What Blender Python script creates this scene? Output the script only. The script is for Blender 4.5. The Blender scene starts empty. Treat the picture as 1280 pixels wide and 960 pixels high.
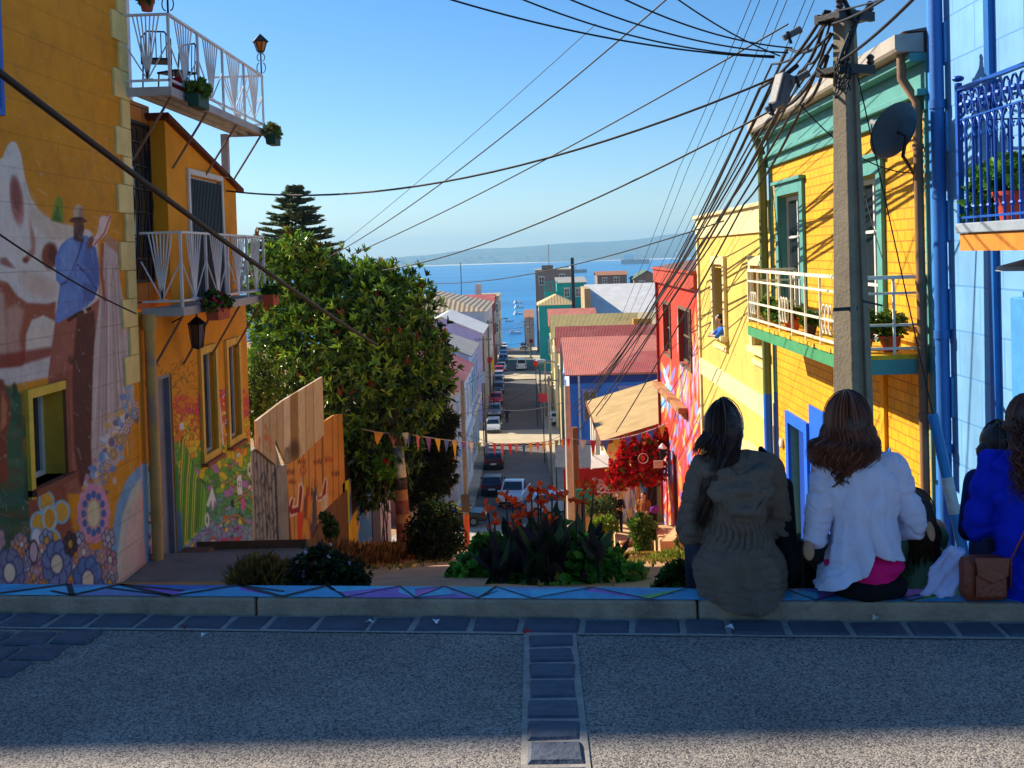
import bpy, math, random
import numpy as np
from mathutils import Vector, Matrix, noise as mnoise
R = math.radians
scene = bpy.context.scene
COL = scene.collection
random.seed(7)
rng = np.random.default_rng(7)

# ------------------------------------------------------------------ camera
FPX, CYP = 1350.0, 348.0          # focal length and principal height, in pixels of a 1280 wide frame
EYE = Vector((0, 0, 1.5))
YAW, PITCH, ROLL = -28 / FPX, 30 / FPX, 0.030
_f = Vector((math.sin(YAW) * math.cos(PITCH), math.cos(YAW) * math.cos(PITCH), -math.sin(PITCH)))
_r0 = Vector((math.cos(YAW), -math.sin(YAW), 0))
_u0 = _r0.cross(_f)
_r = _r0 * math.cos(ROLL) - _u0 * math.sin(ROLL)
_u = _u0 * math.cos(ROLL) + _r0 * math.sin(ROLL)
cam_d = bpy.data.cameras.new('camera')
cam = bpy.data.objects.new('camera', cam_d)
COL.objects.link(cam)
cam.matrix_world = Matrix(((_r.x, _u.x, -_f.x, 0), (_r.y, _u.y, -_f.y, 0), (_r.z, _u.z, -_f.z, 1.5), (0, 0, 0, 1)))
cam_d.sensor_width = 36
cam_d.lens = 36 * FPX / 1280
cam_d.shift_y = (CYP - 480) / 1280
cam_d.clip_start, cam_d.clip_end = 0.05, 60000
scene.camera = cam

# ------------------------------------------------------------------ light
SUN_EL, SUN_AZ = R(33), R(-57)     # azimuth from +Y, clockwise positive: front left
sun_to = Vector((math.sin(SUN_AZ) * math.cos(SUN_EL), math.cos(SUN_AZ) * math.cos(SUN_EL), math.sin(SUN_EL)))
w = bpy.data.worlds.new('World'); scene.world = w; w.use_nodes = True
nt = w.node_tree
sky = nt.nodes.new('ShaderNodeTexSky'); sky.sky_type = 'NISHITA'; sky.sun_disc = False
sky.sun_elevation = SUN_EL; sky.sun_rotation = SUN_AZ
sky.altitude = 0; sky.air_density = 1.0; sky.dust_density = 0.3; sky.ozone_density = 2.5
hs = nt.nodes.new('ShaderNodeHueSaturation'); hs.inputs['Saturation'].default_value = 1.2
tn = nt.nodes.new('ShaderNodeMix'); tn.data_type = 'RGBA'; tn.blend_type = 'MULTIPLY'; tn.inputs[0].default_value = 1; tn.inputs[7].default_value = (.86, .99, 1.16, 1)
nt.links.new(sky.outputs[0], tn.inputs[6]); nt.links.new(tn.outputs[2], hs.inputs['Color'])
nt.links.new(hs.outputs[0], nt.nodes['Background'].inputs[0])
nt.nodes['Background'].inputs[1].default_value = 0.074
sl = bpy.data.lights.new('sun', 'SUN'); sl.energy = 5.0; sl.angle = R(0.53); sl.color = (1.0, 0.90, 0.74)
so = bpy.data.objects.new('sun', sl); COL.objects.link(so)
so.rotation_euler = (-sun_to).to_track_quat('-Z', 'Y').to_euler()
vs = scene.view_settings
vs.view_transform = 'Standard'; vs.look = 'None'; vs.gamma = 1; vs.use_curve_mapping = False; vs.exposure = 0.84
scene.cycles.use_denoising = True
scene.cycles.max_bounces = 6
scene.cycles.volume_bounces = 0

# ------------------------------------------------------------------ pixel <-> world
def ray(px, py):
    return _f * FPX + _r * (px - 640) + _u * (CYP - py)
def atY(px, py, Y):
    d = ray(px, py); return EYE + d * (Y / d.y)
def atX(px, py, X):
    d = ray(px, py); return EYE + d * (X / d.x)
def atZ(px, py, z):
    d = ray(px, py); return EYE + d * ((z - 1.5) / d.z)
def proj(p):
    d = Vector(p) - EYE; k = d.dot(_f)
    return 640 + FPX * d.dot(_r) / k, CYP - FPX * d.dot(_u) / k
def projN(P):                       # numpy (n,3) -> px, py
    D = P - np.array(EYE); k = D @ np.array(_f)
    return 640 + FPX * (D @ np.array(_r)) / k, CYP - FPX * (D @ np.array(_u)) / k

# ------------------------------------------------------------------ tags
def tag(o, label=None, cat=None, group=None, kind=None):
    if label: o['label'] = label
    if cat: o['category'] = cat
    if group: o['group'] = group
    if kind: o['kind'] = kind
    return o
def thing(name, label, cat, loc=(0, 0, 0), rz=0, group=None):
    o = bpy.data.objects.new(name, None); COL.objects.link(o)
    o.location = loc; o.rotation_euler = (0, 0, rz); o.empty_display_size = .2
    return tag(o, label, cat, group)
def dup(root, loc=None, rz=None, label=None, mats=None):
    """copy of a thing with copies of its parts and sub-parts; mats swaps materials by name"""
    def cp(o, par):
        c = o.copy(); COL.objects.link(c)
        if par is not None: c.parent = par
        if mats and o.type == 'MESH':
            c.data = o.data.copy()
            for i, m in enumerate(c.data.materials):
                if m and m.name in mats: c.data.materials[i] = mats[m.name]
        for ch in list(o.children): cp(ch, c)
        return c
    n = cp(root, None)
    if loc is not None: n.location = loc
    if rz is not None: n.rotation_euler = (0, 0, rz)
    if label: n['label'] = label
    return n

# ------------------------------------------------------------------ colours and materials
def lin(c):
    c = c / 255.0
    return c / 12.92 if c <= 0.04045 else ((c + 0.055) / 1.055) ** 2.4
def C(r, g, b): return (lin(r), lin(g), lin(b))
_M = {}
def mat(name, col=None, rough=.8, var=.18, scale=3.0, bump=.15, bscale=40.0, metal=0.0, spec=.3, attr=None, stain=0.0, stain_col=None, streak=0.0, emit=None):
    """weathered procedural surface: mottled base colour, stains, fine bump"""
    if name in _M: return _M[name]
    m = bpy.data.materials.new(name); m.use_nodes = True; _M[name] = m
    n, l = m.node_tree.nodes, m.node_tree.links
    b = n['Principled BSDF']
    b.inputs['Roughness'].default_value = rough; b.inputs['Metallic'].default_value = metal
    b.inputs['Specular IOR Level'].default_value = spec
    tc = n.new('ShaderNodeTexCoord'); P = tc.outputs['Object']
    if attr:
        a = n.new('ShaderNodeAttribute'); a.attribute_name = attr; base = a.outputs['Color']
    else:
        rgb = n.new('ShaderNodeRGB'); rgb.outputs[0].default_value = (*col, 1); base = rgb.outputs[0]
    if var > 0:
        no = n.new('ShaderNodeTexNoise'); no.inputs['Scale'].default_value = scale; no.inputs['Detail'].default_value = 8; no.inputs['Roughness'].default_value = .65
        l.new(P, no.inputs['Vector'])
        mr = n.new('ShaderNodeMapRange'); mr.inputs[1].default_value = .25; mr.inputs[2].default_value = .75
        mr.inputs[3].default_value = 1 - var; mr.inputs[4].default_value = 1 + var
        l.new(no.outputs[0], mr.inputs[0])
        mx = n.new('ShaderNodeMix'); mx.data_type = 'RGBA'; mx.blend_type = 'MULTIPLY'; mx.inputs[0].default_value = 1
        l.new(base, mx.inputs[6]); l.new(mr.outputs[0], mx.inputs[7]); base = mx.outputs[2]
    if stain > 0:
        mp = n.new('ShaderNodeMapping'); l.new(P, mp.inputs[0])
        mp.inputs['Scale'].default_value = (1, 1, .25 if streak else 1)
        ns = n.new('ShaderNodeTexNoise'); ns.inputs['Scale'].default_value = max(scale * .6, .4); ns.inputs['Detail'].default_value = 10; ns.inputs['Roughness'].default_value = .7
        l.new(mp.outputs[0], ns.inputs['Vector'])
        ms = n.new('ShaderNodeMapRange'); ms.inputs[1].default_value = .5; ms.inputs[2].default_value = .72; ms.inputs[3].default_value = 0; ms.inputs[4].default_value = stain
        l.new(ns.outputs[0], ms.inputs[0])
        mx = n.new('ShaderNodeMix'); mx.data_type = 'RGBA'
        sc_ = stain_col or tuple(x * .35 for x in (col or (.3, .28, .25)))
        l.new(ms.outputs[0], mx.inputs[0]); l.new(base, mx.inputs[6]); mx.inputs[7].default_value = (*sc_, 1); base = mx.outputs[2]
    l.new(base, b.inputs['Base Color'])
    if bump > 0:
        nb = n.new('ShaderNodeTexNoise'); nb.inputs['Scale'].default_value = bscale; nb.inputs['Detail'].default_value = 5
        l.new(P, nb.inputs['Vector'])
        bp = n.new('ShaderNodeBump'); bp.inputs['Strength'].default_value = bump; bp.inputs['Distance'].default_value = .02
        l.new(nb.outputs[0], bp.inputs['Height']); l.new(bp.outputs[0], b.inputs['Normal'])
    if emit:
        b.inputs['Emission Color'].default_value = (*emit[0], 1); b.inputs['Emission Strength'].default_value = emit[1]
    return m
def brick_mat(name, col, mortar, bw, bh, vary=.12, axis='Y', msize=.012, rough=.75, offset=.5, bump=.5):
    """rectangular blocks laid on a vertical wall; axis = horizontal direction of the wall"""
    if name in _M: return _M[name]
    m = mat(name, col, rough=rough, var=.16, scale=1.8, bump=0, stain=.42, streak=1)
    n, l = m.node_tree.nodes, m.node_tree.links; b = n['Principled BSDF']
    base = b.inputs['Base Color'].links[0].from_socket
    tc = n.new('ShaderNodeTexCoord'); sp = n.new('ShaderNodeSeparateXYZ'); cb = n.new('ShaderNodeCombineXYZ')
    l.new(tc.outputs['Object'], sp.inputs[0]); l.new(sp.outputs[axis], cb.inputs[0]); l.new(sp.outputs['Z'], cb.inputs[1])
    br = n.new('ShaderNodeTexBrick'); l.new(cb.outputs[0], br.inputs['Vector'])
    br.inputs['Scale'].default_value = 1; br.inputs['Brick Width'].default_value = bw; br.inputs['Row Height'].default_value = bh
    br.inputs['Mortar Size'].default_value = msize; br.offset = offset; br.inputs['Mortar Smooth'].default_value = .3
    br.inputs['Color1'].default_value = (1 - vary,) * 3 + (1,); br.inputs['Color2'].default_value = (1 + vary,) * 3 + (1,); br.inputs['Mortar'].default_value = (1, 1, 1, 1)
    mx = n.new('ShaderNodeMix'); mx.data_type = 'RGBA'; mx.blend_type = 'MULTIPLY'; mx.inputs[0].default_value = 1
    l.new(base, mx.inputs[6]); l.new(br.outputs['Color'], mx.inputs[7])
    m2 = n.new('ShaderNodeMix'); m2.data_type = 'RGBA'; l.new(br.outputs['Fac'], m2.inputs[0]); l.new(mx.outputs[2], m2.inputs[6]); m2.inputs[7].default_value = (*mortar, 1)
    l.new(m2.outputs[2], b.inputs['Base Color'])
    iv = n.new('ShaderNodeMath'); iv.operation = 'SUBTRACT'; iv.inputs[0].default_value = 1; l.new(br.outputs['Fac'], iv.inputs[1])
    bp = n.new('ShaderNodeBump'); bp.inputs['Strength'].default_value = bump; bp.inputs['Distance'].default_value = .015
    l.new(iv.outputs[0], bp.inputs['Height']); l.new(bp.outputs[0], b.inputs['Normal'])
    return m
def tin_mat(name, col, axis='X', freq=5.0, rust=.4, rust_col=None, rough=.55):
    """corrugated sheet: a wave across one axis gives the ribs, noise gives rust"""
    if name in _M: return _M[name]
    m = mat(name, col, rough=rough, var=.16, scale=.9, bump=0, stain=rust, stain_col=rust_col or C(120, 62, 40))
    n, l = m.node_tree.nodes, m.node_tree.links; b = n['Principled BSDF']
    tc = n.new('ShaderNodeTexCoord'); sp = n.new('ShaderNodeSeparateXYZ'); l.new(tc.outputs['Object'], sp.inputs[0])
    mu = n.new('ShaderNodeMath'); mu.operation = 'MULTIPLY'; mu.inputs[1].default_value = freq * 2 * math.pi; l.new(sp.outputs[axis], mu.inputs[0])
    si = n.new('ShaderNodeMath'); si.operation = 'SINE'; l.new(mu.outputs[0], si.inputs[0])
    bp = n.new('ShaderNodeBump'); bp.inputs['Strength'].default_value = .8 if freq < 2 else .3; bp.inputs['Distance'].default_value = .04
    l.new(si.outputs[0], bp.inputs['Height']); l.new(bp.outputs[0], b.inputs['Normal'])
    return m
def glass(): return mat('window_glass', C(38, 44, 52), rough=.06, var=.25, scale=1.2, bump=.02, bscale=3, spec=.7)
def paint_mat(): return mat('wall_paint', rough=.82, var=.12, scale=5, bump=.35, bscale=34, attr='paint', stain=.22, stain_col=C(70, 62, 55))

# ------------------------------------------------------------------ mesh builder
class MB:
    def __init__(s): s.v, s.f, s.mi, s.c = [], [], [], []
    def add(s, vs, fs, mi=0, col=None):
        o = len(s.v); s.v += [tuple(p) for p in vs]
        s.f += [tuple(o + i for i in f) for f in fs]; s.mi += [mi] * len(fs)
        s.c += [col] * len(vs)
        return s
    def quad(s, a, b, c, d, mi=0, col=None): return s.add([a, b, c, d], [(0, 1, 2, 3)], mi, col)
    def box(s, a, b, mi=0, col=None):
        x0, x1 = sorted((a[0], b[0])); y0, y1 = sorted((a[1], b[1])); z0, z1 = sorted((a[2], b[2]))
        return s.add([(x0, y0, z0), (x1, y0, z0), (x1, y1, z0), (x0, y1, z0), (x0, y0, z1), (x1, y0, z1), (x1, y1, z1), (x0, y1, z1)],
                     [(0, 3, 2, 1), (4, 5, 6, 7), (0, 1, 5, 4), (1, 2, 6, 5), (2, 3, 7, 6), (3, 0, 4, 7)], mi, col)
    def bar(s, a, b, w=.03, h=None, up=(0, 0, 1), mi=0, col=None):
        a, b = Vector(a), Vector(b); h = h or w; t = (b - a).normalized(); up = Vector(up)
        if abs(t.dot(up)) > .98: up = Vector((1, 0, 0)) if abs(t.x) < .9 else Vector((0, 1, 0))
        r = t.cross(up).normalized() * (w / 2); u = r.cross(t).normalized() * (h / 2)
        V = [a - r - u, a + r - u, a + r + u, a - r + u, b - r - u, b + r - u, b + r + u, b - r + u]
        return s.add(V, [(0, 1, 2, 3), (7, 6, 5, 4), (4, 5, 1, 0), (5, 6, 2, 1), (6, 7, 3, 2), (7, 4, 0, 3)], mi, col)
    def tube(s, pts, r, seg=6, mi=0, col=None, cap=True):
        pts = [Vector(p) for p in pts]; n = len(pts)
        rr = r if isinstance(r, (list, tuple)) else [r] * n
        V, F = [], []; ref = None
        for i, p in enumerate(pts):
            t = (pts[min(i + 1, n - 1)] - pts[max(i - 1, 0)])
            t = t.normalized() if t.length > 1e-9 else Vector((0, 0, 1))
            if ref is None: ref = Vector((0, 0, 1)) if abs(t.z) < .9 else Vector((1, 0, 0))
            x = t.cross(ref).normalized(); y = x.cross(t).normalized(); ref = y
            for k in range(seg):
                a = 2 * math.pi * k / seg
                V.append(p + (x * math.cos(a) + y * math.sin(a)) * rr[i])
        for i in range(n - 1):
            for k in range(seg):
                k2 = (k + 1) % seg
                F.append((i * seg + k, i * seg + k2, (i + 1) * seg + k2, (i + 1) * seg + k))
        if cap:
            F.append(tuple(range(seg))[::-1]); F.append(tuple((n - 1) * seg + k for k in range(seg)))
        return s.add(V, F, mi, col)
    def lathe(s, prof, c=(0, 0, 0), seg=16, mi=0, col=None):
        """prof = [(radius, z)]"""
        return s.tube([(c[0], c[1], c[2] + z) for r, z in prof], [max(r, 1e-4) for r, z in prof], seg, mi, col) if False else s._lathe(prof, c, seg, mi, col)
    def _lathe(s, prof, c, seg, mi, col):
        V, F = [], []; n = len(prof)
        for r, z in prof:
            for k in range(seg):
                a = 2 * math.pi * k / seg; V.append((c[0] + r * math.cos(a), c[1] + r * math.sin(a), c[2] + z))
        for i in range(n - 1):
            for k in range(seg):
                k2 = (k + 1) % seg; F.append((i * seg + k, i * seg + k2, (i + 1) * seg + k2, (i + 1) * seg + k))
        F.append(tuple(range(seg))[::-1]); F.append(tuple((n - 1) * seg + k for k in range(seg)))
        return s.add(V, F, mi, col)
    def prism(s, poly, ext, mi=0, col=None):
        """closed polygon (3-D points) pushed along ext"""
        P = [Vector(p) for p in poly]; e = Vector(ext); n = len(P)
        nrm = Vector((0, 0, 0))
        for i in range(n): nrm += P[i].cross(P[(i + 1) % n])
        if nrm.dot(e) > 0: P = P[::-1]
        V = P + [p + e for p in P]
        F = [tuple(range(n)), tuple(range(2 * n - 1, n - 1, -1))]
        for i in range(n): j = (i + 1) % n; F.append((i, i + n, j + n, j))
        return s.add(V, F, mi, col)
    def ball(s, c, r, seg=10, rings=6, mi=0, col=None):
        r = r if isinstance(r, (tuple, list)) else (r, r, r)
        V, F = [], []
        for i in range(rings + 1):
            t = math.pi * i / rings
            for k in range(seg):
                a = 2 * math.pi * k / seg
                V.append((c[0] + r[0] * math.sin(t) * math.cos(a), c[1] + r[1] * math.sin(t) * math.sin(a), c[2] + r[2] * math.cos(t)))
        for i in range(rings):
            for k in range(seg):
                k2 = (k + 1) % seg; F.append((i * seg + k, (i + 1) * seg + k, (i + 1) * seg + k2, i * seg + k2))
        return s.add(V, F, mi, col)
    def build(s, name, mats=None, parent=None, smooth=None, bevel=0, attr=False, loc=None):
        me = bpy.data.meshes.new(name)
        v = s.v
        if loc is not None: v = [(p[0] - loc[0], p[1] - loc[1], p[2] - loc[2]) for p in v]
        me.from_pydata(v, [], s.f)
        mats = mats if isinstance(mats, (list, tuple)) else [mats]
        for m in mats:
            if m: me.materials.append(m)
        if len(mats) > 1: me.polygons.foreach_set('material_index', s.mi)
        if attr or any(c is not None for c in s.c):
            a = me.color_attributes.new('paint', 'FLOAT_COLOR', 'POINT')
            arr = np.ones((len(v), 4), np.float32)
            for i, c in enumerate(s.c):
                if c is not None: arr[i, :3] = c
            a.data.foreach_set('color', arr.ravel())
        me.validate(); me.update()
        if smooth is not None:
            me.shade_smooth(); me.set_sharp_from_angle(angle=R(smooth))
        o = bpy.data.objects.new(name, me); COL.objects.link(o)
        if loc is not None: o.location = loc
        if parent is not None: o.parent = parent
        if bevel:
            bm = o.modifiers.new('bevel', 'BEVEL'); bm.width = bevel; bm.segments = 2; bm.limit_method = 'ANGLE'; bm.angle_limit = R(40)
        return o

# ------------------------------------------------------------------ paint canvas (murals are paint: base colour only)
class Canvas:
    def __init__(s, x0, y0, x1, y1, base, k=1.5):
        s.x0, s.y0, s.k = x0, y0, k
        s.W, s.H = int((x1 - x0) * k), int((y1 - y0) * k)
        s.a = np.empty((s.H, s.W, 3), np.float32); s.a[:] = base
        s.X, s.Y = np.meshgrid((np.arange(s.W) + .5) / k + x0, (np.arange(s.H) + .5) / k + y0)
    def _bb(s, x0, y0, x1, y1):
        return (max(int((x0 - s.x0) * s.k), 0), max(int((y0 - s.y0) * s.k), 0), min(int((x1 - s.x0) * s.k) + 2, s.W), min(int((y1 - s.y0) * s.k) + 2, s.H))
    def _mix(s, sl, m, col, al):
        a = s.a[sl]; m = (m * al)[..., None]; s.a[sl] = a * (1 - m) + np.array(col, np.float32) * m
    @staticmethod
    def _blur(m, r):
        r = int(r)
        if r < 1: return m
        for _ in range(2):
            for ax in (0, 1):
                p = np.pad(m, [(r, r) if i == ax else (0, 0) for i in (0, 1)], mode='edge').cumsum(ax)
                n = m.shape[ax]; z = np.zeros_like(np.take(p, [0], ax)); p = np.concatenate([z, p], ax)
                m = (np.take(p, range(2 * r + 1, 2 * r + 1 + n), ax) - np.take(p, range(0, n), ax)) / (2 * r + 1)
        return m
    def poly(s, pts, col, soft=0, a=1.0):
        xs = [p[0] for p in pts]; ys = [p[1] for p in pts]
        i0, j0, i1, j1 = s._bb(min(xs) - 2 - 2 * soft, min(ys) - 2 - 2 * soft, max(xs) + 2 + 2 * soft, max(ys) + 2 + 2 * soft)
        if i1 <= i0 or j1 <= j0: return s
        sl = np.s_[j0:j1, i0:i1]; X, Y = s.X[sl], s.Y[sl]; m = np.zeros(X.shape, bool); n = len(pts)
        for i in range(n):
            x1, y1 = pts[i]; x2, y2 = pts[(i + 1) % n]
            if y1 == y2: continue
            c = ((y1 > Y) != (y2 > Y)) & (X < (x2 - x1) * (Y - y1) / (y2 - y1) + x1); m ^= c
        s._mix(sl, s._blur(m.astype(np.float32), soft * s.k * .6), col, a); return s
    def ell(s, cx, cy, rx, ry, col, rot=0, soft=0.0, a=1.0, ring=None):
        q = max(rx, ry) + 3; i0, j0, i1, j1 = s._bb(cx - q, cy - q, cx + q, cy + q)
        if i1 <= i0 or j1 <= j0: return s
        sl = np.s_[j0:j1, i0:i1]; X, Y = s.X[sl] - cx, s.Y[sl] - cy; c, t = math.cos(rot), math.sin(rot)
        u, v = (X * c + Y * t) / rx, (-X * t + Y * c) / ry; d = np.sqrt(u * u + v * v)
        sf = max(soft, .8 / max(min(rx, ry), .5)); m = np.clip((1 + sf / 2 - d) / sf, 0, 1)
        if ring: m = m * np.clip((d - (1 - ring) + sf / 2) / sf, 0, 1)
        s._mix(sl, m, col, a); return s
    def line(s, pts, w, col, a=1.0):
        for (x1, y1), (x2, y2) in zip(pts[:-1], pts[1:]):
            i0, j0, i1, j1 = s._bb(min(x1, x2) - w - 2, min(y1, y2) - w - 2, max(x1, x2) + w + 2, max(y1, y2) + w + 2)
            if i1 <= i0 or j1 <= j0: continue
            sl = np.s_[j0:j1, i0:i1]; X, Y = s.X[sl], s.Y[sl]; dx, dy = x2 - x1, y2 - y1; L = dx * dx + dy * dy + 1e-9
            t = np.clip(((X - x1) * dx + (Y - y1) * dy) / L, 0, 1); d = np.hypot(X - x1 - t * dx, Y - y1 - t * dy)
            s._mix(sl, np.clip(w / 2 + .4 - d, 0, 1), col, a)
        return s
    def grad(s, stops):
        """vertical colour bands: [(py, colour), ...]"""
        ys = [p[0] for p in stops]
        for c in range(3): s.a[..., c] = np.interp(s.Y, ys, [p[1][c] for p in stops])
        return s
    def cells(s, pts, cols, edge=None, ew=1.0, region=None, a=1.0, sx=1.0, sy=1.0):
        """cells around seed points, with drawn outlines, inside a polygon"""
        xs = [p[0] for p in region]; ys = [p[1] for p in region]
        i0, j0, i1, j1 = s._bb(min(xs), min(ys), max(xs), max(ys)); sl = np.s_[j0:j1, i0:i1]
        X, Y = s.X[sl], s.Y[sl]; m = np.zeros(X.shape, bool); n = len(region)
        for i in range(n):
            x1, y1 = region[i]; x2, y2 = region[(i + 1) % n]
            if y1 == y2: continue
            m ^= ((y1 > Y) != (y2 > Y)) & (X < (x2 - x1) * (Y - y1) / (y2 - y1) + x1)
        d1 = np.full(X.shape, 1e9); d2 = np.full(X.shape, 1e9); w1 = np.zeros(X.shape, int)
        for i, (px, py) in enumerate(pts):
            d = np.hypot((X - px) * sx, (Y - py) * sy); c = d < d1
            d2 = np.where(c, d1, np.minimum(d2, d)); w1 = np.where(c, i, w1); d1 = np.where(c, d, d1)
        cc = np.array(cols, np.float32)[w1]
        am = (m * a)[..., None] if cols is not None else 0
        s.a[sl] = s.a[sl] * (1 - am) + cc * am
        if edge is not None: s._mix(sl, m * np.clip(ew - (d2 - d1), 0, 1), edge, 1)
        return s
    def sample(s, px, py):
        x = np.clip((px - s.x0) * s.k - .5, 0, s.W - 1.001); y = np.clip((py - s.y0) * s.k - .5, 0, s.H - 1.001)
        i, j = x.astype(int), y.astype(int); fx, fy = (x - i)[:, None], (y - j)[:, None]
        A = s.a; return (A[j, i] * (1 - fx) + A[j, i + 1] * fx) * (1 - fy) + (A[j + 1, i] * (1 - fx) + A[j + 1, i + 1] * fx) * fy

# wall frame: plane X = x0 facing +X (left row) or -X (right row); u = Y, v = Z
class Wall:
    def __init__(s, O, U, N): s.O, s.U, s.N, s.V = Vector(O), Vector(U).normalized(), Vector(N).normalized(), Vector((0, 0, 1))
    def p(s, u, v, d=0.0): return s.O + s.U * u + s.V * v + s.N * d
    def uv(s, px, py):
        d = ray(px, py); t = (s.O - EYE).dot(s.N) / d.dot(s.N); q = EYE + d * t - s.O
        return q.dot(s.U), q.z
    def rect(s, px0, py0, px1, py1):
        """wall rectangle whose visible edges pass near the photo's corners"""
        (a, b), (c, d) = s.uv(px0, py0), s.uv(px1, py1)
        return min(a, c), max(a, c), min(b, d), max(b, d)
    def box(s, mb, u0, u1, v0, v1, d0, d1, mi=0):
        V = [s.p(u, v, d) for d in (d0, d1) for (u, v) in ((u0, v0), (u1, v0), (u1, v1), (u0, v1))]
        F = [(0, 1, 2, 3), (7, 6, 5, 4), (4, 5, 1, 0), (5, 6, 2, 1), (6, 7, 3, 2), (7, 4, 0, 3)]
        if s.U.cross(s.V).dot(s.N) * (1 if d1 > d0 else -1) > 0: F = [f[::-1] for f in F]
        return mb.add(V, F, mi)
    def frame(s, mb, u0, u1, v0, v1, t, d0, d1, mi=0, bottom=True):
        s.box(mb, u0, u0 + t, v0, v1, d0, d1, mi); s.box(mb, u1 - t, u1, v0, v1, d0, d1, mi)
        s.box(mb, u0 + t, u1 - t, v1 - t, v1, d0, d1, mi)
        if bottom: s.box(mb, u0 + t, u1 - t, v0, v0 + t, d0, d1, mi)
        return mb
    def sheet(s, mb, u0, u1, v0, v1, holes=(), res=0.5, reveal=.2, d=0.0, mi=0, rmi=None, top=None):
        """wall sheet with real openings and their reveals; top(u) trims the upper edge"""
        us = list(np.linspace(u0, u1, max(2, int((u1 - u0) / res) + 1))); vs_ = list(np.linspace(v0, v1, max(2, int((v1 - v0) / res) + 1)))
        for h in holes: us += [h[0], h[1]]; vs_ += [h[2], h[3]]
        def uniq(a, keep):
            a = sorted(set(round(x, 5) for x in a)); k = [round(x, 5) for x in keep]; out = []
            for x in a:
                if x not in k and any(abs(x - q) < res * .4 for q in k): continue
                out.append(x)
            return out
        us = uniq(us, [x for h in holes for x in h[:2]] + [u0, u1]); vs_ = uniq(vs_, [x for h in holes for x in h[2:]] + [v0, v1])
        us = [u for u in us if u0 - 1e-4 <= u <= u1 + 1e-4]; vs_ = [v for v in vs_ if v0 - 1e-4 <= v <= v1 + 1e-4]
        nu, nv = len(us), len(vs_); V = []
        for v in vs_:
            for u in us: V.append(s.p(u, min(v, top(u)) if top else v, d))
        flip = s.U.cross(s.V).dot(s.N) < 0; F = []
        for j in range(nv - 1):
            for i in range(nu - 1):
                cu, cv = (us[i] + us[i + 1]) / 2, (vs_[j] + vs_[j + 1]) / 2
                if any(h[0] < cu < h[1] and h[2] < cv < h[3] for h in holes): continue
                f = (j * nu + i, j * nu + i + 1, (j + 1) * nu + i + 1, (j + 1) * nu + i); F.append(f[::-1] if flip else f)
        mb.add(V, F, mi)
        for h in holes:
            a, b, c, e = h[:4]
            for q in (((a, c), (a, e)), ((b, e), (b, c)), ((a, e), (b, e)), ((b, c), (a, c))):
                (p0, q0), (p1, q1) = q
                f = [s.p(p0, q0, d), s.p(p1, q1, d), s.p(p1, q1, d - reveal), s.p(p0, q0, d - reveal)]
                mb.add(f if not flip else f[::-1], [(0, 1, 2, 3)], rmi if rmi is not None else mi)
        return mb
def paint_object(o, canvas, keep=None, default=None):
    """colour attribute of a wall mesh from its canvas"""
    me = o.data; n = len(me.vertices); P = np.empty(n * 3); me.vertices.foreach_get('co', P); P = P.reshape(-1, 3) + np.array(o.location)
    px, py = projN(P); arr = np.ones((n, 4), np.float32); arr[:, :3] = canvas.sample(px, py)
    if keep is not None: m = keep(P); arr[m, :3] = default
    a = me.color_attributes.get('paint') or me.color_attributes.new('paint', 'FLOAT_COLOR', 'POINT'); a.data.foreach_set('color', arr.ravel())

def window(parent, W, u0, u1, v0, v1, d=-.12, frame_m=None, t=.05, mull=(1, 2), name='window', pane_m=None, label=None):
    """sash window set back in its opening: frame with bars, pane as sub-part"""
    mb = MB(); W.frame(mb, u0, u1, v0, v1, t, d - .03, d + .03)
    nu, nv = mull
    for i in range(1, nu): u = u0 + (u1 - u0) * i / nu; W.box(mb, u - t * .4, u + t * .4, v0 + t, v1 - t, d - .02, d + .025)
    for j in range(1, nv): v = v0 + (v1 - v0) * j / nv; W.box(mb, u0 + t, u1 - t, v - t * .3, v + t * .3, d - .018, d + .02)
    f = mb.build(name, frame_m or mat('white_frame', C(206, 204, 196), rough=.6, stain=.2), parent)
    if label: f['label'] = label
    g = MB(); W.box(g, u0 + t * .6, u1 - t * .6, v0 + t * .6, v1 - t * .6, d - .012, d - .004); g.build('pane', pane_m or glass(), f)
    return f
# ================================================================== SETTING
_gy = [4.7, 6, 8, 10, 14.6, 21, 30, 38, 45, 55, 62, 70, 85, 100, 123, 165, 200, 250, 270, 300, 400, 600, 800, 1600]
_gz = [-.12, -.45, -1.1, -1.6, -2.8, -4.6, -7.0, -9.2, -11.2, -13.6, -15.0, -16.0, -16.9, -17.3, -17.5, -17.8, -18.3, -20.2, -22.0, -30, -46, -60.5, -63, -64]
def zg(y): return float(np.interp(y, _gy, _gz))
SEA_Z = -58.5

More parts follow.
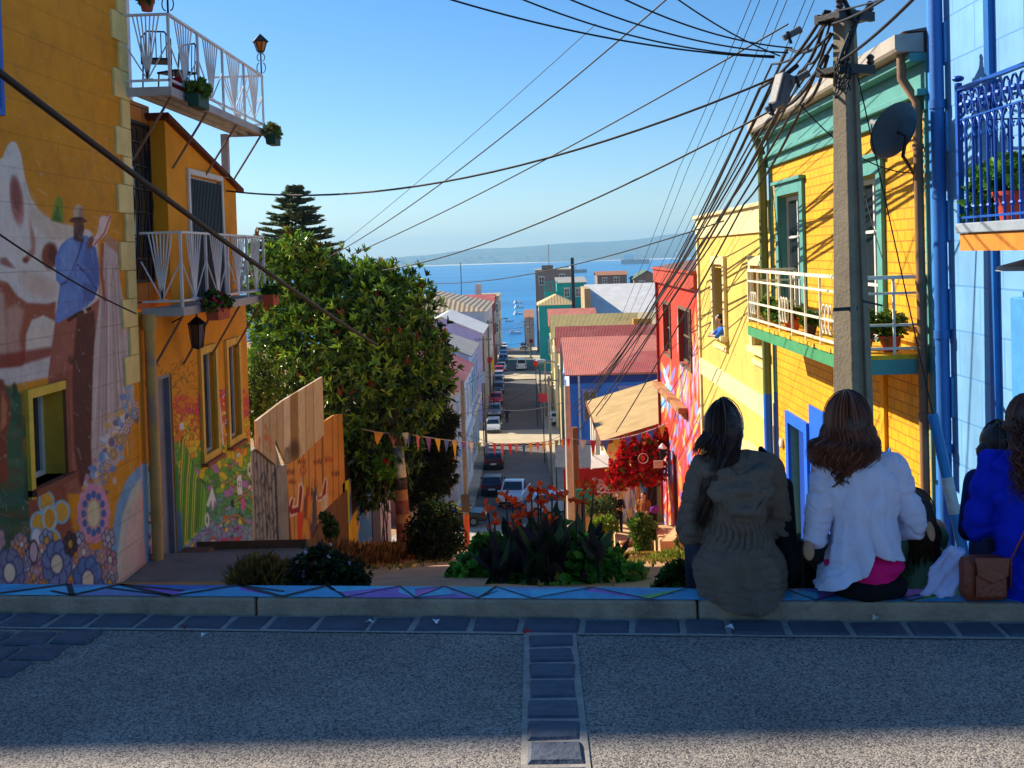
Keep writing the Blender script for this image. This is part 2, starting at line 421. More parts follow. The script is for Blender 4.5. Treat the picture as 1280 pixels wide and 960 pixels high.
# road in front: exposed aggregate concrete
def aggregate_mat():
    m = mat('exposed_aggregate', C(138, 131, 124), rough=.85, var=.34, scale=1.1, bump=0, stain=.62, stain_col=C(92, 88, 84))
    n, l = m.node_tree.nodes, m.node_tree.links; b = n['Principled BSDF']; base = b.inputs['Base Color'].links[0].from_socket
    tc = n.new('ShaderNodeTexCoord')
    v = n.new('ShaderNodeTexVoronoi'); v.inputs['Scale'].default_value = 170; l.new(tc.outputs['Object'], v.inputs['Vector'])
    cr = n.new('ShaderNodeValToRGB'); e = cr.color_ramp.elements
    e[0].position = .12; e[0].color = (.34, .34, .37, 1); e[1].position = .5; e[1].color = (.95, .92, .88, 1)
    x = cr.color_ramp.elements.new(.85); x.color = (1.4, 1.34, 1.25, 1)
    sp = n.new('ShaderNodeSeparateColor'); l.new(v.outputs['Color'], sp.inputs[0]); l.new(sp.outputs[0], cr.inputs[0])
    mx = n.new('ShaderNodeMix'); mx.data_type = 'RGBA'; mx.blend_type = 'MULTIPLY'; mx.inputs[0].default_value = 1
    l.new(base, mx.inputs[6]); l.new(cr.outputs[0], mx.inputs[7]); l.new(mx.outputs[2], b.inputs['Base Color'])
    bp = n.new('ShaderNodeBump'); bp.inputs['Strength'].default_value = .6; bp.inputs['Distance'].default_value = .004; bp.invert = True
    l.new(v.outputs['Distance'], bp.inputs['Height']); l.new(bp.outputs[0], b.inputs['Normal'])
    return m
KS = -.095                                   # the kerb runs a little askew of the view
def kerbY(x, off=0.0): return 4.40 + KS * x + off
road = MB().quad((-22, -18, 0), (22, -18, 0), (22, kerbY(22), 0), (-22, kerbY(-22), 0)).build('road', aggregate_mat())
tag(road, kind='structure')

# slate setts: a gutter row along the kerb and one strip across the road
sm_ = mat('slate_setts', C(74, 80, 92), rough=.62, var=.3, scale=9, bump=.5, bscale=28, stain=.35, stain_col=C(58, 60, 66))
st = MB()
def sett(p, L, W_, a, h=.012):
    c, s = math.cos(a), math.sin(a); g = .010
    def q(u, v, z): return (p[0] + c * u - s * v, p[1] + s * u + c * v, z)
    j = lambda: random.uniform(-.006, .006)
    A = [(g + j(), g + j()), (L - g + j(), g + j()), (L - g + j(), W_ - g + j()), (g + j(), W_ - g + j())]
    i = .012; B = [(A[0][0] + i, A[0][1] + i), (A[1][0] - i, A[1][1] + i), (A[2][0] - i, A[2][1] - i), (A[3][0] + i, A[3][1] - i)]
    zz = h + random.uniform(-.003, .003)
    V = [q(x, y, .003) for x, y in A] + [q(x, y, zz + random.uniform(-.002, .002)) for x, y in B]
    st.add(V, [(4, 5, 6, 7), (0, 1, 5, 4), (1, 2, 6, 5), (2, 3, 7, 6), (3, 0, 4, 7)])
x = -6.0; ang = math.atan(KS)
while x < 6:
    L = random.uniform(.17, .26)
    if not (-.10 < x < -.0): sett((x, kerbY(x, -.175)), L, .17, ang)
    x += L * math.cos(ang)
y = kerbY(0, -.19)
while y > 1.2:
    L = random.uniform(.145, .165); sett((-.072, y - L), .185, L, -.01); y -= L
for r_ in range(4):                           # a third patch of setts at the left edge
    for c_ in range(4):
        xx, yy = -2.0 - .19 * c_ - .075 * r_, kerbY(-2, -.36 - .165 * r_)
        sett((xx, yy), .19, .165, ang)
tag(st.build('paving', sm_), kind='structure')
mj = mat('sett_joint', C(150, 143, 134), rough=.95, var=.3, scale=20, bump=.3)
jb = MB()
jb.quad((-6, kerbY(-6, -.185), .004), (6, kerbY(6, -.185), .004), (6, kerbY(6), .004), (-6, kerbY(-6), .004))
jb.quad((-.082, 1.2, .0045), (.122, 1.2, .0045), (.122, kerbY(0, -.18), .0045), (-.082, kerbY(0, -.18), .0045))
tag(jb.build('paving_bed', mj), kind='structure')

# low kerb wall with a painted mosaic of triangles on top
KT = .08; KW = .17
kroot = thing('kerb_wall', 'low concrete kerb wall across the road end, its top painted with blue, purple and green triangles', 'low wall', (0, kerbY(0), 0))
kb = MB()
segs = [-7, -3.9, -1.22, .62, 2.3, 5, 8]
for a, b in zip(segs[:-1], segs[1:]):
    g = .004
    P = [(a + g, kerbY(a + g)), (b - g, kerbY(b - g)), (b - g, kerbY(b - g, KW)), (a + g, kerbY(a + g, KW))]
    kb.prism([(px_, py_ - kerbY(0), -.9 if py_ > kerbY(px_) + .05 else -.9) for px_, py_ in P], (0, 0, .9 + KT))
kb.build('wall_body', mat('kerb_concrete', C(158, 138, 118), rough=.9, var=.3, scale=6, bump=.6, bscale=45, stain=.6, stain_col=C(78, 70, 64)), kroot, bevel=.012)
tri = MB(); ln = MB()
tcols = [C(40, 150, 190), C(60, 175, 205), C(50, 150, 190), C(84, 170, 200), C(150, 90, 175), C(190, 95, 180), C(95, 185, 75), C(45, 95, 165), C(110, 130, 170), C(40, 165, 175), C(60, 110, 190)]
xs = [-4.5]
while xs[-1] < 3.2: xs.append(xs[-1] + random.uniform(.06, .30))
def kp(x, t): return (x, kerbY(x, .008 + t * (KW - .016)) - kerbY(0), KT + .003)
top_, prev = True, None
for i in range(len(xs) - 2):
    t0, t1 = (0, 1) if i % 2 else (1, 0)
    mid = random.uniform(.25, .75)
    a, b, c_ = kp(xs[i], t0), kp(xs[i + 1], t1), kp(xs[i + 2], t0)
    P = [a, c_, b] if (i % 2 == 0) == False else [a, b, c_]
    nz = (Vector(P[1]) - Vector(P[0])).cross(Vector(P[2]) - Vector(P[0])).z
    if nz < 0: P = P[::-1]
    q = kp(xs[i + 1] + random.uniform(-.05, .05), mid)
    for k in range(3):
        tri.add([P[k], P[(k + 1) % 3], q], [(0, 1, 2)], 0, random.choice(tcols[:5] if random.random() < .6 else tcols))
    def band(p, r, w_):
        d = (Vector(r) - Vector(p)); n = Vector((-d.y, d.x, 0)).normalized() * w_; up = Vector((0, 0, .002))
        V = [Vector(p) - n + up, Vector(r) - n + up, Vector(r) + n + up, Vector(p) + n + up]
        ln.add(V, [(0, 1, 2, 3)])
    wl = .012 if xs[i] < -1.0 else .0045
    band(a, b, wl)
    if random.random() < .6: band(random.choice(P), q, wl * .7)
tri.build('mosaic_top', mat('mosaic_paint', rough=.55, var=.22, scale=14, bump=.25, attr='paint', stain=.3, stain_col=C(60, 66, 80)), kroot)
ln.build('mosaic_line', mat('black_paint', C(24, 26, 34), rough=.6), kroot)

# ground: one sheet falling from the road to below the sea
def gx(k): return math.copysign(abs(k) ** 2.2 * 900, k)
ys = list(np.concatenate([np.arange(4.55, 12, .35), np.arange(12, 50, .8), np.arange(50, 130, 3), np.arange(130, 300, 8), np.arange(300, 1650, 60)]))
xk = np.linspace(-1, 1, 141); gb = MB(); V = []
for y in ys:
    for k in xk:
        x = gx(k); z = zg(max(y, 4.7))
        amp = .05 if y < 60 else .0
        z += amp * mnoise.noise(Vector((x * .8, y * .8, 0))) * 1.5
        if abs(x) > 14: z += min(abs(x) - 14, 60) * .06 * (1 if y > 90 else .4) * (1 if y < 250 else max(0, (600 - y) / 350))
        if y >= 60: z -= .06
        V.append((x, y, z))
n = len(xk)
gb.add(V, [(j * n + i, j * n + i + 1, (j + 1) * n + i + 1, (j + 1) * n + i) for j in range(len(ys) - 1) for i in range(n - 1)])
def earth_mat():
    m = mat('dry_earth', C(168, 132, 88), rough=.95, var=.3, scale=1.4, bump=.8, bscale=14, stain=.55, stain_col=C(120, 88, 56))
    return m
tag(gb.build('ground', earth_mat(), smooth=60), kind='structure')

def ribbon(name, ya, yb, xl, xr, lift, m, step=3.0, lip=0.0):
    b = MB(); yy = list(np.arange(ya, yb, step)) + [yb]; V = []
    for y in yy:
        z = zg(y) + lift; l, r = xl(y), xr(y)
        V += [(l, y, z - lip), (l, y, z), (r, y, z), (r, y, z - lip)]
    F = []
    for j in range(len(yy) - 1):
        for k in range(3):
            if k != 1 and lip == 0: continue
            F.append((j * 4 + k, j * 4 + k + 1, j * 4 + k + 5, j * 4 + k + 4))
    b.add(V, F); return tag(b.build(name, m), kind='structure')
xc = lambda y: -.9 - .0128 * y
asphalt = mat('worn_asphalt', C(104, 100, 98), rough=.9, var=.28, scale=.35, bump=.4, bscale=30, stain=.5, stain_col=C(64, 62, 62))
conc = mat('pavement_concrete', C(172, 160, 140), rough=.9, var=.22, scale=.8, bump=.3, stain=.4, stain_col=C(120, 106, 90))
ribbon('street', 66, 268, lambda y: xc(y) - 2.85, lambda y: xc(y) + 2.85, 0.03, asphalt)
ribbon('sidewalk', 66, 268, lambda y: xc(y) + 2.87, lambda y: xc(y) + 4.4, .15, conc, lip=.16)
ribbon('sidewalk', 66, 268, lambda y: xc(y) - 4.2, lambda y: xc(y) - 2.87, .15, conc, lip=.16)
for ya, yb in ((106, 115), (165, 178), (208, 220)):   # side streets; their sunlit strips across the road put into the pale colour
    b = MB(); z0, z1 = zg(ya) + .17, zg(yb) + .17
    b.quad((-40, ya, z0), (30, ya, z0), (30, yb, z1), (-40, yb, z1)); tag(b.build('cross_street', mat('sunlit_concrete', C(188, 172, 142), rough=.9, var=.18, scale=.5, bump=.2)), kind='structure')
cob = brick_mat('cobbles', C(186, 176, 158), C(120, 110, 98), .45, .3, axis='X', msize=.03)
n_, l_ = cob.node_tree.nodes, cob.node_tree.links
for nd in [q for q in n_ if q.type == 'COMBXYZ']:
    sx = [q for q in n_ if q.type == 'SEPXYZ'][0]; l_.new(sx.outputs['Y'], nd.inputs[1])
ribbon('cobbled_lane', 57, 69, lambda y: -9, lambda y: 5, .05, cob)

# sea, far shore, haze
sea_m = bpy.data.materials.new('sea_water'); sea_m.use_nodes = True
b = sea_m.node_tree.nodes['Principled BSDF']; b.inputs['Base Color'].default_value = (*C(4, 116, 176), 1); b.inputs['Roughness'].default_value = .35; b.inputs['Specular IOR Level'].default_value = .25
nn, ll = sea_m.node_tree.nodes, sea_m.node_tree.links
tc = nn.new('ShaderNodeTexCoord'); wv = nn.new('ShaderNodeTexNoise'); wv.inputs['Scale'].default_value = .05; wv.inputs['Detail'].default_value = 6
w2n = nn.new('ShaderNodeTexNoise'); w2n.inputs['Scale'].default_value = .004; w2n.inputs['Detail'].default_value = 7; m2n = nn.new('ShaderNodeMapping'); m2n.inputs['Scale'].default_value = (.35, 1.6, 1); ll.new(tc.outputs['Object'], m2n.inputs[0]); ll.new(m2n.outputs[0], w2n.inputs['Vector'])
cr_ = nn.new('ShaderNodeValToRGB'); cr_.color_ramp.elements[0].position = .35; cr_.color_ramp.elements[0].color = (*C(2, 96, 156), 1); cr_.color_ramp.elements[1].position = .7; cr_.color_ramp.elements[1].color = (*C(16, 132, 186), 1); ll.new(w2n.outputs[0], cr_.inputs[0]); ll.new(cr_.outputs[0], b.inputs['Base Color'])
mp = nn.new('ShaderNodeMapping'); mp.inputs['Scale'].default_value = (1, .25, 1); ll.new(tc.outputs['Object'], mp.inputs[0]); ll.new(mp.outputs[0], wv.inputs['Vector'])
bp = nn.new('ShaderNodeBump'); bp.inputs['Strength'].default_value = .25; bp.inputs['Distance'].default_value = 1.0; ll.new(wv.outputs[0], bp.inputs['Height']); ll.new(bp.outputs[0], b.inputs['Normal'])
tag(MB().quad((-6500, 420, SEA_Z), (6500, 420, SEA_Z), (6500, 9600, SEA_Z), (-6500, 9600, SEA_Z)).build('sea', sea_m), kind='structure')

hb = MB(); V = []; NX, NY = 240, 16
for j in range(NY):
    t = j / (NY - 1); Y = 7000 + 2200 * t
    for i in range(NX):
        X = -6000 + 12000 * i / (NX - 1)
        pxx = 668 + X / 7600 * 1350
        top = float(np.interp(pxx, [0, 300, 470, 520, 560, 640, 700, 760, 830, 900, 1280], [40, 60, 62, 74, 92, 118, 132, 140, 150, 170, 190]))
        h = top * min(1, (t * 1.7) ** .75) * (1 + .22 * mnoise.fractal(Vector((X * .0011, Y * .0011, 3)), 1, 2, 5)) * (.45 if j == NY - 1 else 1)
        V.append((X, Y, SEA_Z + 1 + max(h, 0) - (3 if j == 0 else 0)))
hb.add(V, [(j * NX + i, j * NX + i + 1, (j + 1) * NX + i + 1, (j + 1) * NX + i) for j in range(NY - 1) for i in range(NX - 1)])
tag(hb.build('hills', mat('far_hill', C(84, 104, 96), rough=1, var=.35, scale=.004, bump=0), smooth=70), kind='structure')
sb = MB(); P = []
for i in range(60):
    X = -5500 + 11000 * i / 59; P.append((X, 6985 + 40 * mnoise.noise(Vector((X * .002, 0, 0)))))
for a, c_ in zip(P[:-1], P[1:]):
    sb.quad((a[0], a[1], SEA_Z + .6), (c_[0], c_[1], SEA_Z + .6), (c_[0], c_[1] + 60, SEA_Z + 5), (a[0], a[1] + 60, SEA_Z + 5))
tag(sb.build('beach', mat('far_sand', C(235, 225, 205), rough=1, var=.1, scale=.01, bump=0)), kind='structure')
fb = MB(); r2 = random.Random(3)
for k in range(190):
    X = r2.gauss(900, 900); Y = 7100 + r2.random() * 500
    t = (Y - 7000) / 2200; h = SEA_Z + 130 * (t * 1.7) ** .75 * .6
    wd, hh = r2.uniform(8, 30), r2.uniform(8, 26)
    fb.box((X, Y, h - 20), (X + wd, Y + 20, h + hh))
tag(fb.build('far_town', mat('far_walls', C(225, 220, 212), rough=1, var=.1, scale=.05, bump=0)), 'pale scatter of buildings on the hazy far shore', 'town', kind='stuff')

hz = MB().box((-7500, -60, -66), (7500, 10500, 175)).build('haze', None)
hm = bpy.data.materials.new('haze_air'); hm.use_nodes = True
hn = hm.node_tree.nodes; hl = hm.node_tree.links
for q in list(hn):
    if q.type == 'BSDF_PRINCIPLED': hn.remove(q)
pv = hn.new('ShaderNodeVolumePrincipled'); pv.inputs['Color'].default_value = (.36, .70, 1, 1); pv.inputs['Density'].default_value = 1.15e-4; pv.inputs['Anisotropy'].default_value = .1
hl.new(pv.outputs[0], [q for q in hn if q.type == 'OUTPUT_MATERIAL'][0].inputs['Volume'])
hz.data.materials.append(hm); tag(hz, kind='stuff')
# ================================================================== LEFT ROW: mural house and rainbow house
XL = -5.5
L = Wall((XL, 0, 0), (0, 1, 0), (1, 0, 0))
FONT = {'A': [[(0, 0), (.5, 1), (1, 0)], [(.2, .4), (.8, .4)]], 'R': [[(0, 0), (0, 1), (.8, 1), (.9, .75), (.7, .5), (0, .5)], [(.5, .5), (1, 0)]], 'T': [[(0, 1), (1, 1)], [(.5, 1), (.5, 0)]],
        'B': [[(0, 0), (0, 1), (.8, 1), (.85, .6), (0, .52), (.95, .45), (.9, 0), (0, 0)]], 'E': [[(1, 0), (0, 0), (0, 1), (1, 1)], [(0, .5), (.8, .5)]], 'L': [[(0, 1), (0, 0), (1, 0)]], 'I': [[(.5, 0), (.5, 1)]],
        'V': [[(0, 1), (.5, 0), (1, 1)]], 'S': [[(1, .9), (.5, 1), (0, .8), (.9, .3), (.6, 0), (0, .1)]], 'N': [[(0, 0), (0, 1), (1, 0), (1, 1)]], 'O': [[(.5, 0), (0, .5), (.5, 1), (1, .5), (.5, 0)]], 'U': [[(0, 1), (0, .2), (.5, 0), (1, .2), (1, 1)]], '.': [[(.4, .5), (.6, .5)]]}
def write(cv, s, x, y, cw, ch, wd, col, dx=0, dy=0):
    """stroke lettering painted on a wall; x, y = lower left of the first letter"""
    for k, ch_ in enumerate(s):
        for st_ in FONT.get(ch_, []):
            cv.line([(x + k * (cw * 1.3 + dx) + p[0] * cw, y + k * dy - p[1] * ch) for p in st_], wd, col)
def flower(cv, x, y, rx, ry, petal, outline, centre, n=7, cr=.42):
    for k in range(n):
        a = 2 * math.pi * k / n + .3
        cv.ell(x + rx * .62 * math.cos(a), y + ry * .62 * math.sin(a), rx * .44, ry * .44, outline)
        cv.ell(x + rx * .62 * math.cos(a), y + ry * .62 * math.sin(a), rx * .33, ry * .35, petal)
    cv.ell(x, y, rx * cr, ry * cr, outline); cv.ell(x, y, rx * cr * .72, ry * cr * .76, centre)

OR_ = C(222, 146, 24)
cv = Canvas(-40, -70, 205, 765, OR_, 2)
W_ = C(226, 214, 200); BR = C(150, 84, 62); DB = C(88, 50, 42)
for k in range(60): cv.ell(rng.uniform(-40, 200), rng.uniform(-60, 460), rng.uniform(15, 40), rng.uniform(8, 20), C(206, 130, 16), soft=1.2, a=.25)
# pale arches
cv.poly([(-40, 200), (-6, 205), (4, 196), (8, 184), (14, 177), (20, 178), (26, 192), (31, 222), (38, 247), (52, 268), (72, 279), (92, 283), (112, 288), (122, 300), (125, 420), (110, 480), (60, 470), (10, 475), (-40, 480)], W_, 1)
cv.poly([(30, 225), (45, 260), (70, 278), (100, 285), (110, 300), (60, 300), (36, 275)], C(214, 190, 160), 5, .7)
cv.ell(21, 251, 8.5, 31, C(196, 136, 122), rot=-.12, soft=.3); cv.ell(20, 245, 6, 24, C(150, 88, 80), rot=-.12, soft=.7)
cv.poly([(36, 270), (45, 300), (44, 318), (34, 328), (29, 326), (39, 310)], C(176, 104, 70), 2, .8)
cv.ell(32, 325, 4, 4, C(130, 70, 50), soft=.8)
cv.poly([(0, 322), (8, 322), (20, 336), (10, 334), (0, 330)], C(150, 90, 74), 2, .9)
cv.poly([(25, 335), (50, 345), (70, 352), (70, 372), (48, 372), (30, 360)], C(214, 178, 150), 6, .7)
cv.ell(62, 320, 10, 17, C(146, 76, 46), soft=.3); cv.ell(66, 318, 6, 13, C(106, 54, 36), soft=.8)
cv.poly([(-40, 345), (0, 350), (10, 353), (22, 370), (34, 378), (60, 380), (70, 376), (70, 402), (52, 396), (40, 400), (33, 418), (32, 450), (22, 472), (2, 480), (-40, 490)], C(168, 92, 62), 2)
cv.poly([(-40, 360), (4, 366), (8, 400), (10, 470), (-40, 480)], C(212, 176, 152), 4, .8)
cv.poly([(8, 385), (22, 380), (30, 388), (24, 420), (27, 452), (10, 456)], C(206, 158, 136), 4, .85)
cv.poly([(33, 450), (34, 420), (42, 402), (54, 394), (66, 400), (68, 445), (50, 452)], C(228, 208, 186), 1.5)
cv.poly([(-40, 448), (20, 440), (70, 432), (70, 444), (30, 456), (-40, 470)], C(150, 50, 34), 3, .9)
cv.poly([(-40, 466), (30, 458), (66, 446), (66, 470), (30, 478), (-40, 490)], C(214, 200, 190), 2)
# green ground and figure at the left
cv.poly([(-40, 476), (10, 482), (28, 492), (30, 560), (42, 640), (40, 690), (-40, 700)], C(54, 96, 66), 3)
for k in range(40): cv.ell(rng.uniform(-40, 40), rng.uniform(510, 690), rng.uniform(10, 24), rng.uniform(3, 7), random.choice([C(36, 66, 48), C(80, 112, 76), C(112, 84, 50), C(48, 104, 90)]), soft=1.2, a=.5)
cv.poly([(-40, 470), (4, 474), (12, 500), (14, 520), (8, 545), (10, 600), (-2, 606), (-40, 600)], C(140, 66, 36), 2); cv.poly([(2, 490), (9, 505), (8, 530), (1, 540)], C(206, 130, 86), 2, .8)
cv.ell(18, 488, 4, 10, C(40, 70, 48), soft=.5)
# cypress, man, woman
cv.poly([(63, 276), (69, 250), (73, 244), (78, 250), (80, 279)], C(128, 150, 44), 1); cv.poly([(66, 275), (72, 255), (77, 278)], C(62, 104, 40), 1.5, .8)
cv.poly([(69, 400), (110, 384), (126, 372), (122, 440), (116, 520), (112, 612), (96, 618), (66, 612), (60, 560), (60, 470)], C(168, 98, 76), 1)
cv.poly([(96, 395), (118, 388), (122, 440), (118, 520), (114, 600), (100, 610), (92, 560), (90, 470)], C(98, 54, 42), 2)
cv.poly([(62, 470), (90, 462), (88, 500), (80, 560), (86, 640), (100, 690), (40, 700), (34, 600), (50, 560)], C(156, 84, 60), 2)
for k in range(9): cv.line([(88 + k * 1.2, 455), (84 + k, 450 - 3 * (k % 3))], 1.2, DB)
cv.poly([(83, 300), (94, 294), (110, 295), (120, 310), (124, 335), (124, 356), (118, 374), (108, 384), (72, 404), (69, 400), (75, 356), (70, 350), (69, 322), (76, 306)], C(104, 136, 198), .8)
for q in (((104, 298), (98, 318), (84, 352)), ((96, 330), (110, 345), (121, 362)), ((84, 352), (76, 356))): cv.line(q, 2.5, C(62, 72, 120))
for k in range(14): cv.line([(rng.uniform(74, 118), rng.uniform(305, 340)), (rng.uniform(74, 118), rng.uniform(345, 392))], 1.6, random.choice([C(130, 160, 214), C(80, 108, 170)]), .35)
cv.poly([(108, 300), (120, 310), (124, 335), (124, 356), (112, 352), (104, 330)], C(80, 104, 166), 3, .7); cv.poly([(84, 302), (94, 297), (98, 315), (88, 345), (76, 350), (76, 318)], C(134, 164, 214), 3, .6); cv.poly([(76, 362), (90, 356), (100, 380), (74, 400)], C(126, 156, 210), 3, .5); cv.poly([(104, 352), (122, 358), (117, 374), (104, 380)], C(72, 84, 140), 2, .6)
cv.line([(86, 400), (98, 392), (112, 386)], 5, C(70, 44, 36)); cv.line([(105, 386), (107, 390)], 4, C(190, 180, 160))
cv.poly([(92, 286), (92, 300), (104, 304), (103, 286)], C(86, 56, 50), 1)
cv.ell(98.5, 284, 6.5, 9, C(120, 80, 66), soft=.3); cv.ell(101, 287, 4, 6, C(92, 58, 52), soft=.6)
cv.poly([(91, 274), (92, 260), (97, 255), (103, 258), (106, 274)], C(206, 176, 144), .6); cv.poly([(98, 274), (99, 258), (104, 260), (106, 274)], C(160, 116, 88), 1, .8)
cv.ell(97.5, 276, 11.5, 3, C(112, 62, 46)); cv.ell(97, 273, 8, 1.8, C(80, 46, 40))
cv.ell(113, 303, 4, 9, C(126, 82, 70), rot=.3, soft=.5)
cv.poly([(131, 292), (144, 300), (158, 314), (165, 335), (166, 372), (160, 374), (157, 342), (147, 326), (136, 318)], C(196, 142, 108), 1); cv.poly([(148, 322), (157, 340), (160, 372), (163, 372), (160, 335)], C(140, 86, 62), 1.5, .7)
cv.poly([(130, 302), (147, 318), (150, 350), (158, 398), (166, 450), (168, 505), (158, 545), (150, 575), (134, 596), (118, 612), (114, 560), (116, 470), (118, 430), (124, 380), (128, 340)], C(204, 184, 172), 1)
for k in range(34):
    x0 = rng.uniform(128, 148); x1 = 118 + (x0 - 128) * 2.4 + rng.uniform(-3, 3)
    cv.line([(x0, rng.uniform(318, 360)), ((x0 + x1) / 2, 440), (x1, rng.uniform(500, 590))], rng.uniform(1, 2.5), random.choice([C(170, 138, 130), C(226, 212, 204), C(150, 116, 112), C(190, 160, 160)]), .45)
cv.line([(128, 306), (127, 340), (131, 376)], 4, C(170, 96, 70))
cv.poly([(122, 290), (124, 274), (129, 269), (134, 271), (139, 268), (138, 278), (133, 292), (118, 308), (115, 306)], C(236, 204, 186), .6); cv.line([(138, 270), (130, 292), (118, 306)], 2.5, C(206, 112, 90))
cv.poly([(158, 374), (166, 376), (168, 396), (160, 392)], C(120, 140, 90), 1)
# arch, blossom cloud, flower bed
cv.poly([(134, 745), (138, 680), (146, 630), (158, 600), (172, 584), (196, 572), (205, 745)], C(126, 172, 208), 1.2)
cv.poly([(143, 745), (147, 690), (154, 640), (166, 610), (180, 592), (205, 580), (205, 745)], C(206, 206, 186), 1)
cv.poly([(149, 745), (152, 700), (160, 650), (172, 618), (186, 600), (205, 590), (205, 745)], C(222, 192, 176), 1.5); cv.poly([(168, 740), (174, 680), (205, 640), (205, 745)], C(216, 160, 152), 4, .7)
for k in range(110):
    t = rng.uniform(0, 1); x = 118 + 45 * t + rng.normal(0, 7); y = 612 - 108 * t ** .9 + rng.normal(0, 11)
    cv.ell(x, y, rng.uniform(2, 5), rng.uniform(2.5, 6), random.choice([C(140, 176, 210), C(110, 150, 196), C(222, 176, 90), C(226, 220, 214), C(190, 150, 170), C(120, 100, 120), C(214, 190, 180)]), soft=.3, a=.9)
for k in range(14):
    t = rng.uniform(0, 1); flower(cv, 122 + 50 * t, 606 - 95 * t + rng.normal(0, 6), 5, 7, random.choice([C(226, 190, 190), C(214, 170, 100), C(150, 180, 214)]), C(92, 76, 92), C(230, 200, 120), 6)
for (x, y, s_) in ((58, 628, 1), (77, 640, 1), (66, 676, 1), (48, 654, 1)):
    cv.ell(x, y, 10.5, 15, C(130, 196, 222)); cv.ell(x, y, 8, 12, C(226, 172, 52), soft=.2)
cv.ell(62, 648, 10, 16, C(140, 202, 226)); cv.ell(62, 648, 8, 13.5, C(222, 204, 160)); cv.ell(62, 648, 6.5, 12, C(216, 156, 46))
for (x, y) in ((46, 672), (50, 702), (40, 716)): cv.ell(x, y, 8, 13, C(110, 178, 216)); cv.ell(x, y, 6, 11, C(224, 228, 230))
for k in range(13):
    a = 2 * math.pi * k / 13; cv.ell(117 + 14 * math.cos(a), 642 + 27 * math.sin(a), 7, 11, C(222, 156, 176))
cv.ell(117, 642, 16, 30, C(222, 156, 176))
for k in range(12):
    a = 2 * math.pi * k / 12; cv.ell(117 + 12.5 * math.cos(a), 642 + 24 * math.sin(a), 3.2, 5, C(72, 112, 172))
cv.ell(117, 642, 9, 18, C(206, 170, 130)); cv.ell(117, 642, 7.5, 16, C(226, 216, 170))
for k in range(70):
    x = rng.uniform(-35, 140); y = rng.uniform(672, 748) + max(0, 40 - x) * .05
    s_ = rng.uniform(.5, 1.1)
    flower(cv, x, y, 9 * s_, 14 * s_, random.choice([C(200, 150, 140), C(216, 150, 84), C(130, 140, 176), C(190, 130, 150), C(150, 160, 190), C(180, 170, 190)]), random.choice([C(64, 50, 66), C(54, 60, 96), C(96, 120, 168), C(80, 70, 84)]), random.choice([C(226, 216, 190), C(220, 170, 60), C(200, 196, 210)]), 6)
for (x, y, p) in ((71, 705, C(112, 138, 184)), (110, 725, C(86, 130, 190)), (12, 716, C(120, 130, 160))):
    flower(cv, x, y, 19, 30, p, C(78, 90, 140), C(224, 216, 190), 8, .5)
flower(cv, 88, 680, 9, 16, C(70, 56, 70), C(34, 28, 40), C(190, 150, 60), 6); flower(cv, 42, 690, 8, 20, C(190, 180, 190), C(74, 50, 60), C(200, 180, 190), 1, .8)
for k in range(1500):                              # brush strokes and rubbed patches
    x, y = rng.uniform(-38, 190), rng.uniform(180, 745); a = rng.normal(1.2, .6); l_ = rng.uniform(4, 16)
    cv.line([(x, y), (x + l_ * math.cos(a), y + l_ * math.sin(a))], rng.uniform(.6, 1.8), random.choice([C(60, 44, 40), C(236, 226, 214), C(150, 110, 90), C(110, 110, 130)]), rng.uniform(.06, .2))
for k in range(160): cv.ell(rng.uniform(-38, 190), rng.uniform(-40, 745), rng.uniform(.5, 1.6), rng.uniform(.5, 2.2), C(196, 182, 160), a=.5)
# course joints of the plastered blocks
zz = -2.6
while zz < 5.2:
    p0, p1 = proj(L.p(10.3, zz)), proj(L.p(14.7, zz)); cv.line([p0, p1], .9, C(96, 58, 30), .55); zz += .37

T_M, H_M = 8.1, None
mh = thing('mural_house', 'orange house with painted mural of a hatted man and a woman in a long dress', 'house', (XL, 12.3, -2.8))
mh.location = (0, 0, 0)
wrect = (11.53, 12.36, -.88, .10)
mb = MB(); L.sheet(mb, 10.2, 14.72, -3.2, 5.0, [wrect], res=.0125, reveal=.30, rmi=1)
o = mb.build('mural_wall', [paint_mat(), mat('yellow_reveal', C(214, 168, 52), rough=.8, stain=.4)], mh); paint_object(o, cv)
o['label'] = 'street-side wall covered by the mural of a man and a woman'
orange = mat('orange_plaster', OR_, rough=.85, var=.2, scale=1.5, bump=.3, stain=.4, streak=1)
mb = MB(); mb.box((XL - .004, 10.2, 5.0), (-16, 14.72, T_M)); mb.quad((XL, 10.2, -3.2), (XL, 10.2, 5.0), (-16, 10.2, 5.0), (-16, 10.2, -3.2)); mb.quad((XL, 14.72, -3.2), (-16, 14.72, -3.2), (-16, 14.72, 5.0), (XL, 14.72, 5.0))
mb.quad((-16, 10.2, -3.2), (-16, 10.2, 5), (-16, 14.72, 5), (-16, 14.72, -3.2)); mb.build('outer_wall', orange, mh)
mb = MB(); mb.box((-5.44, 10.18, T_M), (-16.2, 14.74, T_M + .15)); mb.build('roof', mat('roof_felt', C(110, 96, 84)), mh)
mb = MB(); z = -.1; k = 0
while z < T_M - .3:
    h = .385; wd = .50 if k % 2 == 0 else .28
    L.box(mb, 14.72 - wd, 14.735, z + .004, z + h - .004, -.1, .035); z += h; k += 1
mb.build('quoin', mat('quoin_plaster', C(232, 206, 132), rough=.85, stain=.4, stain_col=C(170, 140, 80)), mh, bevel=.006)
f = window(mh, L, wrect[0], wrect[1], wrect[2], wrect[3], d=-.26, t=.06, mull=(2, 1))
mb = MB(); t = .10
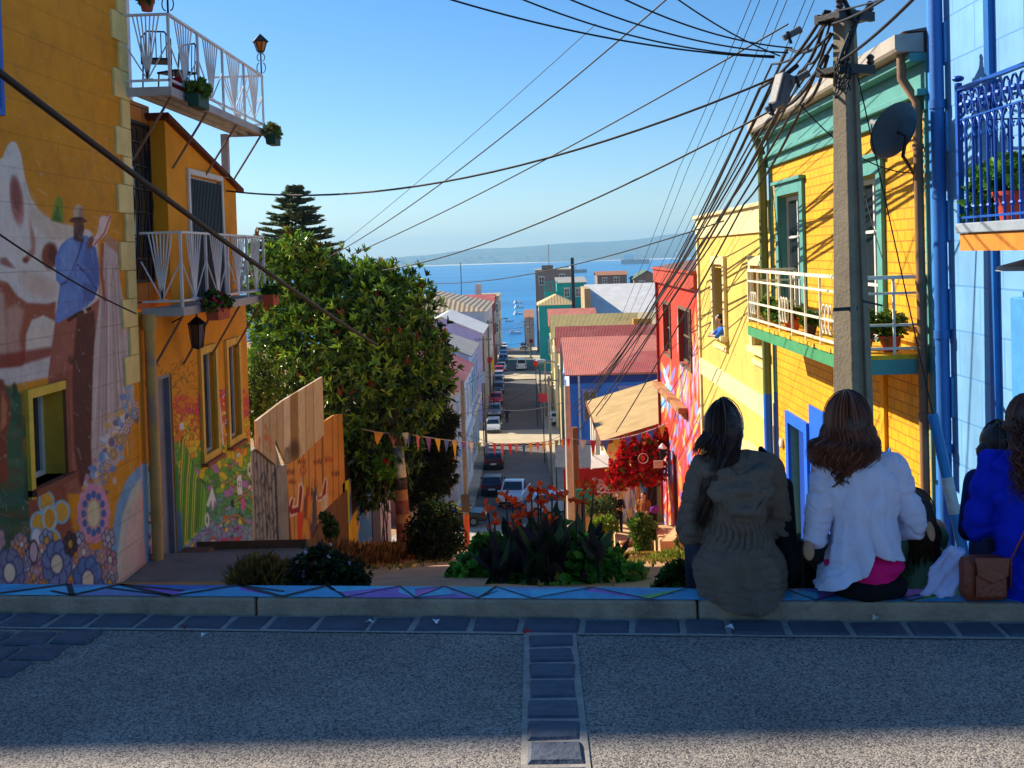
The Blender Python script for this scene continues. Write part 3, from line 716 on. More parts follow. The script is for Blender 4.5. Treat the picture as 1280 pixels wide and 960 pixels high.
L.box(mb, wrect[0] - t, wrect[0], wrect[2] - .1, wrect[3] + t, 0.002, .045); L.box(mb, wrect[0], wrect[1], wrect[3], wrect[3] + t, .002, .045)
mb.build('window_trim', mat('yellow_trim', C(232, 190, 66), rough=.7, stain=.4), f)
mb = MB(); L.box(mb, wrect[0] - .1, wrect[1] + .12, wrect[2] - .07, wrect[2], -.3, .10); L.box(mb, wrect[1], wrect[1] + t, wrect[2], wrect[3] + t, .002, .04)
mb.build('sill', mat('brown_sill', C(150, 84, 58), rough=.8, stain=.4), f)
u0, u1, v0, v1 = 10.95, 11.19, 3.1, 4.4
mb = MB(); L.frame(mb, u0, u1, v0, v1, .07, -.1, .04); f = mb.build('window', mat('blue_trim', C(60, 110, 190)), mh); g = MB(); L.box(g, u0 + .05, u1 - .05, v0 + .05, v1 - .05, .004, .012); g.build('pane', mat('white_frame', C(206, 204, 196), rough=.6, stain=.2), f)

# ---- rainbow house
cv = Canvas(178, 370, 330, 760, OR_, 2.0)
reg = [(212, 500), (228, 492), (245, 500), (250, 488), (304, 486), (316, 500), (330, 500), (330, 760), (200, 760), (205, 600)]
seeds, cols = [], []
bands = [(484, [C(222, 92, 130), C(206, 70, 110), C(226, 110, 140)]), (520, [C(228, 96, 60), C(226, 124, 40), C(214, 80, 90)]), (556, [C(236, 160, 30), C(240, 190, 40), C(228, 130, 40)]), (590, [C(226, 200, 50), C(150, 186, 60), C(110, 168, 60)]),
         (620, [C(104, 168, 56), C(84, 150, 64), C(140, 190, 70), C(180, 130, 180)]), (650, [C(96, 160, 120), C(108, 164, 154), C(92, 150, 90)]), (676, [C(150, 150, 180), C(136, 170, 178), C(164, 140, 190)]), (720, [C(170, 150, 196), C(150, 130, 186), C(186, 160, 206)])]
for k in range(950):
    x, y = rng.uniform(196, 326), rng.uniform(480, 720); yy = y + rng.normal(0, 9) - (x - 260) * .05
    i = int(np.clip(np.searchsorted([b_[0] for b_ in bands], yy), 0, len(bands) - 1)); seeds.append((x, y))
    c_ = random.choice(bands[i][1])
    if rng.random() < .07 and y > 560: c_ = random.choice([C(222, 90, 150), C(236, 206, 60), C(90, 160, 190), C(228, 226, 220), C(214, 110, 50)])
    cols.append(c_)
cv.cells(seeds, cols, edge=C(44, 36, 46), ew=.85, region=reg, sx=1.25)
for k in range(12):                                # tall stripes and grass blades
    x = 222 + k * 2.6; cv.poly([(x, 690 - k * 3), (x + 3, 600), (x + 6, 545 + k * 6), (x + 8, 560 + k * 6), (x + 5.5, 690 - k * 3)], random.choice([C(120, 186, 60), C(150, 200, 70), C(90, 160, 56), C(206, 196, 60)]), .3); cv.line([(x, 690 - k * 3), (x + 3, 600), (x + 6, 545 + k * 6)], .9, C(40, 50, 36))
for k in range(9):
    x0, y0 = rng.uniform(255, 300), rng.uniform(575, 650); p = [(x0 + t * 4, y0 + 5 * math.sin(t * .7 + k)) for t in range(9)]; cv.line(p, 2.4, random.choice([C(140, 190, 80), C(180, 140, 100), C(90, 150, 90)])); cv.line([(a, b_ + 1.6) for a, b_ in p], .8, C(40, 40, 40))
cv.poly([(258, 632), (265, 608), (271, 630), (268, 625), (266, 640), (264, 624), (261, 634)], C(236, 234, 230), .2)
cv.ell(301, 577, 2.6, 7, C(240, 200, 50)); cv.ell(312, 587, 2.5, 9, C(232, 230, 226), ring=.45); cv.ell(304, 630, 2.6, 8, C(226, 90, 160)); cv.ell(259, 650, 3, 9, C(228, 226, 220), ring=.5)
cv.poly([(296, 598), (298, 594), (302, 594), (303, 618), (297, 618)], C(236, 234, 232), .2); cv.line([(298, 602), (301, 602), (301, 608), (298, 608), (298, 602)], 1, C(60, 50, 70)); cv.poly([(288, 626), (292, 624), (293, 634), (289, 634)], C(30, 60, 70), .2)
cv.poly([(224, 530), (229, 528), (230, 536), (225, 538)], C(226, 220, 214), .2)
for k in range(60): cv.ell(rng.uniform(278, 302), rng.uniform(492, 556), .8, 1.1, C(236, 230, 226)); 
cv.line([(273, 494), (276, 520), (279, 556)], 2.2, C(232, 228, 224), .8)
for (xa, ya, xb, yb) in ((263, 492, 269, 560), (293, 488, 299, 540), (312, 488, 314, 540)):
    for t in range(16): cv.line([(xa + (xb - xa) * t / 15, ya + (yb - ya) * t / 15), (xa + (xb - xa) * t / 15 + 4, ya + (yb - ya) * t / 15)], 1.0, C(24, 20, 26))
    cv.line([(xa, ya), (xb, yb)], 1.2, C(24, 20, 26)); cv.line([(xa + 4, ya), (xb + 4, yb)], 1.2, C(24, 20, 26))
write(cv, 'ART', 252.5, 699, 5.2, 14, 2.6, C(222, 58, 62), dy=-.6); write(cv, '.', 274, 690, 4, 8, 3, C(222, 58, 62)); write(cv, 'BELIEVE', 276.5, 692, 2.9, 17, 2.0, C(222, 58, 62), dy=-.5)
cv.poly([(206, 500), (214, 500), (218, 560), (222, 610), (228, 700), (220, 700), (212, 610)], C(150, 40, 70), 1); cv.poly([(213, 580), (222, 580), (226, 640), (218, 640)], C(60, 130, 60), 2); cv.poly([(216, 640), (226, 640), (230, 700), (220, 700)], C(50, 100, 150), 2)
cv.poly([(178, 580), (196, 580), (202, 720), (178, 720)], C(150, 190, 214), 2)
for k in range(150): cv.ell(rng.uniform(186, 202), rng.uniform(640, 712), rng.uniform(.8, 2), rng.uniform(1, 3), random.choice([C(226, 190, 206), C(60, 50, 60), C(160, 120, 160), C(30, 26, 34)]))
for k in range(70):                                # black line work around the door head
    a = (rng.uniform(186, 246), rng.uniform(452, 492)); cv.line([a, (a[0] + rng.uniform(-7, 7), a[1] + rng.uniform(-8, 8))], .9, C(60, 44, 36), .9)
cv.poly([(318, 560), (330, 560), (330, 720), (318, 720)], C(70, 90, 170), 2, .7)

rh = thing('rainbow_house', 'orange house with rainbow scribble mural and two white fan-railed balconies', 'house', (0, 0, 0))
UE = 20.4
door = (15.5, 16.1, -2.85, -.12); w1 = (17.52, 18.22, -1.66, .02); w2 = (19.0, 19.68, -1.66, .02)
mb = MB(); L.sheet(mb, 14.74, UE, -4.6, .86, [door, w1, w2], res=.016, reveal=.16, rmi=1)
o = mb.build('painted_wall', [paint_mat(), orange], rh); paint_object(o, cv); o['label'] = 'ground floor wall in rainbow cells with red lettering at its foot'
bay = (17.25, 19.0, .9, 2.93)
mb = MB(); L.sheet(mb, 16.22, 20.0, .86, 3.75, [bay], res=.3, reveal=.12, top=lambda u: 3.72 - (u - 16.22) * .225)
mb.quad((XL, 16.22, .86), (XL, 16.22, 3.72), (XL - .3, 16.22, 3.72), (XL - .3, 16.22, .86))
mb.quad((XL, 20.0, .86), (XL - 4, 20.0, .86), (XL - 4, 20.0, 2.87), (XL, 20.0, 2.87)); mb.quad((XL, UE, -4.6), (XL - 6, UE, -4.6), (XL - 6, UE, .86), (XL, UE, .86)); mb.quad((XL, 20, .86), (XL, UE, .86), (XL - 4, UE, .86), (XL - 4, 20, .86))
mb.quad((XL - .02, 14.765, -4.6), (-16, 14.765, -4.6), (-16, 14.765, 3.9), (XL - .02, 14.765, 3.9)); mb.build('upper_wall', orange, rh)  # first quad: unseen side wall, added to stop sun leaking through the gap
mb = MB(); L2 = Wall((XL - .26, 0, 0), (0, 1, 0), (1, 0, 0)); L2.sheet(mb, 14.74, 16.3, .86, 3.9, [], res=.5); mb.build('recessed_wall', brick_mat('orange_siding', C(196, 132, 60), C(80, 50, 30), 8, .32, msize=.012), rh)
mb = MB(); mb.prism([(XL + .10, 16.1, 3.78), (XL + .10, 20.2, 2.88), (XL + .10, 20.2, 2.82), (XL + .10, 16.1, 3.70)], (-5, 0, 0)); mb.build('roof', mat('rust_red_tin', C(92, 46, 32), rough=.8, var=.3, stain=.3), rh)
mb = MB(); mb.box((XL - 1.2, 14.74, 3.9), (XL - 9, 18.2, 7.2)); mb.build('top_storey_wall', mat('white_boards', C(196, 198, 206), rough=.7, stain=.3), rh)
dm = mat('grey_blue_door', C(128, 126, 134), rough=.6, stain=.4)
mb = MB(); L.box(mb, door[0] + .06, door[1] - .06, door[2], door[3] - .06, -.15, -.10); L.frame(mb, door[0], door[1], door[2], door[3], .06, -.14, -.02, bottom=False)
d_ = mb.build('door', dm, rh); mb = MB(); mb.ball((XL - .08, door[0] + .12, -1.6), .03); mb.build('handle', mat('dark_iron', C(30, 28, 30), rough=.5, metal=.6, var=.2), d_)
mb = MB(); mb.box((XL - .1, 15.3, -3.4), (XL + .45, 16.4, door[2])); mb.build('doorstep', mat('step_brown', C(120, 76, 56), stain=.4), rh)
for wr in (w1, w2):
    f = window(rh, L, *wr, d=-.1, t=.05, mull=(2, 1), frame_m=mat('sun_bleached_wood', C(196, 190, 178), rough=.8, stain=.3))
    mb = MB(); L.frame(mb, wr[0] - .12, wr[1] + .12, wr[2] - .1, wr[3] + .12, .118, .003, .05); mb.build('window_trim', mat('ochre_trim', C(226, 180, 78), rough=.8, stain=.3), f)
    mb = MB(); L.box(mb, wr[0] - .14, wr[1] + .14, wr[2] - .15, wr[2] - .095, .0, .12); mb.build('sill', mat('brown_sill'), f)
iron = mat('black_iron', C(22, 22, 26), rough=.5, var=.2, bump=.05)
f = window(rh, L, *bay, d=-.09, t=.06, mull=(2, 2)); mb = MB(); L.frame(mb, bay[0] - .1, bay[1] + .08, bay[2], bay[3] + .1, .09, .003, .04, bottom=False); mb.build('window_trim', mat('white_frame'), f)
mb = MB()
for k in range(22): u = bay[0] + .03 + (bay[1] - bay[0] - .06) * k / 21; L.box(mb, u - .018, u + .018, bay[2] + .02, bay[3] - .05, -.02, .02)
for v in (bay[2] + .1, 1.9, bay[3] - .08): L.box(mb, bay[0] + .02, bay[1] - .02, v - .02, v + .02, -.03, -.02)
mb.build('window_bars', iron, f)
mb = MB(); L2.frame(mb, 15.05, 16.14, 1.25, 3.6, .04, .02, .06)
for k in range(1, 7): L2.box(mb, 15.05, 16.14, 1.25 + k * .34, 1.27 + k * .34, .02, .05)
for k in range(4): u = 15.07 + k * .27; mb.bar(L2.p(u, 1.3, .05), L2.p(u + .3, 2.4, .05), .02); mb.bar(L2.p(u + .3, 2.4, .05), L2.p(u, 3.5, .05), .02)
f = mb.build('window_bars', iron, rh); g = MB(); L2.box(g, 15.08, 16.1, 1.28, 3.58, .004, .012); g.build('pane', glass(), f)
# drainpipe at the junction, painted below
mb = MB(); P = [(XL + .12, 14.92, .7), (XL + .12, 14.92, -3.0)]
mb.tube(P, .075, 10); mb.tube([(XL + .12, 14.92, .82), (XL + .12, 14.92, .6)], .10, 10); mb.tube([(XL + .12, 14.92, -.1), (XL + .12, 14.92, -.18)], .085, 10); mb.tube([(XL + .12, 14.92, -1.3), (XL + .12, 14.92, -1.38)], .085, 10)
mb.build('drainpipe', mat('ochre_pipe', C(186, 150, 84), rough=.6, var=.3, scale=2, stain=.6, stain_col=C(90, 92, 150)), rh, smooth=40)

white_rail = mat('white_railing', C(214, 214, 214), rough=.5, var=.12, stain=.3, stain_col=C(150, 120, 96))
def fan_rail(mb, a, b, h, n, r=.011):
    """railing panels with bars fanning from the foot of each panel"""
    a, b = Vector(a), Vector(b); U = b - a; up = Vector((0, 0, 1))
    mb.bar(a + up * h, b + up * h, .05, .03); mb.bar(a + up * .09, b + up * .09, .035, .03)
    for i in range(n + 1 if n > 1 else 0): p = a + U * i / n; mb.bar(p, p + up * h, .035)
    for i in range(n):
        p0, p1 = a + U * i / n, a + U * (i + 1) / n; c = (p0 + p1) / 2 + up * .10; w_ = (p1 - p0)
        for k in range(1, 10):
            t = k / 10
            q = p0 + up * (.1 + (h - .1) * t * 2.2) if t < .2 / .55 * .55 and False else p0 + w_ * t + up * h
            if t < .16: q = p0 + up * h * .62
            if t > .84: q = p1 + up * h * .62
            mb.tube([c, q], r, 5, cap=False)
        mb.tube([c - w_ * .12, c + w_ * .12], .02, 5)
def deck(mb, x0, x1, y0, y1, z, slat=.09):
    mb.box((x1 - .05, y0, z - .12), (x1, y1, z)); mb.box((x0, y0, z - .12), (x1 - .05, y0 + .05, z)); mb.box((x0, y1 - .05, z - .12), (x1 - .05, y1, z))
    y = y0 + .06
    while y < y1 - .1: mb.box((x0, y, z - .04), (x1 - .052, y + slat * .72, z - .01)); y += slat
    for k in range(3): xx = x0 + (x1 - x0) * (k + .5) / 3.2; mb.box((xx, y0 + .052, z - .10), (xx + .05, y1 - .052, z - .045))
grey_deck = mat('grey_deck', C(170, 168, 164), rough=.7, var=.2, stain=.4)
for (z, y0, y1, n, xf, nm) in ((.90, 14.95, 19.6, 4, -4.9, 'lower balcony'), (3.92, 14.62, 19.75, 4, -4.85, 'upper balcony')):
    mb = MB(); deck(mb, XL + .004, xf, y0, y1, z); fl = mb.build('balcony', grey_deck, rh); fl['label'] = nm + ' with white fan railing'
    mb = MB(); fan_rail(mb, (xf - .02, y0 + .02, z), (xf - .02, y1 - .02, z), 1.05 if z < 2 else .98, n)
    fan_rail(mb, (XL + .02, y0 + .02, z), (xf - .02, y0 + .02, z), 1.05 if z < 2 else .98, 1)
    fan_rail(mb, (XL - .3, y1 - .02, z), (xf - .02, y1 - .02, z), 1.05 if z < 2 else .98, 1)
    mb.build('railing', white_rail, fl)
    for y in np.linspace(y0 + .15, y1 - .1, 4): mb = MB(); mb.tube([(xf - .06, y, z - .12), (XL + .02, y + .05, z - .95)], .018, 6); mb.build('bracket', mat('brown_bracket', C(120, 92, 76), rough=.6, stain=.5), fl)
mb = MB(); mb.box((XL - .02, 19.2, 3.02), (XL + .1, 19.32, 3.8)); mb.build('post', grey_deck, rh)
mb = MB(); mb.box((XL - .4, 14.76, 3.93), (XL - .1, 15.1, 7.2)); mb.build('porch_pillar', mat('white_boards'), rh)
# lantern on the wall
lant = thing('wall_lantern', 'black iron lantern on a bracket above the doorway of the rainbow house', 'lantern', (XL + .35, 16.3, .42))
mb = MB(); mb.lathe([(.02, .28), (.14, .18), (.15, .16)], seg=6); mb.lathe([(.08, -.2), (.09, -.17), (.02, -.22)], seg=6)
for k in range(6): a = k * math.pi / 3; mb.bar((.13 * math.cos(a), .13 * math.sin(a), .16), (.085 * math.cos(a), .085 * math.sin(a), -.18), .015)
mb.build('lantern_cage', iron, lant); mb = MB(); mb.lathe([(.115, .155), (.075, -.17)], seg=6); mb.build('lantern_glass', mat('smoky_glass', C(60, 52, 44), rough=.2, spec=.6), lant)
mb = MB(); mb.tube([(0, 0, .28), (0, 0, .42), (-.35, -.1, .42)], .014); mb.tube([(-.35, -.1, .2), (-.2, -.06, .28), (-.1, -.03, .40)], .012); mb.build('arm', iron, lant)
# ================================================================== RIGHT ROW: red, cream, yellow and blue houses
XR = 4.7
Q = Wall((XR, 0, 0), (0, 1, 0), (-1, 0, 0))
cream_m = mat('cream_trim', C(226, 208, 150), rough=.8, var=.1, stain=.2)
def shell(root, name, m, y0, y1, z0, z1, depth=9.0, near=True):
    """back, side and top faces of a house whose front sheet stands at X = XR"""
    mb = MB(); a, b = XR, XR + depth
    if near: mb.quad((a, y0, z0), (b, y0, z0), (b, y0, z1), (a, y0, z1))
    mb.quad((a, y1, z0), (a, y1, z1), (b, y1, z1), (b, y1, z0)); mb.quad((b, y0, z0), (b, y1, z0), (b, y1, z1), (b, y0, z1))
    mb.quad((a, y0, z1), (b, y0, z1), (b, y1, z1), (a, y1, z1)); return mb.build(name, m, root)

# ---- red house with splashed paint
cv = Canvas(815, 330, 885, 720, C(206, 58, 34), 2.2)
for k in range(300):
    y = 450 + 250 * rng.uniform(0, 1) ** .8; x = rng.uniform(822, 880)
    if y < 500 and rng.uniform() < .45: continue
    c_ = random.choice([C(90, 130, 214), C(110, 160, 226), C(222, 110, 150), C(236, 196, 90), C(230, 226, 230), C(70, 90, 180), C(222, 90, 60), C(200, 70, 110), C(236, 150, 60), C(170, 120, 200)])
    cv.ell(x, y, rng.uniform(.7, 2.2), rng.uniform(3, 15), c_, rot=rng.normal(0, .25), soft=.5, a=.85)
for k in range(50): x, y = rng.uniform(846, 872), rng.uniform(400, 500); cv.ell(x, y, rng.uniform(.5, 1.2), rng.uniform(6, 22), random.choice([C(226, 160, 200), C(236, 190, 90), C(170, 140, 220), C(226, 220, 226)]), soft=.5, a=.7)
cv.poly([(866, 345), (872, 340), (872, 372), (868, 366)], C(200, 120, 190), 1.5, .8)
for k in range(26): x, y = rng.uniform(825, 838), rng.uniform(484, 512); cv.ell(x, y, rng.uniform(1, 2.5), rng.uniform(3, 8), random.choice([C(60, 140, 220), C(120, 190, 236), C(236, 220, 120)]), soft=.5)
red = thing('red_house', 'red two-storey house splashed with multicoloured paint along its lower wall', 'house')
ra = (37.7, 39.5, -2.2, -.45); rb = (32.8, 35.3, -2.15, -.42); rd = (36.9, 38.2, -8.3, -5.6); re_ = (32.6, 34.2, -8.0, -5.3)
mb = MB(); Q.sheet(mb, 31.0, 41.3, -9.6, .75, [ra, rb, rd, re_], res=.05, reveal=.2, rmi=1)
redm = mat('red_plaster', C(206, 58, 34), rough=.8, var=.18, stain=.25)
o = mb.build('painted_wall', [paint_mat(), redm], red); paint_object(o, cv)
shell(red, 'side_wall', redm, 31.0, 41.3, -9.6, .75)
mb = MB(); Q.box(mb, 30.98, 41.45, .30, .78, .003, .16); Q.box(mb, 30.98, 41.45, .78, .86, -.1, .22); mb.build('cornice', mat('red_cornice', C(176, 66, 42), rough=.8, stain=.4), red, bevel=.01)
mb = MB(); mb.prism([(XR - .2, 31, .86), (XR + 9, 31, 2.2), (XR + 9, 31, 2.1), (XR - .2, 31, .80)], (0, 10.3, 0)); mb.build('roof', tin_mat('rust_tin', C(132, 92, 72), 'Y', 5), red)
for wr in (ra, rb):
    f = window(red, Q, *wr, d=-.12, t=.09, mull=(2, 2), frame_m=mat('brown_frame', C(112, 92, 72), rough=.7)); mb = MB(); Q.frame(mb, wr[0] - .1, wr[1] + .1, wr[2] - .1, wr[3] + .1, .098, .003, .05); mb.build('window_trim', mat('brown_frame'), f)
mb = MB(); Q.box(mb, 34.0, 41.35, -3.68, -3.5, .003, .30); Q.box(mb, 34.0, 41.35, -3.85, -3.68, .003, .14); mb.build('ledge', mat('ledge_tan', C(176, 120, 76), stain=.4), red, bevel=.015)
for dd in (rd, re_):
    mb = MB(); Q.box(mb, dd[0] + .08, dd[1] - .08, dd[2], dd[3] - .08, -.16, -.1); Q.frame(mb, dd[0], dd[1], dd[2], dd[3], .08, -.15, -.02, bottom=False)
    d_ = mb.build('door', mat('dark_red_wood', C(112, 40, 30), rough=.6, stain=.3), red); mb = MB(); mb.ball((XR + .08, dd[0] + .2, dd[2] + 1.0), .04); mb.build('handle', iron, d_)
mb = MB(); mb.tube([(XR - .08, 41.1, .3), (XR - .08, 41.1, -8.6)], .06, 8); mb.build('drainpipe', mat('dark_red_pipe', C(140, 34, 26), rough=.5), red)

# ---- cream house
ch = thing('cream_house', 'pale yellow rendered house with cream window surrounds, a sloping white band and a flat parapet', 'house')
cA = (26.7, 28.2, -.66, 1.0); cB = (22.0, 23.2, -.6, 1.02)
stuc = mat('pale_yellow_render', C(218, 186, 92), rough=.9, var=.2, scale=1.6, bump=.9, bscale=18, stain=.4, streak=1, stain_col=C(150, 120, 60))
mb = MB(); Q.sheet(mb, 21.45, 30.97, -8.4, 2.3, [cA, cB], res=.8, reveal=.28); mb.build('front_wall', stuc, ch); shell(ch, 'side_wall', stuc, 21.45, 30.97, -8.4, 2.3)
mb = MB(); Q.box(mb, 21.44, 31.0, 1.80, 2.34, .003, .06); Q.box(mb, 21.44, 31.05, 2.34, 2.42, -.2, .14); mb.build('parapet', cream_m, ch, bevel=.01)
mb = MB(); Q.box(mb, 21.44, 31.0, -2.05, -1.6, .003, .05); mb.build('band', cream_m, ch)
for q in ((30.78, 30.98, 1.8), (21.44, 21.62, -2.05)): mb = MB(); Q.box(mb, q[0], q[1], -8.4, q[2], .003, .06); mb.build('pilaster', cream_m, ch)
for wr in (cA, cB):
    f = window(ch, Q, *wr, d=-.2, t=.06, mull=(2, 1), frame_m=mat('brown_frame')); 
    mb = MB(); Q.frame(mb, wr[0] - .22, wr[1] + .22, wr[2], wr[3] + .30, .21, .003, .09, bottom=False); mb.build('window_trim', cream_m, f, bevel=.008)
    mb = MB(); Q.box(mb, wr[0] - .26, wr[1] + .26, wr[2] - .14, wr[2] - .003, -.25, .16); Q.box(mb, wr[0] - .2, wr[1] + .2, wr[2] - .4, wr[2] - .3, .003, .07); mb.build('sill', cream_m, f, bevel=.008)
    mb = MB(); cm_ = mat('curtain', C(176, 170, 156), rough=.9, bump=0); 
    for k in range(7): u = wr[0] + .08 + k * .09; Q.box(mb, u, u + .07, wr[2] + .1, wr[3] - .05, -.30 - .02 * (k % 2), -.27); 
    mb.build('curtain', cm_, f)
mb = MB(); Q.box(mb, 21.6, 24.2, -3.05, -2.8, .003, .55); Q.box(mb, 21.7, 24.1, -3.4, -3.05, .003, .2); mb.build('door_canopy', cream_m, ch, bevel=.02)
mb = MB(); Q.box(mb, 22.2, 23.4, -5.5, -3.45, .003, .03); mb.build('door', mat('door_ochre', C(190, 150, 70)), ch)

# ---- yellow house
yh = thing('yellow_house', 'bright yellow shingled house with teal window frames, teal cornice and a green-edged balcony', 'house')
Y0, Y1 = 12.78, 21.42
yel = brick_mat('yellow_shingle', C(228, 164, 16), C(182, 124, 16), .27, .138, axis='Y', msize=.010, vary=.07, bump=.7)
yel2 = mat('yellow_plain', C(226, 164, 22), rough=.85, var=.12, stain=.25, stain_col=C(170, 120, 30))
teal = mat('teal_paint', C(84, 150, 142), rough=.6, var=.15, scale=4, stain=.25, stain_col=C(120, 150, 130))
dA = (18.95, 20.6, .16, 2.42); dB = (14.72, 16.0, .16, 2.42); dd = (19.0, 20.2, -4.6, -1.75)
mb = MB(); Q.sheet(mb, Y0, Y1, -5.4, 3.05, [dA, dB, dd], res=.9, reveal=.2, rmi=1); mb.build('front_wall', [yel, teal], yh); shell(yh, 'side_wall', yel2, Y0, Y1, -5.4, 3.6)
mb = MB(); Q.box(mb, Y0, Y1 + .02, 3.05, 3.22, .003, .07); Q.box(mb, Y0, Y1 + .02, 3.22, 3.30, .0, .16); Q.box(mb, Y0, Y1 + .02, 3.30, 3.62, .0, .06); Q.box(mb, Y0, Y1 + .04, 3.62, 3.72, .0, .24)
mb.build('cornice', teal, yh, bevel=.012)
mb = MB(); g_ = [(XR - .06, 3.96), (XR - .40, 3.94), (XR - .40, 3.78), (XR - .37, 3.74), (XR - .10, 3.725), (XR - .06, 3.725)]
mb.prism([(x, Y0 + .02, z) for x, z in g_], (0, Y1 - Y0 + .1, 0)); mb.build('gutter', mat('grey_zinc', C(176, 166, 150), rough=.55, var=.2, stain=.4), yh, bevel=.008)
mb = MB(); mb.prism([(XR - .3, Y0, 3.97), (XR + 9, Y0, 5.4), (XR + 9, Y0, 5.3), (XR - .06, Y0, 3.97)], (0, Y1 - Y0, 0)); mb.build('roof', tin_mat('rust_tin', C(132, 92, 72), 'Y', 5), yh)
whitef = mat('white_frame', C(206, 204, 196), rough=.6, stain=.2)
curt = mat('lace_curtain', C(150, 146, 140), rough=.9, bump=0, var=.25, scale=6)
for dr in (dA, dB):
    f = window(yh, Q, *dr, d=-.14, t=.075, mull=(2, 3), name='french_window'); f_ = f
    mb = MB(); Q.frame(mb, dr[0] - .22, dr[1] + .22, dr[2], dr[3] + .24, .215, .003, .06, bottom=False); Q.box(mb, dr[0] - .28, dr[1] + .28, dr[3] + .24, dr[3] + .30, .003, .12); mb.build('window_trim', teal, f, bevel=.006)
    mb = MB(); Q.box(mb, dr[0] + .08, dr[0] + .5, dr[2] + .1, dr[3] - .1, -.17, -.16); Q.box(mb, dr[1] - .5, dr[1] - .08, dr[2] + .1, dr[3] - .1, -.17, -.16); mb.build('curtain', curt, f)
mb = MB(); Q.box(mb, Y0 + .002, Y0 + .17, -5.4, 3.05, .003, .035); mb.build('corner_trim', teal, yh); mb = MB(); Q.box(mb, Y1 - .2, Y1 - .002, -1.35, 3.05, .003, .035); mb.build('corner_trim', teal, yh)
blu = mat('bright_blue_paint', C(24, 100, 214), rough=.6, var=.14, stain=.15)
mb = MB(); Q.box(mb, Y1 - .2, Y1 - .002, -5.4, -1.36, .003, .035); mb.build('corner_trim', blu, yh)
mb = MB(); Q.box(mb, dd[0] + .1, dd[1] - .1, dd[2], dd[3] - .1, -.18, -.12); Q.box(mb, dd[0] + .25, dd[1] - .25, dd[2] + .2, -3.4, -.12, -.1); Q.box(mb, dd[0] + .25, dd[1] - .25, -3.2, dd[3] - .3, -.12, -.1); d_ = mb.build('door', mat('deep_blue_door', C(20, 66, 160), rough=.5, var=.1), yh)
mb = MB(); Q.frame(mb, dd[0] - .2, dd[1] + .2, dd[2], dd[3] + .16, .2, .003, .06, bottom=False); mb.build('door_frame', blu, d_); mb = MB(); mb.ball((XR + .1, dd[0] + .25, -3.3), .05); mb.build('handle', iron, d_)
mb = MB(); mb.lathe([(.001, 0), (.10, .0), (.10, .03), (.07, .05)], seg=14); pl_ = mb.build('meter_disc', mat('pale_disc', C(200, 196, 180)), yh); pl_.rotation_euler = (0, R(-90), 0); pl_.location = (XR - .02, 20.85, -2.3)
mb = MB(); Q.box(mb, 14.5, dd[0] - .21, -5.4, -1.25, .003, .012); mb.build('plinth', blu, yh)
mb = MB(); Q.box(mb, 14.6, 14.75, -2.2, -.2, .003, .05); mb.build('pilaster', yel2, yh)
# balcony
ZB = .16; BF = XR - .9; by0, by1 = 12.32 + .5, 19.45
by0 = 12.95
fl = MB(); 
y = by0
while y < by1: fl.box((BF - .02 + random.uniform(-.015, .01), y, ZB - .05), (XR - .004, min(y + .2, by1) - .008, ZB + random.uniform(0, .008))); y += .2
fl = fl.build('balcony', mat('yellow_planks', C(222, 176, 40), rough=.8, var=.3, scale=5, stain=.4, stain_col=C(120, 90, 40)), yh)
mb = MB(); mb.box((BF, by0 - .004, ZB - .23), (BF + .05, by1, ZB - .052)); mb.box((BF + .05, by1 - .05, ZB - .23), (XR - .004, by1, ZB - .052)); mb.build('fascia', mat('green_fascia', C(70, 148, 96), rough=.6, stain=.3), fl)
mb = MB(); mb.box((BF + .052, by0, ZB - .23), (XR - .004, by0 + .05, ZB - .052)); mb.build('fascia', teal, fl)
rail_m = mat('cream_railing', C(232, 226, 200), rough=.5, var=.12, stain=.3, stain_col=C(160, 110, 60))
def bal_rail(mb, a, b, n, coil=()):
    a, b = Vector(a), Vector(b); U = (b - a); up = Vector((0, 0, 1))
    for h, w_ in ((.93, .045), (.74, .03), (.36, .03), (.08, .03)): mb.bar(a + up * h, b + up * h, w_, w_)
    for i in range(n + 1): p = a + U * i / n; mb.bar(p, p + up * .93, .045 if i in (0, n) else .028)
    d = U.normalized()
    for c in coil:
        for k in range(3):
            q = a + U * c + d * (k * .17 - .17) + up * .36
            mb.tube([q + d * .085 * math.cos(t * .5236) + up * (.19 * math.sin(t * .5236)) for t in range(13)], .014, 5, cap=False)
mb = MB(); bal_rail(mb, (BF + .03, by0 + .03, ZB), (BF + .03, by1 - .03, ZB), 8, (.2, .58, .94)); bal_rail(mb, (BF + .09, by0 + .032, ZB), (XR - .03, by0 + .032, ZB), 2); bal_rail(mb, (BF + .09, by1 - .032, ZB), (XR - .03, by1 - .032, ZB), 1)
mb.build('railing', rail_m, fl)
# pipes
mb = MB(); mb.tube([(XR - .26, Y0 + .22, 3.74), (XR - .26, Y0 + .22, 3.45), (XR - .12, Y0 + .12, 3.15), (XR - .12, Y0 + .12, -3.2)], .055, 10)
for z in (2.6, 1.0, -.6, -1.8): mb.tube([(XR - .12, Y0 + .12, z), (XR - .12, Y0 + .12, z + .06)], .066, 10)
mb.build('drainpipe', mat('brown_pipe', C(150, 112, 82), rough=.55, var=.25, stain=.4), yh, smooth=40)
mb = MB(); mb.tube([(XR - .3, Y1 - .05, 3.74), (XR - .16, Y1 - .02, 3.3), (XR - .16, Y1 - .02, -1.4)], .085, 10); mb.build('drainpipe', mat('moss_pipe', C(92, 112, 62), rough=.6, var=.3, scale=2, stain=.5, stain_col=C(150, 110, 60)), yh, smooth=40)
mb = MB(); mb.tube([(XR - .16, Y1 - .02, -1.4), (XR - .16, Y1 - .02, -5)], .085, 10); mb.build('drainpipe', blu, yh, smooth=40)

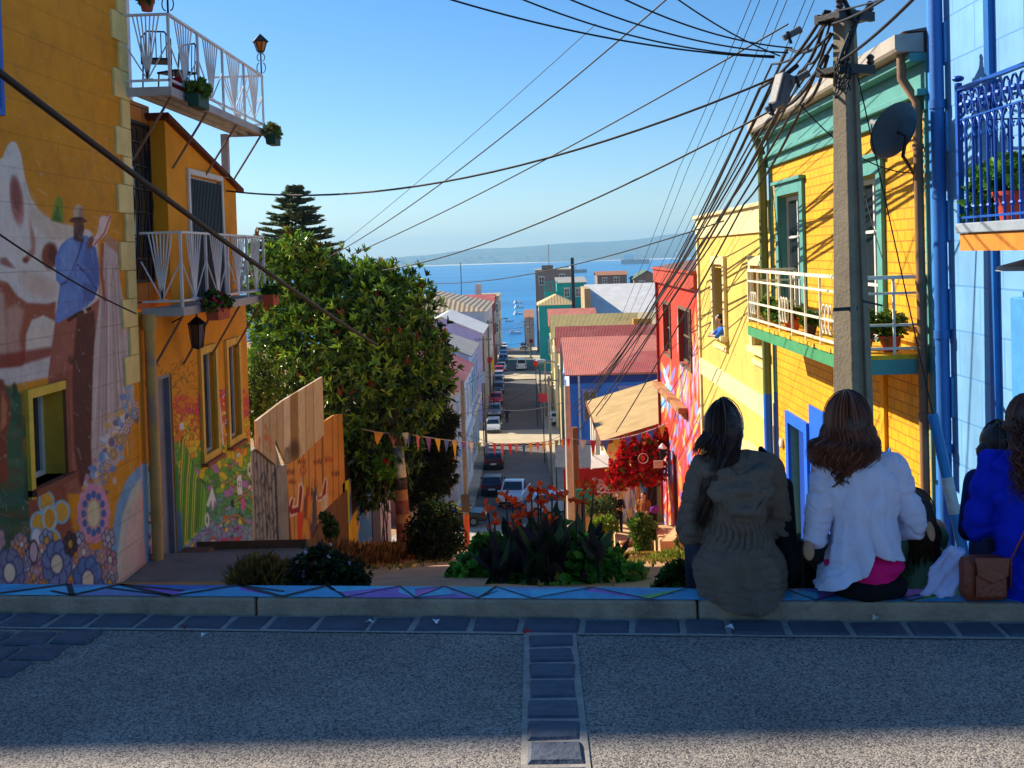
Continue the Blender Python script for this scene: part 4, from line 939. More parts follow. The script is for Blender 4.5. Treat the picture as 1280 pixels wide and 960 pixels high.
# ---- blue house
bh = thing('blue_house', 'light blue block-faced house with blue quoins, pipes and an ornate iron balcony', 'house')
lb = brick_mat('light_blue_blocks', C(112, 166, 210), C(88, 146, 196), 1.15, .50, axis='Y', msize=.012, vary=.04, bump=.4, rough=.7)
mb = MB(); Q.sheet(mb, 4.8, 12.76, -1.35, 6.4, [], res=1.0); mb.build('front_wall', lb, bh); shell(bh, 'side_wall', lb, 4.8, 12.76, -3.2, 6.4)
db_ = mat('blue_dado', C(34, 104, 190), rough=.6, var=.12); midb = mat('mid_blue_trim', C(52, 132, 206), rough=.6, var=.12)
mb = MB(); Q.box(mb, 4.8, 12.76, -3.2, -1.36, .0, .05); mb.build('dado', db_, bh); mb = MB(); Q.box(mb, 4.8, 12.3, -1.4, -1.30, .051, .09); mb.build('dado_rail', lb, bh)
mb = MB(); Q.box(mb, 12.45, 12.76, -1.30, 6.4, .003, .04); mb.build('corner_strip', midb, bh)
mb = MB(); z = -1.0; k = 0
while z < 6: Q.box(mb, 12.45 - (.2 if k % 2 else .06), 12.448, z + .01, z + .46, .003, .03); z += .5; k += 1
mb.build('quoin', mat('quoin_blue', C(92, 166, 222), rough=.7), bh)
mb = MB(); mb.tube([(XR - .1, 12.32, 6.4), (XR - .1, 12.32, -3)], .075, 10)
for z in (.4, -.9, 3.0): mb.tube([(XR - .1, 12.32, z), (XR - .1, 12.32, z + .1)], .09, 10)
mb.build('drainpipe', mat('deep_blue_pipe', C(44, 104, 178), rough=.45, var=.1), bh, smooth=40)
mb = MB(); Q.box(mb, 11.02, 11.14, -1.28, 6.4, .003, .06); mb.build('blue_strip', mat('strip_blue', C(18, 96, 170), rough=.5), bh)  # raised strip up the wall, darker blue than the blocks
mb = MB(); mb.tube([(XR - .04, 10.38, 1.0), (XR - .04, 10.36, -1.0)], .016, 6); mb.build('conduit', midb, bh)
wr = (7.6, 10.2, 1.75, 5.2)
mb = MB(); Q.frame(mb, *wr, .16, .003, .08); f = mb.build('balcony_window', midb, bh); g = MB(); Q.box(g, wr[0] + .16, wr[1] - .16, wr[2] + .1, wr[3] - .16, .005, .02); g.build('pane', mat('dark_red_wood'), f)
ZQ = 1.66; QF = XR - .82; qy = 10.02
mb = MB(); mb.box((QF, 5.5, ZQ - .09), (XR - .004, qy, ZQ)); fl = mb.build('balcony', mat('slab_grey', C(150, 160, 170), rough=.8, stain=.4), bh, bevel=.01)
mb = MB(); mb.box((QF + .03, 5.6, ZQ - .25), (XR - .004, qy - .03, ZQ - .093)); mb.build('balcony_beam', mat('orange_wood', C(206, 128, 40), rough=.7, var=.35, scale=3, stain=.3), fl)
mb = MB(); ib = mat('blue_iron', C(24, 84, 176), rough=.4, var=.1, metal=.2)
H = 1.22
def ornate(mb, a, b, n):
    a, b = Vector(a), Vector(b); U = b - a; up = Vector((0, 0, 1)); d = U.normalized()
    mb.bar(a + up * H, b + up * H, .05, .03); mb.bar(a + up * .05, b + up * .05, .03, .02); mb.bar(a + up * (H - .28), b + up * (H - .28), .015)
    s = U.length / n
    for i in range(n + 1):
        p = a + U * i / n; mb.tube([p, p + up * (H - .28)], .013, 6); mb.ball(p + up * .14, .024, 6, 4)
        if i < n:
            c = p + d * s / 2
            for sg in (-1, 1):
                mb.tube([c + d * sg * s * .42 * math.cos(t) + up * (H - .15 + .11 * math.sin(t)) for t in np.linspace(-.6, 4.2, 9)], .010, 5, cap=False)
                mb.tube([c + d * sg * (.02 + .05 * math.sin(t * 3)) + up * (H - .30 - .16 * t) for t in np.linspace(0, 1, 6)], .009, 5, cap=False)
            mb.ball(c + up * (H - .15), .03, 6, 4)
ornate(mb, (QF + .04, qy - .04, ZQ), (QF + .04, 6.0, ZQ), 26); ornate(mb, (XR - .03, qy - .04, ZQ), (QF + .04, qy - .04, ZQ), 5)
mb.bar((QF + .04, qy - .04, ZQ), (QF + .04, qy - .04, ZQ + H + .06), .05); mb.ball((QF + .04, qy - .04, ZQ + H + .10), (.055, .055, .03), 10, 6)
mb.build('railing', ib, fl)
mb = MB(); mb.lathe([(.02, 0), (.24, -.06), (.26, -.10)], seg=18); mb.tube([(0, 0, 0), (0, 0, .12), (.3, .0, .16)], .018)
lamp_ = thing('wall_lamp', 'pale dish-shaped lamp fixed to the light blue wall under the balcony', 'lamp', (XR - .3, 9.75, 1.32)); o = mb.build('lamp_shade', mat('lamp_grey', C(150, 160, 170), rough=.5), lamp_, smooth=40)
mb = MB(); Q.box(mb, 9.9, 10.42, -.2, .95, .004, .16); bx = mb.build('meter_box', mat('box_blue', C(70, 146, 206), rough=.6), bh, bevel=.01)
# ================================================================== TOWN DOWN THE STREET
XLf = lambda y: xc(y) - 3.7
XRf = lambda y: xc(y) + 4.3
pane_far = mat('far_pane', C(46, 54, 66), rough=.12, var=.2, spec=.6, bump=0)
white_win = mat('far_window_frame', C(214, 212, 206), rough=.7, bump=0)
def town_house(name, label, x0, x1, y0, y1, zt, wall, roof, kind='gable_y', rise=1.4, win=(), over=.25, base=None, trimc=None, street=None):
    """box of walls with a pitched or flat roof; win = list of (face, u0, u1, v0, v1[, shutter]) with face 'near' or 'street'"""
    z0 = (base if base is not None else zg((y0 + y1) / 2) - 3)
    t = thing(name, label, 'house', ((x0 + x1) / 2, y0, zg(y0))); loc = Vector(t.location)
    def B(mb, nm, m, par=t, **k): 
        mb.v = [(p[0] - loc.x, p[1] - loc.y, p[2] - loc.z) for p in mb.v]; return mb.build(nm, m, par, **k)
    mb = MB(); mb.box((x0, y0, z0), (x1, y1, zt - .002)); xm, ym = (x0 + x1) / 2, (y0 + y1) / 2
    if kind == 'gable_y': mb.prism([(x0, y0, zt), (x1, y0, zt), (xm, y0, zt + rise)], (0, y1 - y0, 0))
    if kind == 'gable_x': mb.prism([(x0, y0, zt), (x0, y1, zt), (x0, ym, zt + rise)], (x1 - x0, 0, 0))
    if kind == 'shed': mb.prism([(x0, y0, zt), (x0, y1, zt), (x0, y1, zt + rise)], (x1 - x0, 0, 0))
    B(mb, 'wall', wall)
    mb = MB(); o = over; th = .10; e = .012
    if kind == 'flat':
        mb.box((x0 - o, y0 - o, zt + e), (x1 + o, y1 + o, zt + .25))
    elif kind == 'shed':
        mb.prism([(x0 - o, y0 - o, zt + e - o * rise / (y1 - y0)), (x0 - o, y1 + o, zt + rise + e + o * rise / (y1 - y0)), (x0 - o, y1 + o, zt + rise + e + th), (x0 - o, y0 - o, zt + e + th)], (x1 - x0 + 2 * o, 0, 0))
    elif kind == 'gable_y':
        s = rise / (xm - x0)
        mb.prism([(x0 - o, y0 - o, zt - o * s + e), (xm, y0 - o, zt + rise + e), (x1 + o, y0 - o, zt - o * s + e), (x1 + o, y0 - o, zt - o * s + th), (xm, y0 - o, zt + rise + th + .02), (x0 - o, y0 - o, zt - o * s + th)], (0, y1 - y0 + 2 * o, 0))
    elif kind == 'gable_x':
        s = rise / (ym - y0)
        mb.prism([(x0 - o, y0 - o, zt - o * s + e), (x0 - o, ym, zt + rise + e), (x0 - o, y1 + o, zt - o * s + e), (x0 - o, y1 + o, zt - o * s + th), (x0 - o, ym, zt + rise + th + .02), (x0 - o, y0 - o, zt - o * s + th)], (x1 - x0 + 2 * o, 0, 0))
    elif kind == 'hip':
        a, b, c, d = (x0 - o, y0 - o, zt + e), (x1 + o, y0 - o, zt + e), (x1 + o, y1 + o, zt + e), (x0 - o, y1 + o, zt + e)
        if x1 - x0 > y1 - y0: k = (y1 - y0) / 2; p, q = (x0 + k, ym, zt + rise), (x1 - k, ym, zt + rise); F = [(0, 1, 5, 4), (1, 2, 5), (2, 3, 4, 5), (3, 0, 4)]
        else: k = (x1 - x0) / 2; p, q = (xm, y0 + k, zt + rise), (xm, y1 - k, zt + rise); F = [(0, 1, 4), (1, 2, 5, 4), (2, 3, 5), (3, 0, 4, 5)]
        mb.add([a, b, c, d, p, q], F + [(3, 2, 1, 0)])
    B(mb, 'roof', roof)
    sx = x0 if (street or ('R' if xm > 0 else 'L')) == 'R' else x1; sn = -1 if sx == x0 else 1
    Wn = Wall((0, y0, 0), (1, 0, 0), (0, -1, 0)); Ws = Wall((sx, 0, 0), (0, 1, 0), (sn, 0, 0))
    for wv in win:
        W = Wn if wv[0] == 'near' else Ws; u0, u1, v0, v1 = wv[1:5]
        mb = MB(); W.frame(mb, u0, u1, v0, v1, .13, .003, .09); W.box(mb, (u0 + u1) / 2 - .05, (u0 + u1) / 2 + .05, v0 + .131, v1 - .131, .003, .05); W.box(mb, u0 + .131, u1 - .131, (v0 + v1) / 2 - .04, (v0 + v1) / 2 + .04, .003, .045); W.box(mb, u0 - .12, u1 + .12, v1, v1 + .14, .003, .14)
        f = B(mb, 'window', trimc or white_win); g = MB(); W.box(g, u0 + .1, u1 - .1, v0 + .1, v1 - .1, .004, .012); B(g, 'pane', pane_far, f)
        if len(wv) > 5:
            s = MB(); W.box(s, u0 + .14, u1 - .14, v0 + .14, v1 - .14, .013, .04); B(s, 'shutter', wv[5], f)
    return t, B
def rows(face, a, b, n, zs, h, w): return [(face, a + (b - a) * (i + .5) / n - w / 2, a + (b - a) * (i + .5) / n + w / 2, z, z + h) for z in zs for i in range(n)]
P_ = lambda nm, c, **k: mat(nm, C(*c), rough=.85, var=.14, scale=.8, bump=.2, bscale=12, stain=.3, **k)
salmon = tin_mat('salmon_tin', C(206, 122, 100), 'X', 7, .45, C(150, 84, 66)); redtin = tin_mat('brick_red_tin', C(176, 84, 72), 'X', 7, .4, C(208, 160, 140)); tantin = tin_mat('tan_tin', C(196, 176, 132), 'X', 3, .35, C(150, 120, 84)); whitetin = tin_mat('white_tin', C(232, 228, 220), 'X', 9, .2, C(190, 180, 164)); greytin = tin_mat('grey_tin', C(168, 160, 146), 'X', 7, .35, C(120, 110, 98)); browntin = tin_mat('brown_tin', C(168, 148, 116), 'X', 1.6, .2, C(130, 112, 88)); ochretin = tin_mat('ochre_tin', C(186, 166, 104), 'X', 7, .3, C(140, 110, 70))
# ---- right hand side
x = XRf(80)
t, B = town_house('blue_cottage', 'cobalt blue house with lavender windows under a patched salmon tin roof', x, 13, 80, 97, -7.55, P_('cobalt_wall', (70, 140, 236)), salmon, 'gable_x', 2.0, [('near', 3.3, 4.4, -11.0, -8.75), ('near', 6.0, 7.2, -10.2, -8.6), ('near', 3.3, 4.4, -14.8, -12.6), ('near', 6.0, 7.2, -14.6, -12.6), ('street', 83, 84.2, -11, -9), ('street', 88, 89.2, -11, -9), ('street', 93, 94.2, -11, -9)], .35, trimc=P_('lavender_trim', (150, 160, 214)))
mb = MB(); mb.box((x - .02, 79.9, -8.2), (13, 79.997, -7.62)); B(mb, 'fascia', P_('dark_blue_fascia', (52, 76, 160)))
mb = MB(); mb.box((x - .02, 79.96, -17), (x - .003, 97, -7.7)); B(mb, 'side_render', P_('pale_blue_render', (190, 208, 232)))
s_ = 2.0 / 8.5
mb = MB(); Z = lambda y: -7.55 + (y - 80) * s_ + .13; mb.add([(x + 2.0, 79.7, Z(79.7)), (13, 79.7, Z(79.7)), (13, 84.5, Z(84.5)), (x + 5.5, 84.5, Z(84.5))], [(0, 1, 2, 3)]); B(mb, 'roof_patch', redtin)
mb = MB(); mb.box((x + .6, 79.6, -17), (x + .75, 79.75, -7.6)); B(mb, 'drainpipe', white_win)
town_house('red_roofed_house', 'house with a long brick red tin roof behind the cobalt blue house', XRf(99), 14, 99, 106, -7.5, P_('tan_wall', (190, 170, 120)), redtin, 'gable_x', 1.9, rows('street', 99, 106, 2, (-11,), 1.6, 1.0), .3)
t, B = town_house('ochre_roofed_house', 'house with mustard tin roof and a yellow edge behind the brick red roof', XRf(116) , 11, 116, 125, -7.6, P_('cream_wall', (224, 206, 150)), ochretin, 'gable_x', 2.1, rows('street', 116, 125, 3, (-11, -15), 1.7, 1.0), .3)
mb = MB(); mb.box((10.6, 117.4, -6.7), (12.6, 118.4, -5.9)); B(mb, 'roof_box', P_('ochre_box', (206, 150, 50)))
town_house('olive_house', 'tall olive yellow house with salmon roof on the right kerb of the street', XRf(127), 7, 126, 137, -7.0, P_('olive_wall', (190, 176, 96)), salmon, 'gable_x', 1.6, rows('street', 126, 137, 3, (-10.5, -14.5), 1.8, 1.0), .3)
town_house('tan_roofed_house', 'low house with a flat tan roof in front of the big white roof', 5.2, 15, 128, 138, -7.4, P_('brown_wall', (160, 136, 104)), tantin, 'shed', .9, [], .2)
t, B = town_house('white_roofed_hall', 'long hall under one big white sheet roof', 7.3, 22, 142, 164, -7.6, P_('hall_wall', (200, 190, 170)), whitetin, 'gable_x', 4.4, rows('near', 8, 21, 4, (-11,), 1.6, 1.4), .3)
mb = MB(); mb.box((6.5, 141.7, -18), (7.28, 153, -3.3)); B(mb, 'end_wall', P_('end_tan', (176, 154, 112)))
t, B = town_house('teal_house', 'turquoise corner house with a tan hipped roof and white window', .6, 6.4, 179, 190, -7.1, P_('teal_wall', (38, 168, 160)), tin_mat('sand_tin', C(206, 176, 122), 'X', 2, .3, C(160, 120, 80)), 'hip', 1.6, [('near', 2.0, 3.4, -10.4, -8.2), ('near', 4.2, 5.4, -10.4, -8.2), ('near', 2.0, 3.4, -15.4, -13), ('street', 182, 183.4, -10.4, -8.2), ('street', 186, 187.4, -10.4, -8.2)], .35)
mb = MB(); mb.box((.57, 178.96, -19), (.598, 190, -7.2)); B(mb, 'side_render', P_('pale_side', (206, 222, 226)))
t, B = town_house('teal_rear_house', 'turquoise house rising behind the tan hipped roof', 4.0, 9.2, 192, 204, -3.9, P_('teal_wall', (38, 168, 160)), greytin, 'shed', .7, [('near', 5.2, 6.2, -6.4, -4.8), ('near', 7.2, 8.4, -6.4, -4.8)], .2)
mb = MB(); 
for k in range(4): mb.bar((1.8 + k * .7, 191.6, -5.4), (1.6 + k * .8, 191.6, -3.6), .12)
mb.bar((1.5, 191.6, -3.6), (4.1, 191.6, -3.6), .14); mb.bar((1.8, 191.6, -5.4), (3.9, 191.6, -5.4), .14); mb.bar((2, 192.5, -7), (2, 192.5, -3.7), .14); mb.box((1.7, 191.7, -7.2), (4, 193, -5.42)); B(mb, 'terrace', P_('teal_wall', (38, 168, 160)))
t, B = town_house('brown_tower', 'tall grey-brown block with few windows standing over the sea', .2, 8.2, 228, 245, -2.2, P_('mauve_wall', (150, 130, 122)), P_('flat_roof', (170, 156, 130)), 'flat', 0, [('near', .9, 2.1, -5.2, -3.4), ('near', 5.2, 6.4, -4.2, -3.0), ('near', 5.2, 6.4, -8.0, -6.2)], .1)
mb = MB(); mb.box((1.6, 227.9, -2.0), (4, 231, -1.0)); mb.tube([(3.2, 230, -1), (3.2, 230, 3.4)], .07, 5); B(mb, 'roof_hut', P_('hut_grey', (130, 120, 112)))
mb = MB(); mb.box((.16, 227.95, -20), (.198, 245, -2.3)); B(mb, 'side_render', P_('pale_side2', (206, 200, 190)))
town_house('grey_end_house', 'small grey house at the far end of the street against the sea', -2.6, -.4, 250, 262, -13.5, P_('grey_wall', (150, 150, 154)), P_('brown_roof', (160, 110, 80)), 'shed', 1.4, [('near', -2.2, -1.4, -17, -15.4)], .1, street='R')
town_house('brown_roofed_house', 'far low house with brown roof beyond the big white roof', 13.5, 19.8, 232, 242, -3.6, P_('far_wall', (150, 130, 116)), P_('brown_roof', (160, 110, 80)), 'gable_x', .7, [('near', 14.5, 15.6, -5.4, -4.1), ('near', 17, 18.2, -5.4, -4.1)], .3)
town_house('green_roofed_house', 'far house with grey-green roof beyond the big white roof', 21.0, 26.5, 228, 238, -4.4, P_('far_wall', (150, 130, 116)), P_('green_roof', (90, 110, 96)), 'gable_y', 1.6, [('near', 22, 23.2, -6.2, -4.9)], .3)
# ---- left hand side
e = XLf(80)
t, B = town_house('white_house', 'white house with tall dark windows beside the magnolia', -13, e, 73, 91, -7.6, P_('white_wall', (206, 210, 218)), redtin, 'gable_y', 1.8, rows('street', 73, 91, 5, (-11.2, -15.6), 2.4, 1.1) + [('near', e - 2.2, e - 1.2, -11.2, -8.8), ('near', e - 2.2, e - 1.2, -15.4, -13)], .3)
mb = MB(); mb.box((e - .5, 72.9, -8.0), (e + .25, 91, -7.62)); mb.box((-13, 72.8, -12.4), (e + .28, 91, -12.15)); B(mb, 'cornice', white_win)
t, B = town_house('plum_gable_house', 'plum coloured boarded house with salmon roof peeping out behind the magnolia', -12.2, -7.6, 70.5, 72.6, -6.2, P_('plum_wall', (120, 76, 76)), salmon, 'gable_y', .9, [('near', -9.6, -8.8, -9, -7.2)], .25)
bs = P_('bright_blue_shutter', (30, 140, 206))
t, B = town_house('blue_shuttered_house', 'pale blue house with bright blue shutters on the left kerb', -14, XLf(98), 92.5, 105.5, -7.1, P_('pale_blue_wall', (186, 204, 232)), greytin, 'gable_y', 1.5, [('street', 94 + 3.9 * i, 96.4 + 3.9 * i, z, z + 3.4, bs) for i in range(3) for z in (-11.6, -16.4)] + [('near', -8.4, -7.3, -10, -8)], .3)
mb = MB(); mb.box((-8.3, 93, -6.6), (-7.7, 93.7, -4.7)); B(mb, 'chimney', P_('pink_chimney', (206, 130, 116)))
mb = MB(); mb.box((XLf(98) - .2, 92.4, -12.3), (XLf(98) + .35, 105.5, -12.0)); B(mb, 'cornice', white_win)
town_house('lilac_house', 'lilac house with a rusty strip and white sheet roof', -15, XLf(125), 121, 135.5, -7.2, P_('lilac_wall', (176, 170, 216)), whitetin, 'gable_y', 1.9, rows('street', 121, 135, 3, (-11, -15.5), 2.2, 1.1) + [('near', -9.5, -8.3, -10.4, -8.4)], .3)
mb = MB()
t, B = town_house('hip_roofed_house', 'big white boarded house under a long brown ribbed hip roof', -21, XLf(150), 137, 163, -5.6, P_('blue_white_boards', (200, 208, 222)), browntin, 'hip', 2.2, rows('street', 137, 163, 6, (-10, -15), 2.2, 1.2) + [('near', -10.6, -9.2, -8, -6.2), ('near', -17, -15.6, -8, -6.2)], .4)
mb = MB(); mb.box((-19, 145, -4.4), (-17.4, 146.4, -3.25)); B(mb, 'skylight', P_('skylight_tan', (226, 196, 130)))
mb = MB(); mb.tube([(-10.2, 150, -4), (-10.2, 150, .6)], .06, 5); B(mb, 'antenna', pane_far)
t, B = town_house('dark_red_house', 'narrow dark red house past the hip roof', -12, XLf(184), 179.5, 190, -6.3, P_('dark_red_wall', (130, 52, 50)), redtin, 'gable_x', 1.0, rows('street', 180, 190, 3, (-10, -14), 1.8, 1.0), .2)
t, B = town_house('grey_terrace_block', 'grey block with roof terrace at the far left of the street', -14, XLf(225), 192, 206, -6.2, P_('grey_wall2', (156, 152, 150)), P_('flat_roof', (170, 156, 130)), 'flat', 0, rows('near', -13, XLf(225), 4, (-9.6, -13.5), 2.2, 1.0) + rows('street', 192, 206, 3, (-9.6, -13.5), 2, 1.1), .15)
mb = MB(); mb.box((-10.6, 193, -5.9), (-9.6, 194, -3.6)); B(mb, 'chimney', P_('pale_side2', (206, 200, 190)))
town_house('end_block', 'narrow pale block with blue balconies closing the left kerb', -12, XLf(235), 222, 240, -7.2, P_('pale_end', (176, 170, 166)), P_('flat_roof', (170, 156, 130)), 'flat', 0, rows('near', -11.5, XLf(235), 4, (-10.5, -14.5), 2, 1.0) + rows('street', 222, 240, 4, (-10.5, -14.5), 2, 1.1), .15)
# ---- tan roofed cottage, sign wall and painted gate by the alley
t, B = town_house('tan_roofed_cottage', 'cream cottage under a wide dusty tan roof, white pilasters on its street side', 2.9, 12, 46.8, 60, -6.85, P_('cream_yellow_wall', (232, 206, 120)), mat('dusty_roof', C(182, 150, 100), rough=.95, var=.25, scale=1.2, bump=.6, bscale=9, stain=.5, stain_col=C(150, 112, 66)), 'gable_y', 1.25, [('near', 3.7, 4.6, -9.6, -7.8), ('street', 47.4, 48.4, -9.2, -7.6)], .2)
Ws = Wall((2.9, 0, 0), (0, 1, 0), (-1, 0, 0))
for k in range(5): mb = MB(); Ws.box(mb, 48.9 + k * 2.2, 49.5 + k * 2.2, -10.6, -6.95, .003, .12); B(mb, 'pilaster', white_win)
mb = MB(); mb.bar((2.68, 46.55, -6.78), (7.45, 46.55, -5.47), .05, .22); mb.bar((2.66, 46.6, -6.86), (2.66, 60.2, -6.86), .05, .12); B(mb, 'fascia', P_('rust_fascia', (140, 84, 60)))
mb = MB(); mb.box((2.6, 48, -10.75), (2.897, 52.5, -9.4)); B(mb, 'low_front', P_('yellow_base', (226, 176, 60)))
wb = thing('sign_wall', 'low tan wall carrying a red board with a white branching tree', 'wall', (1.95, 44.0, -11))
mb = MB(); mb.box((-.98, 0, -.6), (.98, .3, 3.6)); mb.build('wall_body', P_('tan_plaster', (206, 170, 110)), wb)
mb = MB(); mb.box((-1.0, -.06, 2.55), (1.0, -.004, 3.68)); sb_ = mb.build('red_board', mat('red_board_paint', C(168, 30, 28), rough=.6, var=.15, stain=.2), wb)
mb = MB(); rt = random.Random(5)
def twig(p, a, L, wd, n):
    q = (p[0] + L * math.sin(a), -.075, p[2] + L * math.cos(a)); mb.bar(p, q, wd, .012, up=(0, 1, 0))
    if n:
        for k in range(2 if n < 4 else 3): twig(q, a + rt.uniform(-.35, .35) + (k - (.5 if n < 4 else 1)) * .85, L * rt.uniform(.62, .85), wd * .66, n - 1)
twig((.42, -.075, 2.57), .0, .22, .13, 5); twig((.42, -.075, 2.62), 1.2, .24, .07, 3); twig((.42, -.075, 2.62), -1.2, .24, .07, 3); mb.build('tree_emblem', mat('white_paint', C(236, 230, 226), rough=.7), sb_)
mb = MB()
for k in range(12): mb.ball((rt.uniform(-.8, .8), -.01, rt.uniform(.6, 2.3)), (rt.uniform(.03, .1), .012, rt.uniform(.06, .25)), 7, 4)
mb.build('wall_scribble', mat('grey_wall_paint', C(120, 100, 80), var=.3), wb)
mb = MB(); mb.add([(.1, -.3, 3.72), (1.0, -.3, 3.78), (.85, .5, 4.15), (.2, .5, 4.1)], [(0, 1, 2, 3)]); mb.add([(.1, -.3, 3.69), (1.0, -.3, 3.75), (.85, .5, 4.12), (.2, .5, 4.07)], [(3, 2, 1, 0)]); mb.build('canopy', mat('pale_canopy', C(232, 222, 200), rough=.8), wb)
gw = thing('painted_gate', 'blue and white splashed board gate beside green boards under the red flowering bush', 'gate', (4.6, 46.2, -10.2))
cv = Canvas(758, 590, 850, 690, C(206, 214, 222), 2)
for k in range(160): cv.ell(rng.uniform(760, 815), rng.uniform(590, 680), rng.uniform(1, 3), rng.uniform(5, 20), random.choice([C(60, 140, 220), C(90, 190, 230), C(236, 236, 240), C(40, 90, 190), C(226, 226, 232), C(220, 200, 120)]), soft=.5, a=.9)
cv.poly([(822, 590), (840, 590), (840, 690), (822, 690)], C(110, 160, 90), 2); cv.poly([(808, 590), (822, 590), (822, 690), (808, 690)], C(40, 36, 34), 1)
mb = MB(); Wg = Wall((0, 46.0, 0), (1, 0, 0), (0, -1, 0)); Wg.sheet(mb, 3.0, 5.85, -11.4, -7.9, [], res=.05); mb.box((3.0, 46.004, -11.4), (5.85, 46.1, -7.9)); o = mb.build('gate_board', paint_mat(), None); paint_object(o, cv); o.parent = gw; o.matrix_parent_inverse = Matrix.Translation(-Vector(gw.location))
mb = MB(); mb.box((4.05 - 4.6, -.6, -.3), (4.17 - 4.6, -.48, 2.2)); mb.build('gate_post', mat('tan_post', C(196, 146, 80), stain=.3), gw)
for (xx, y_, lb) in ((5.15, 43.2, 'thin red wooden porch column by the green boards'), (4.75, 40.0, 'red wooden porch column close to the red house')):
    pc = thing('porch_column', lb, 'column', (xx, y_, zg(y_) + .1)); mb = MB(); mb.box((-.09, -.09, -.4), (.09, .09, 3.2)); mb.build('shaft', redm, pc); mb = MB(); mb.box((-.14, -.14, 3.2), (.14, .14, 3.32)); mb.build('capital', mat('ledge_tan'), pc)
tconc = mat('terrace_concrete', C(206, 170, 118), rough=.9, var=.25, scale=1.5, bump=.5, stain=.5, stain_col=C(150, 112, 70))
for (a, b, c_, d_, zt, nm) in ((3.0, 6.2, 42.6, 46, -10.1, 'terrace'), (2.98, 3.75, 40.8, 42.6, -9.95, 'terrace_step'), (3.9, 5.4, 35.5, 37.6, -8.1, 'terrace_step'), (4.4, 5.8, 37.6, 42.6, -9.3, 'terrace')):
    mb = MB(); mb.box((a, c_, zt - 3), (b, d_, zt)); o = mb.build(nm, tconc, bevel=.04); tag(o, kind='structure')
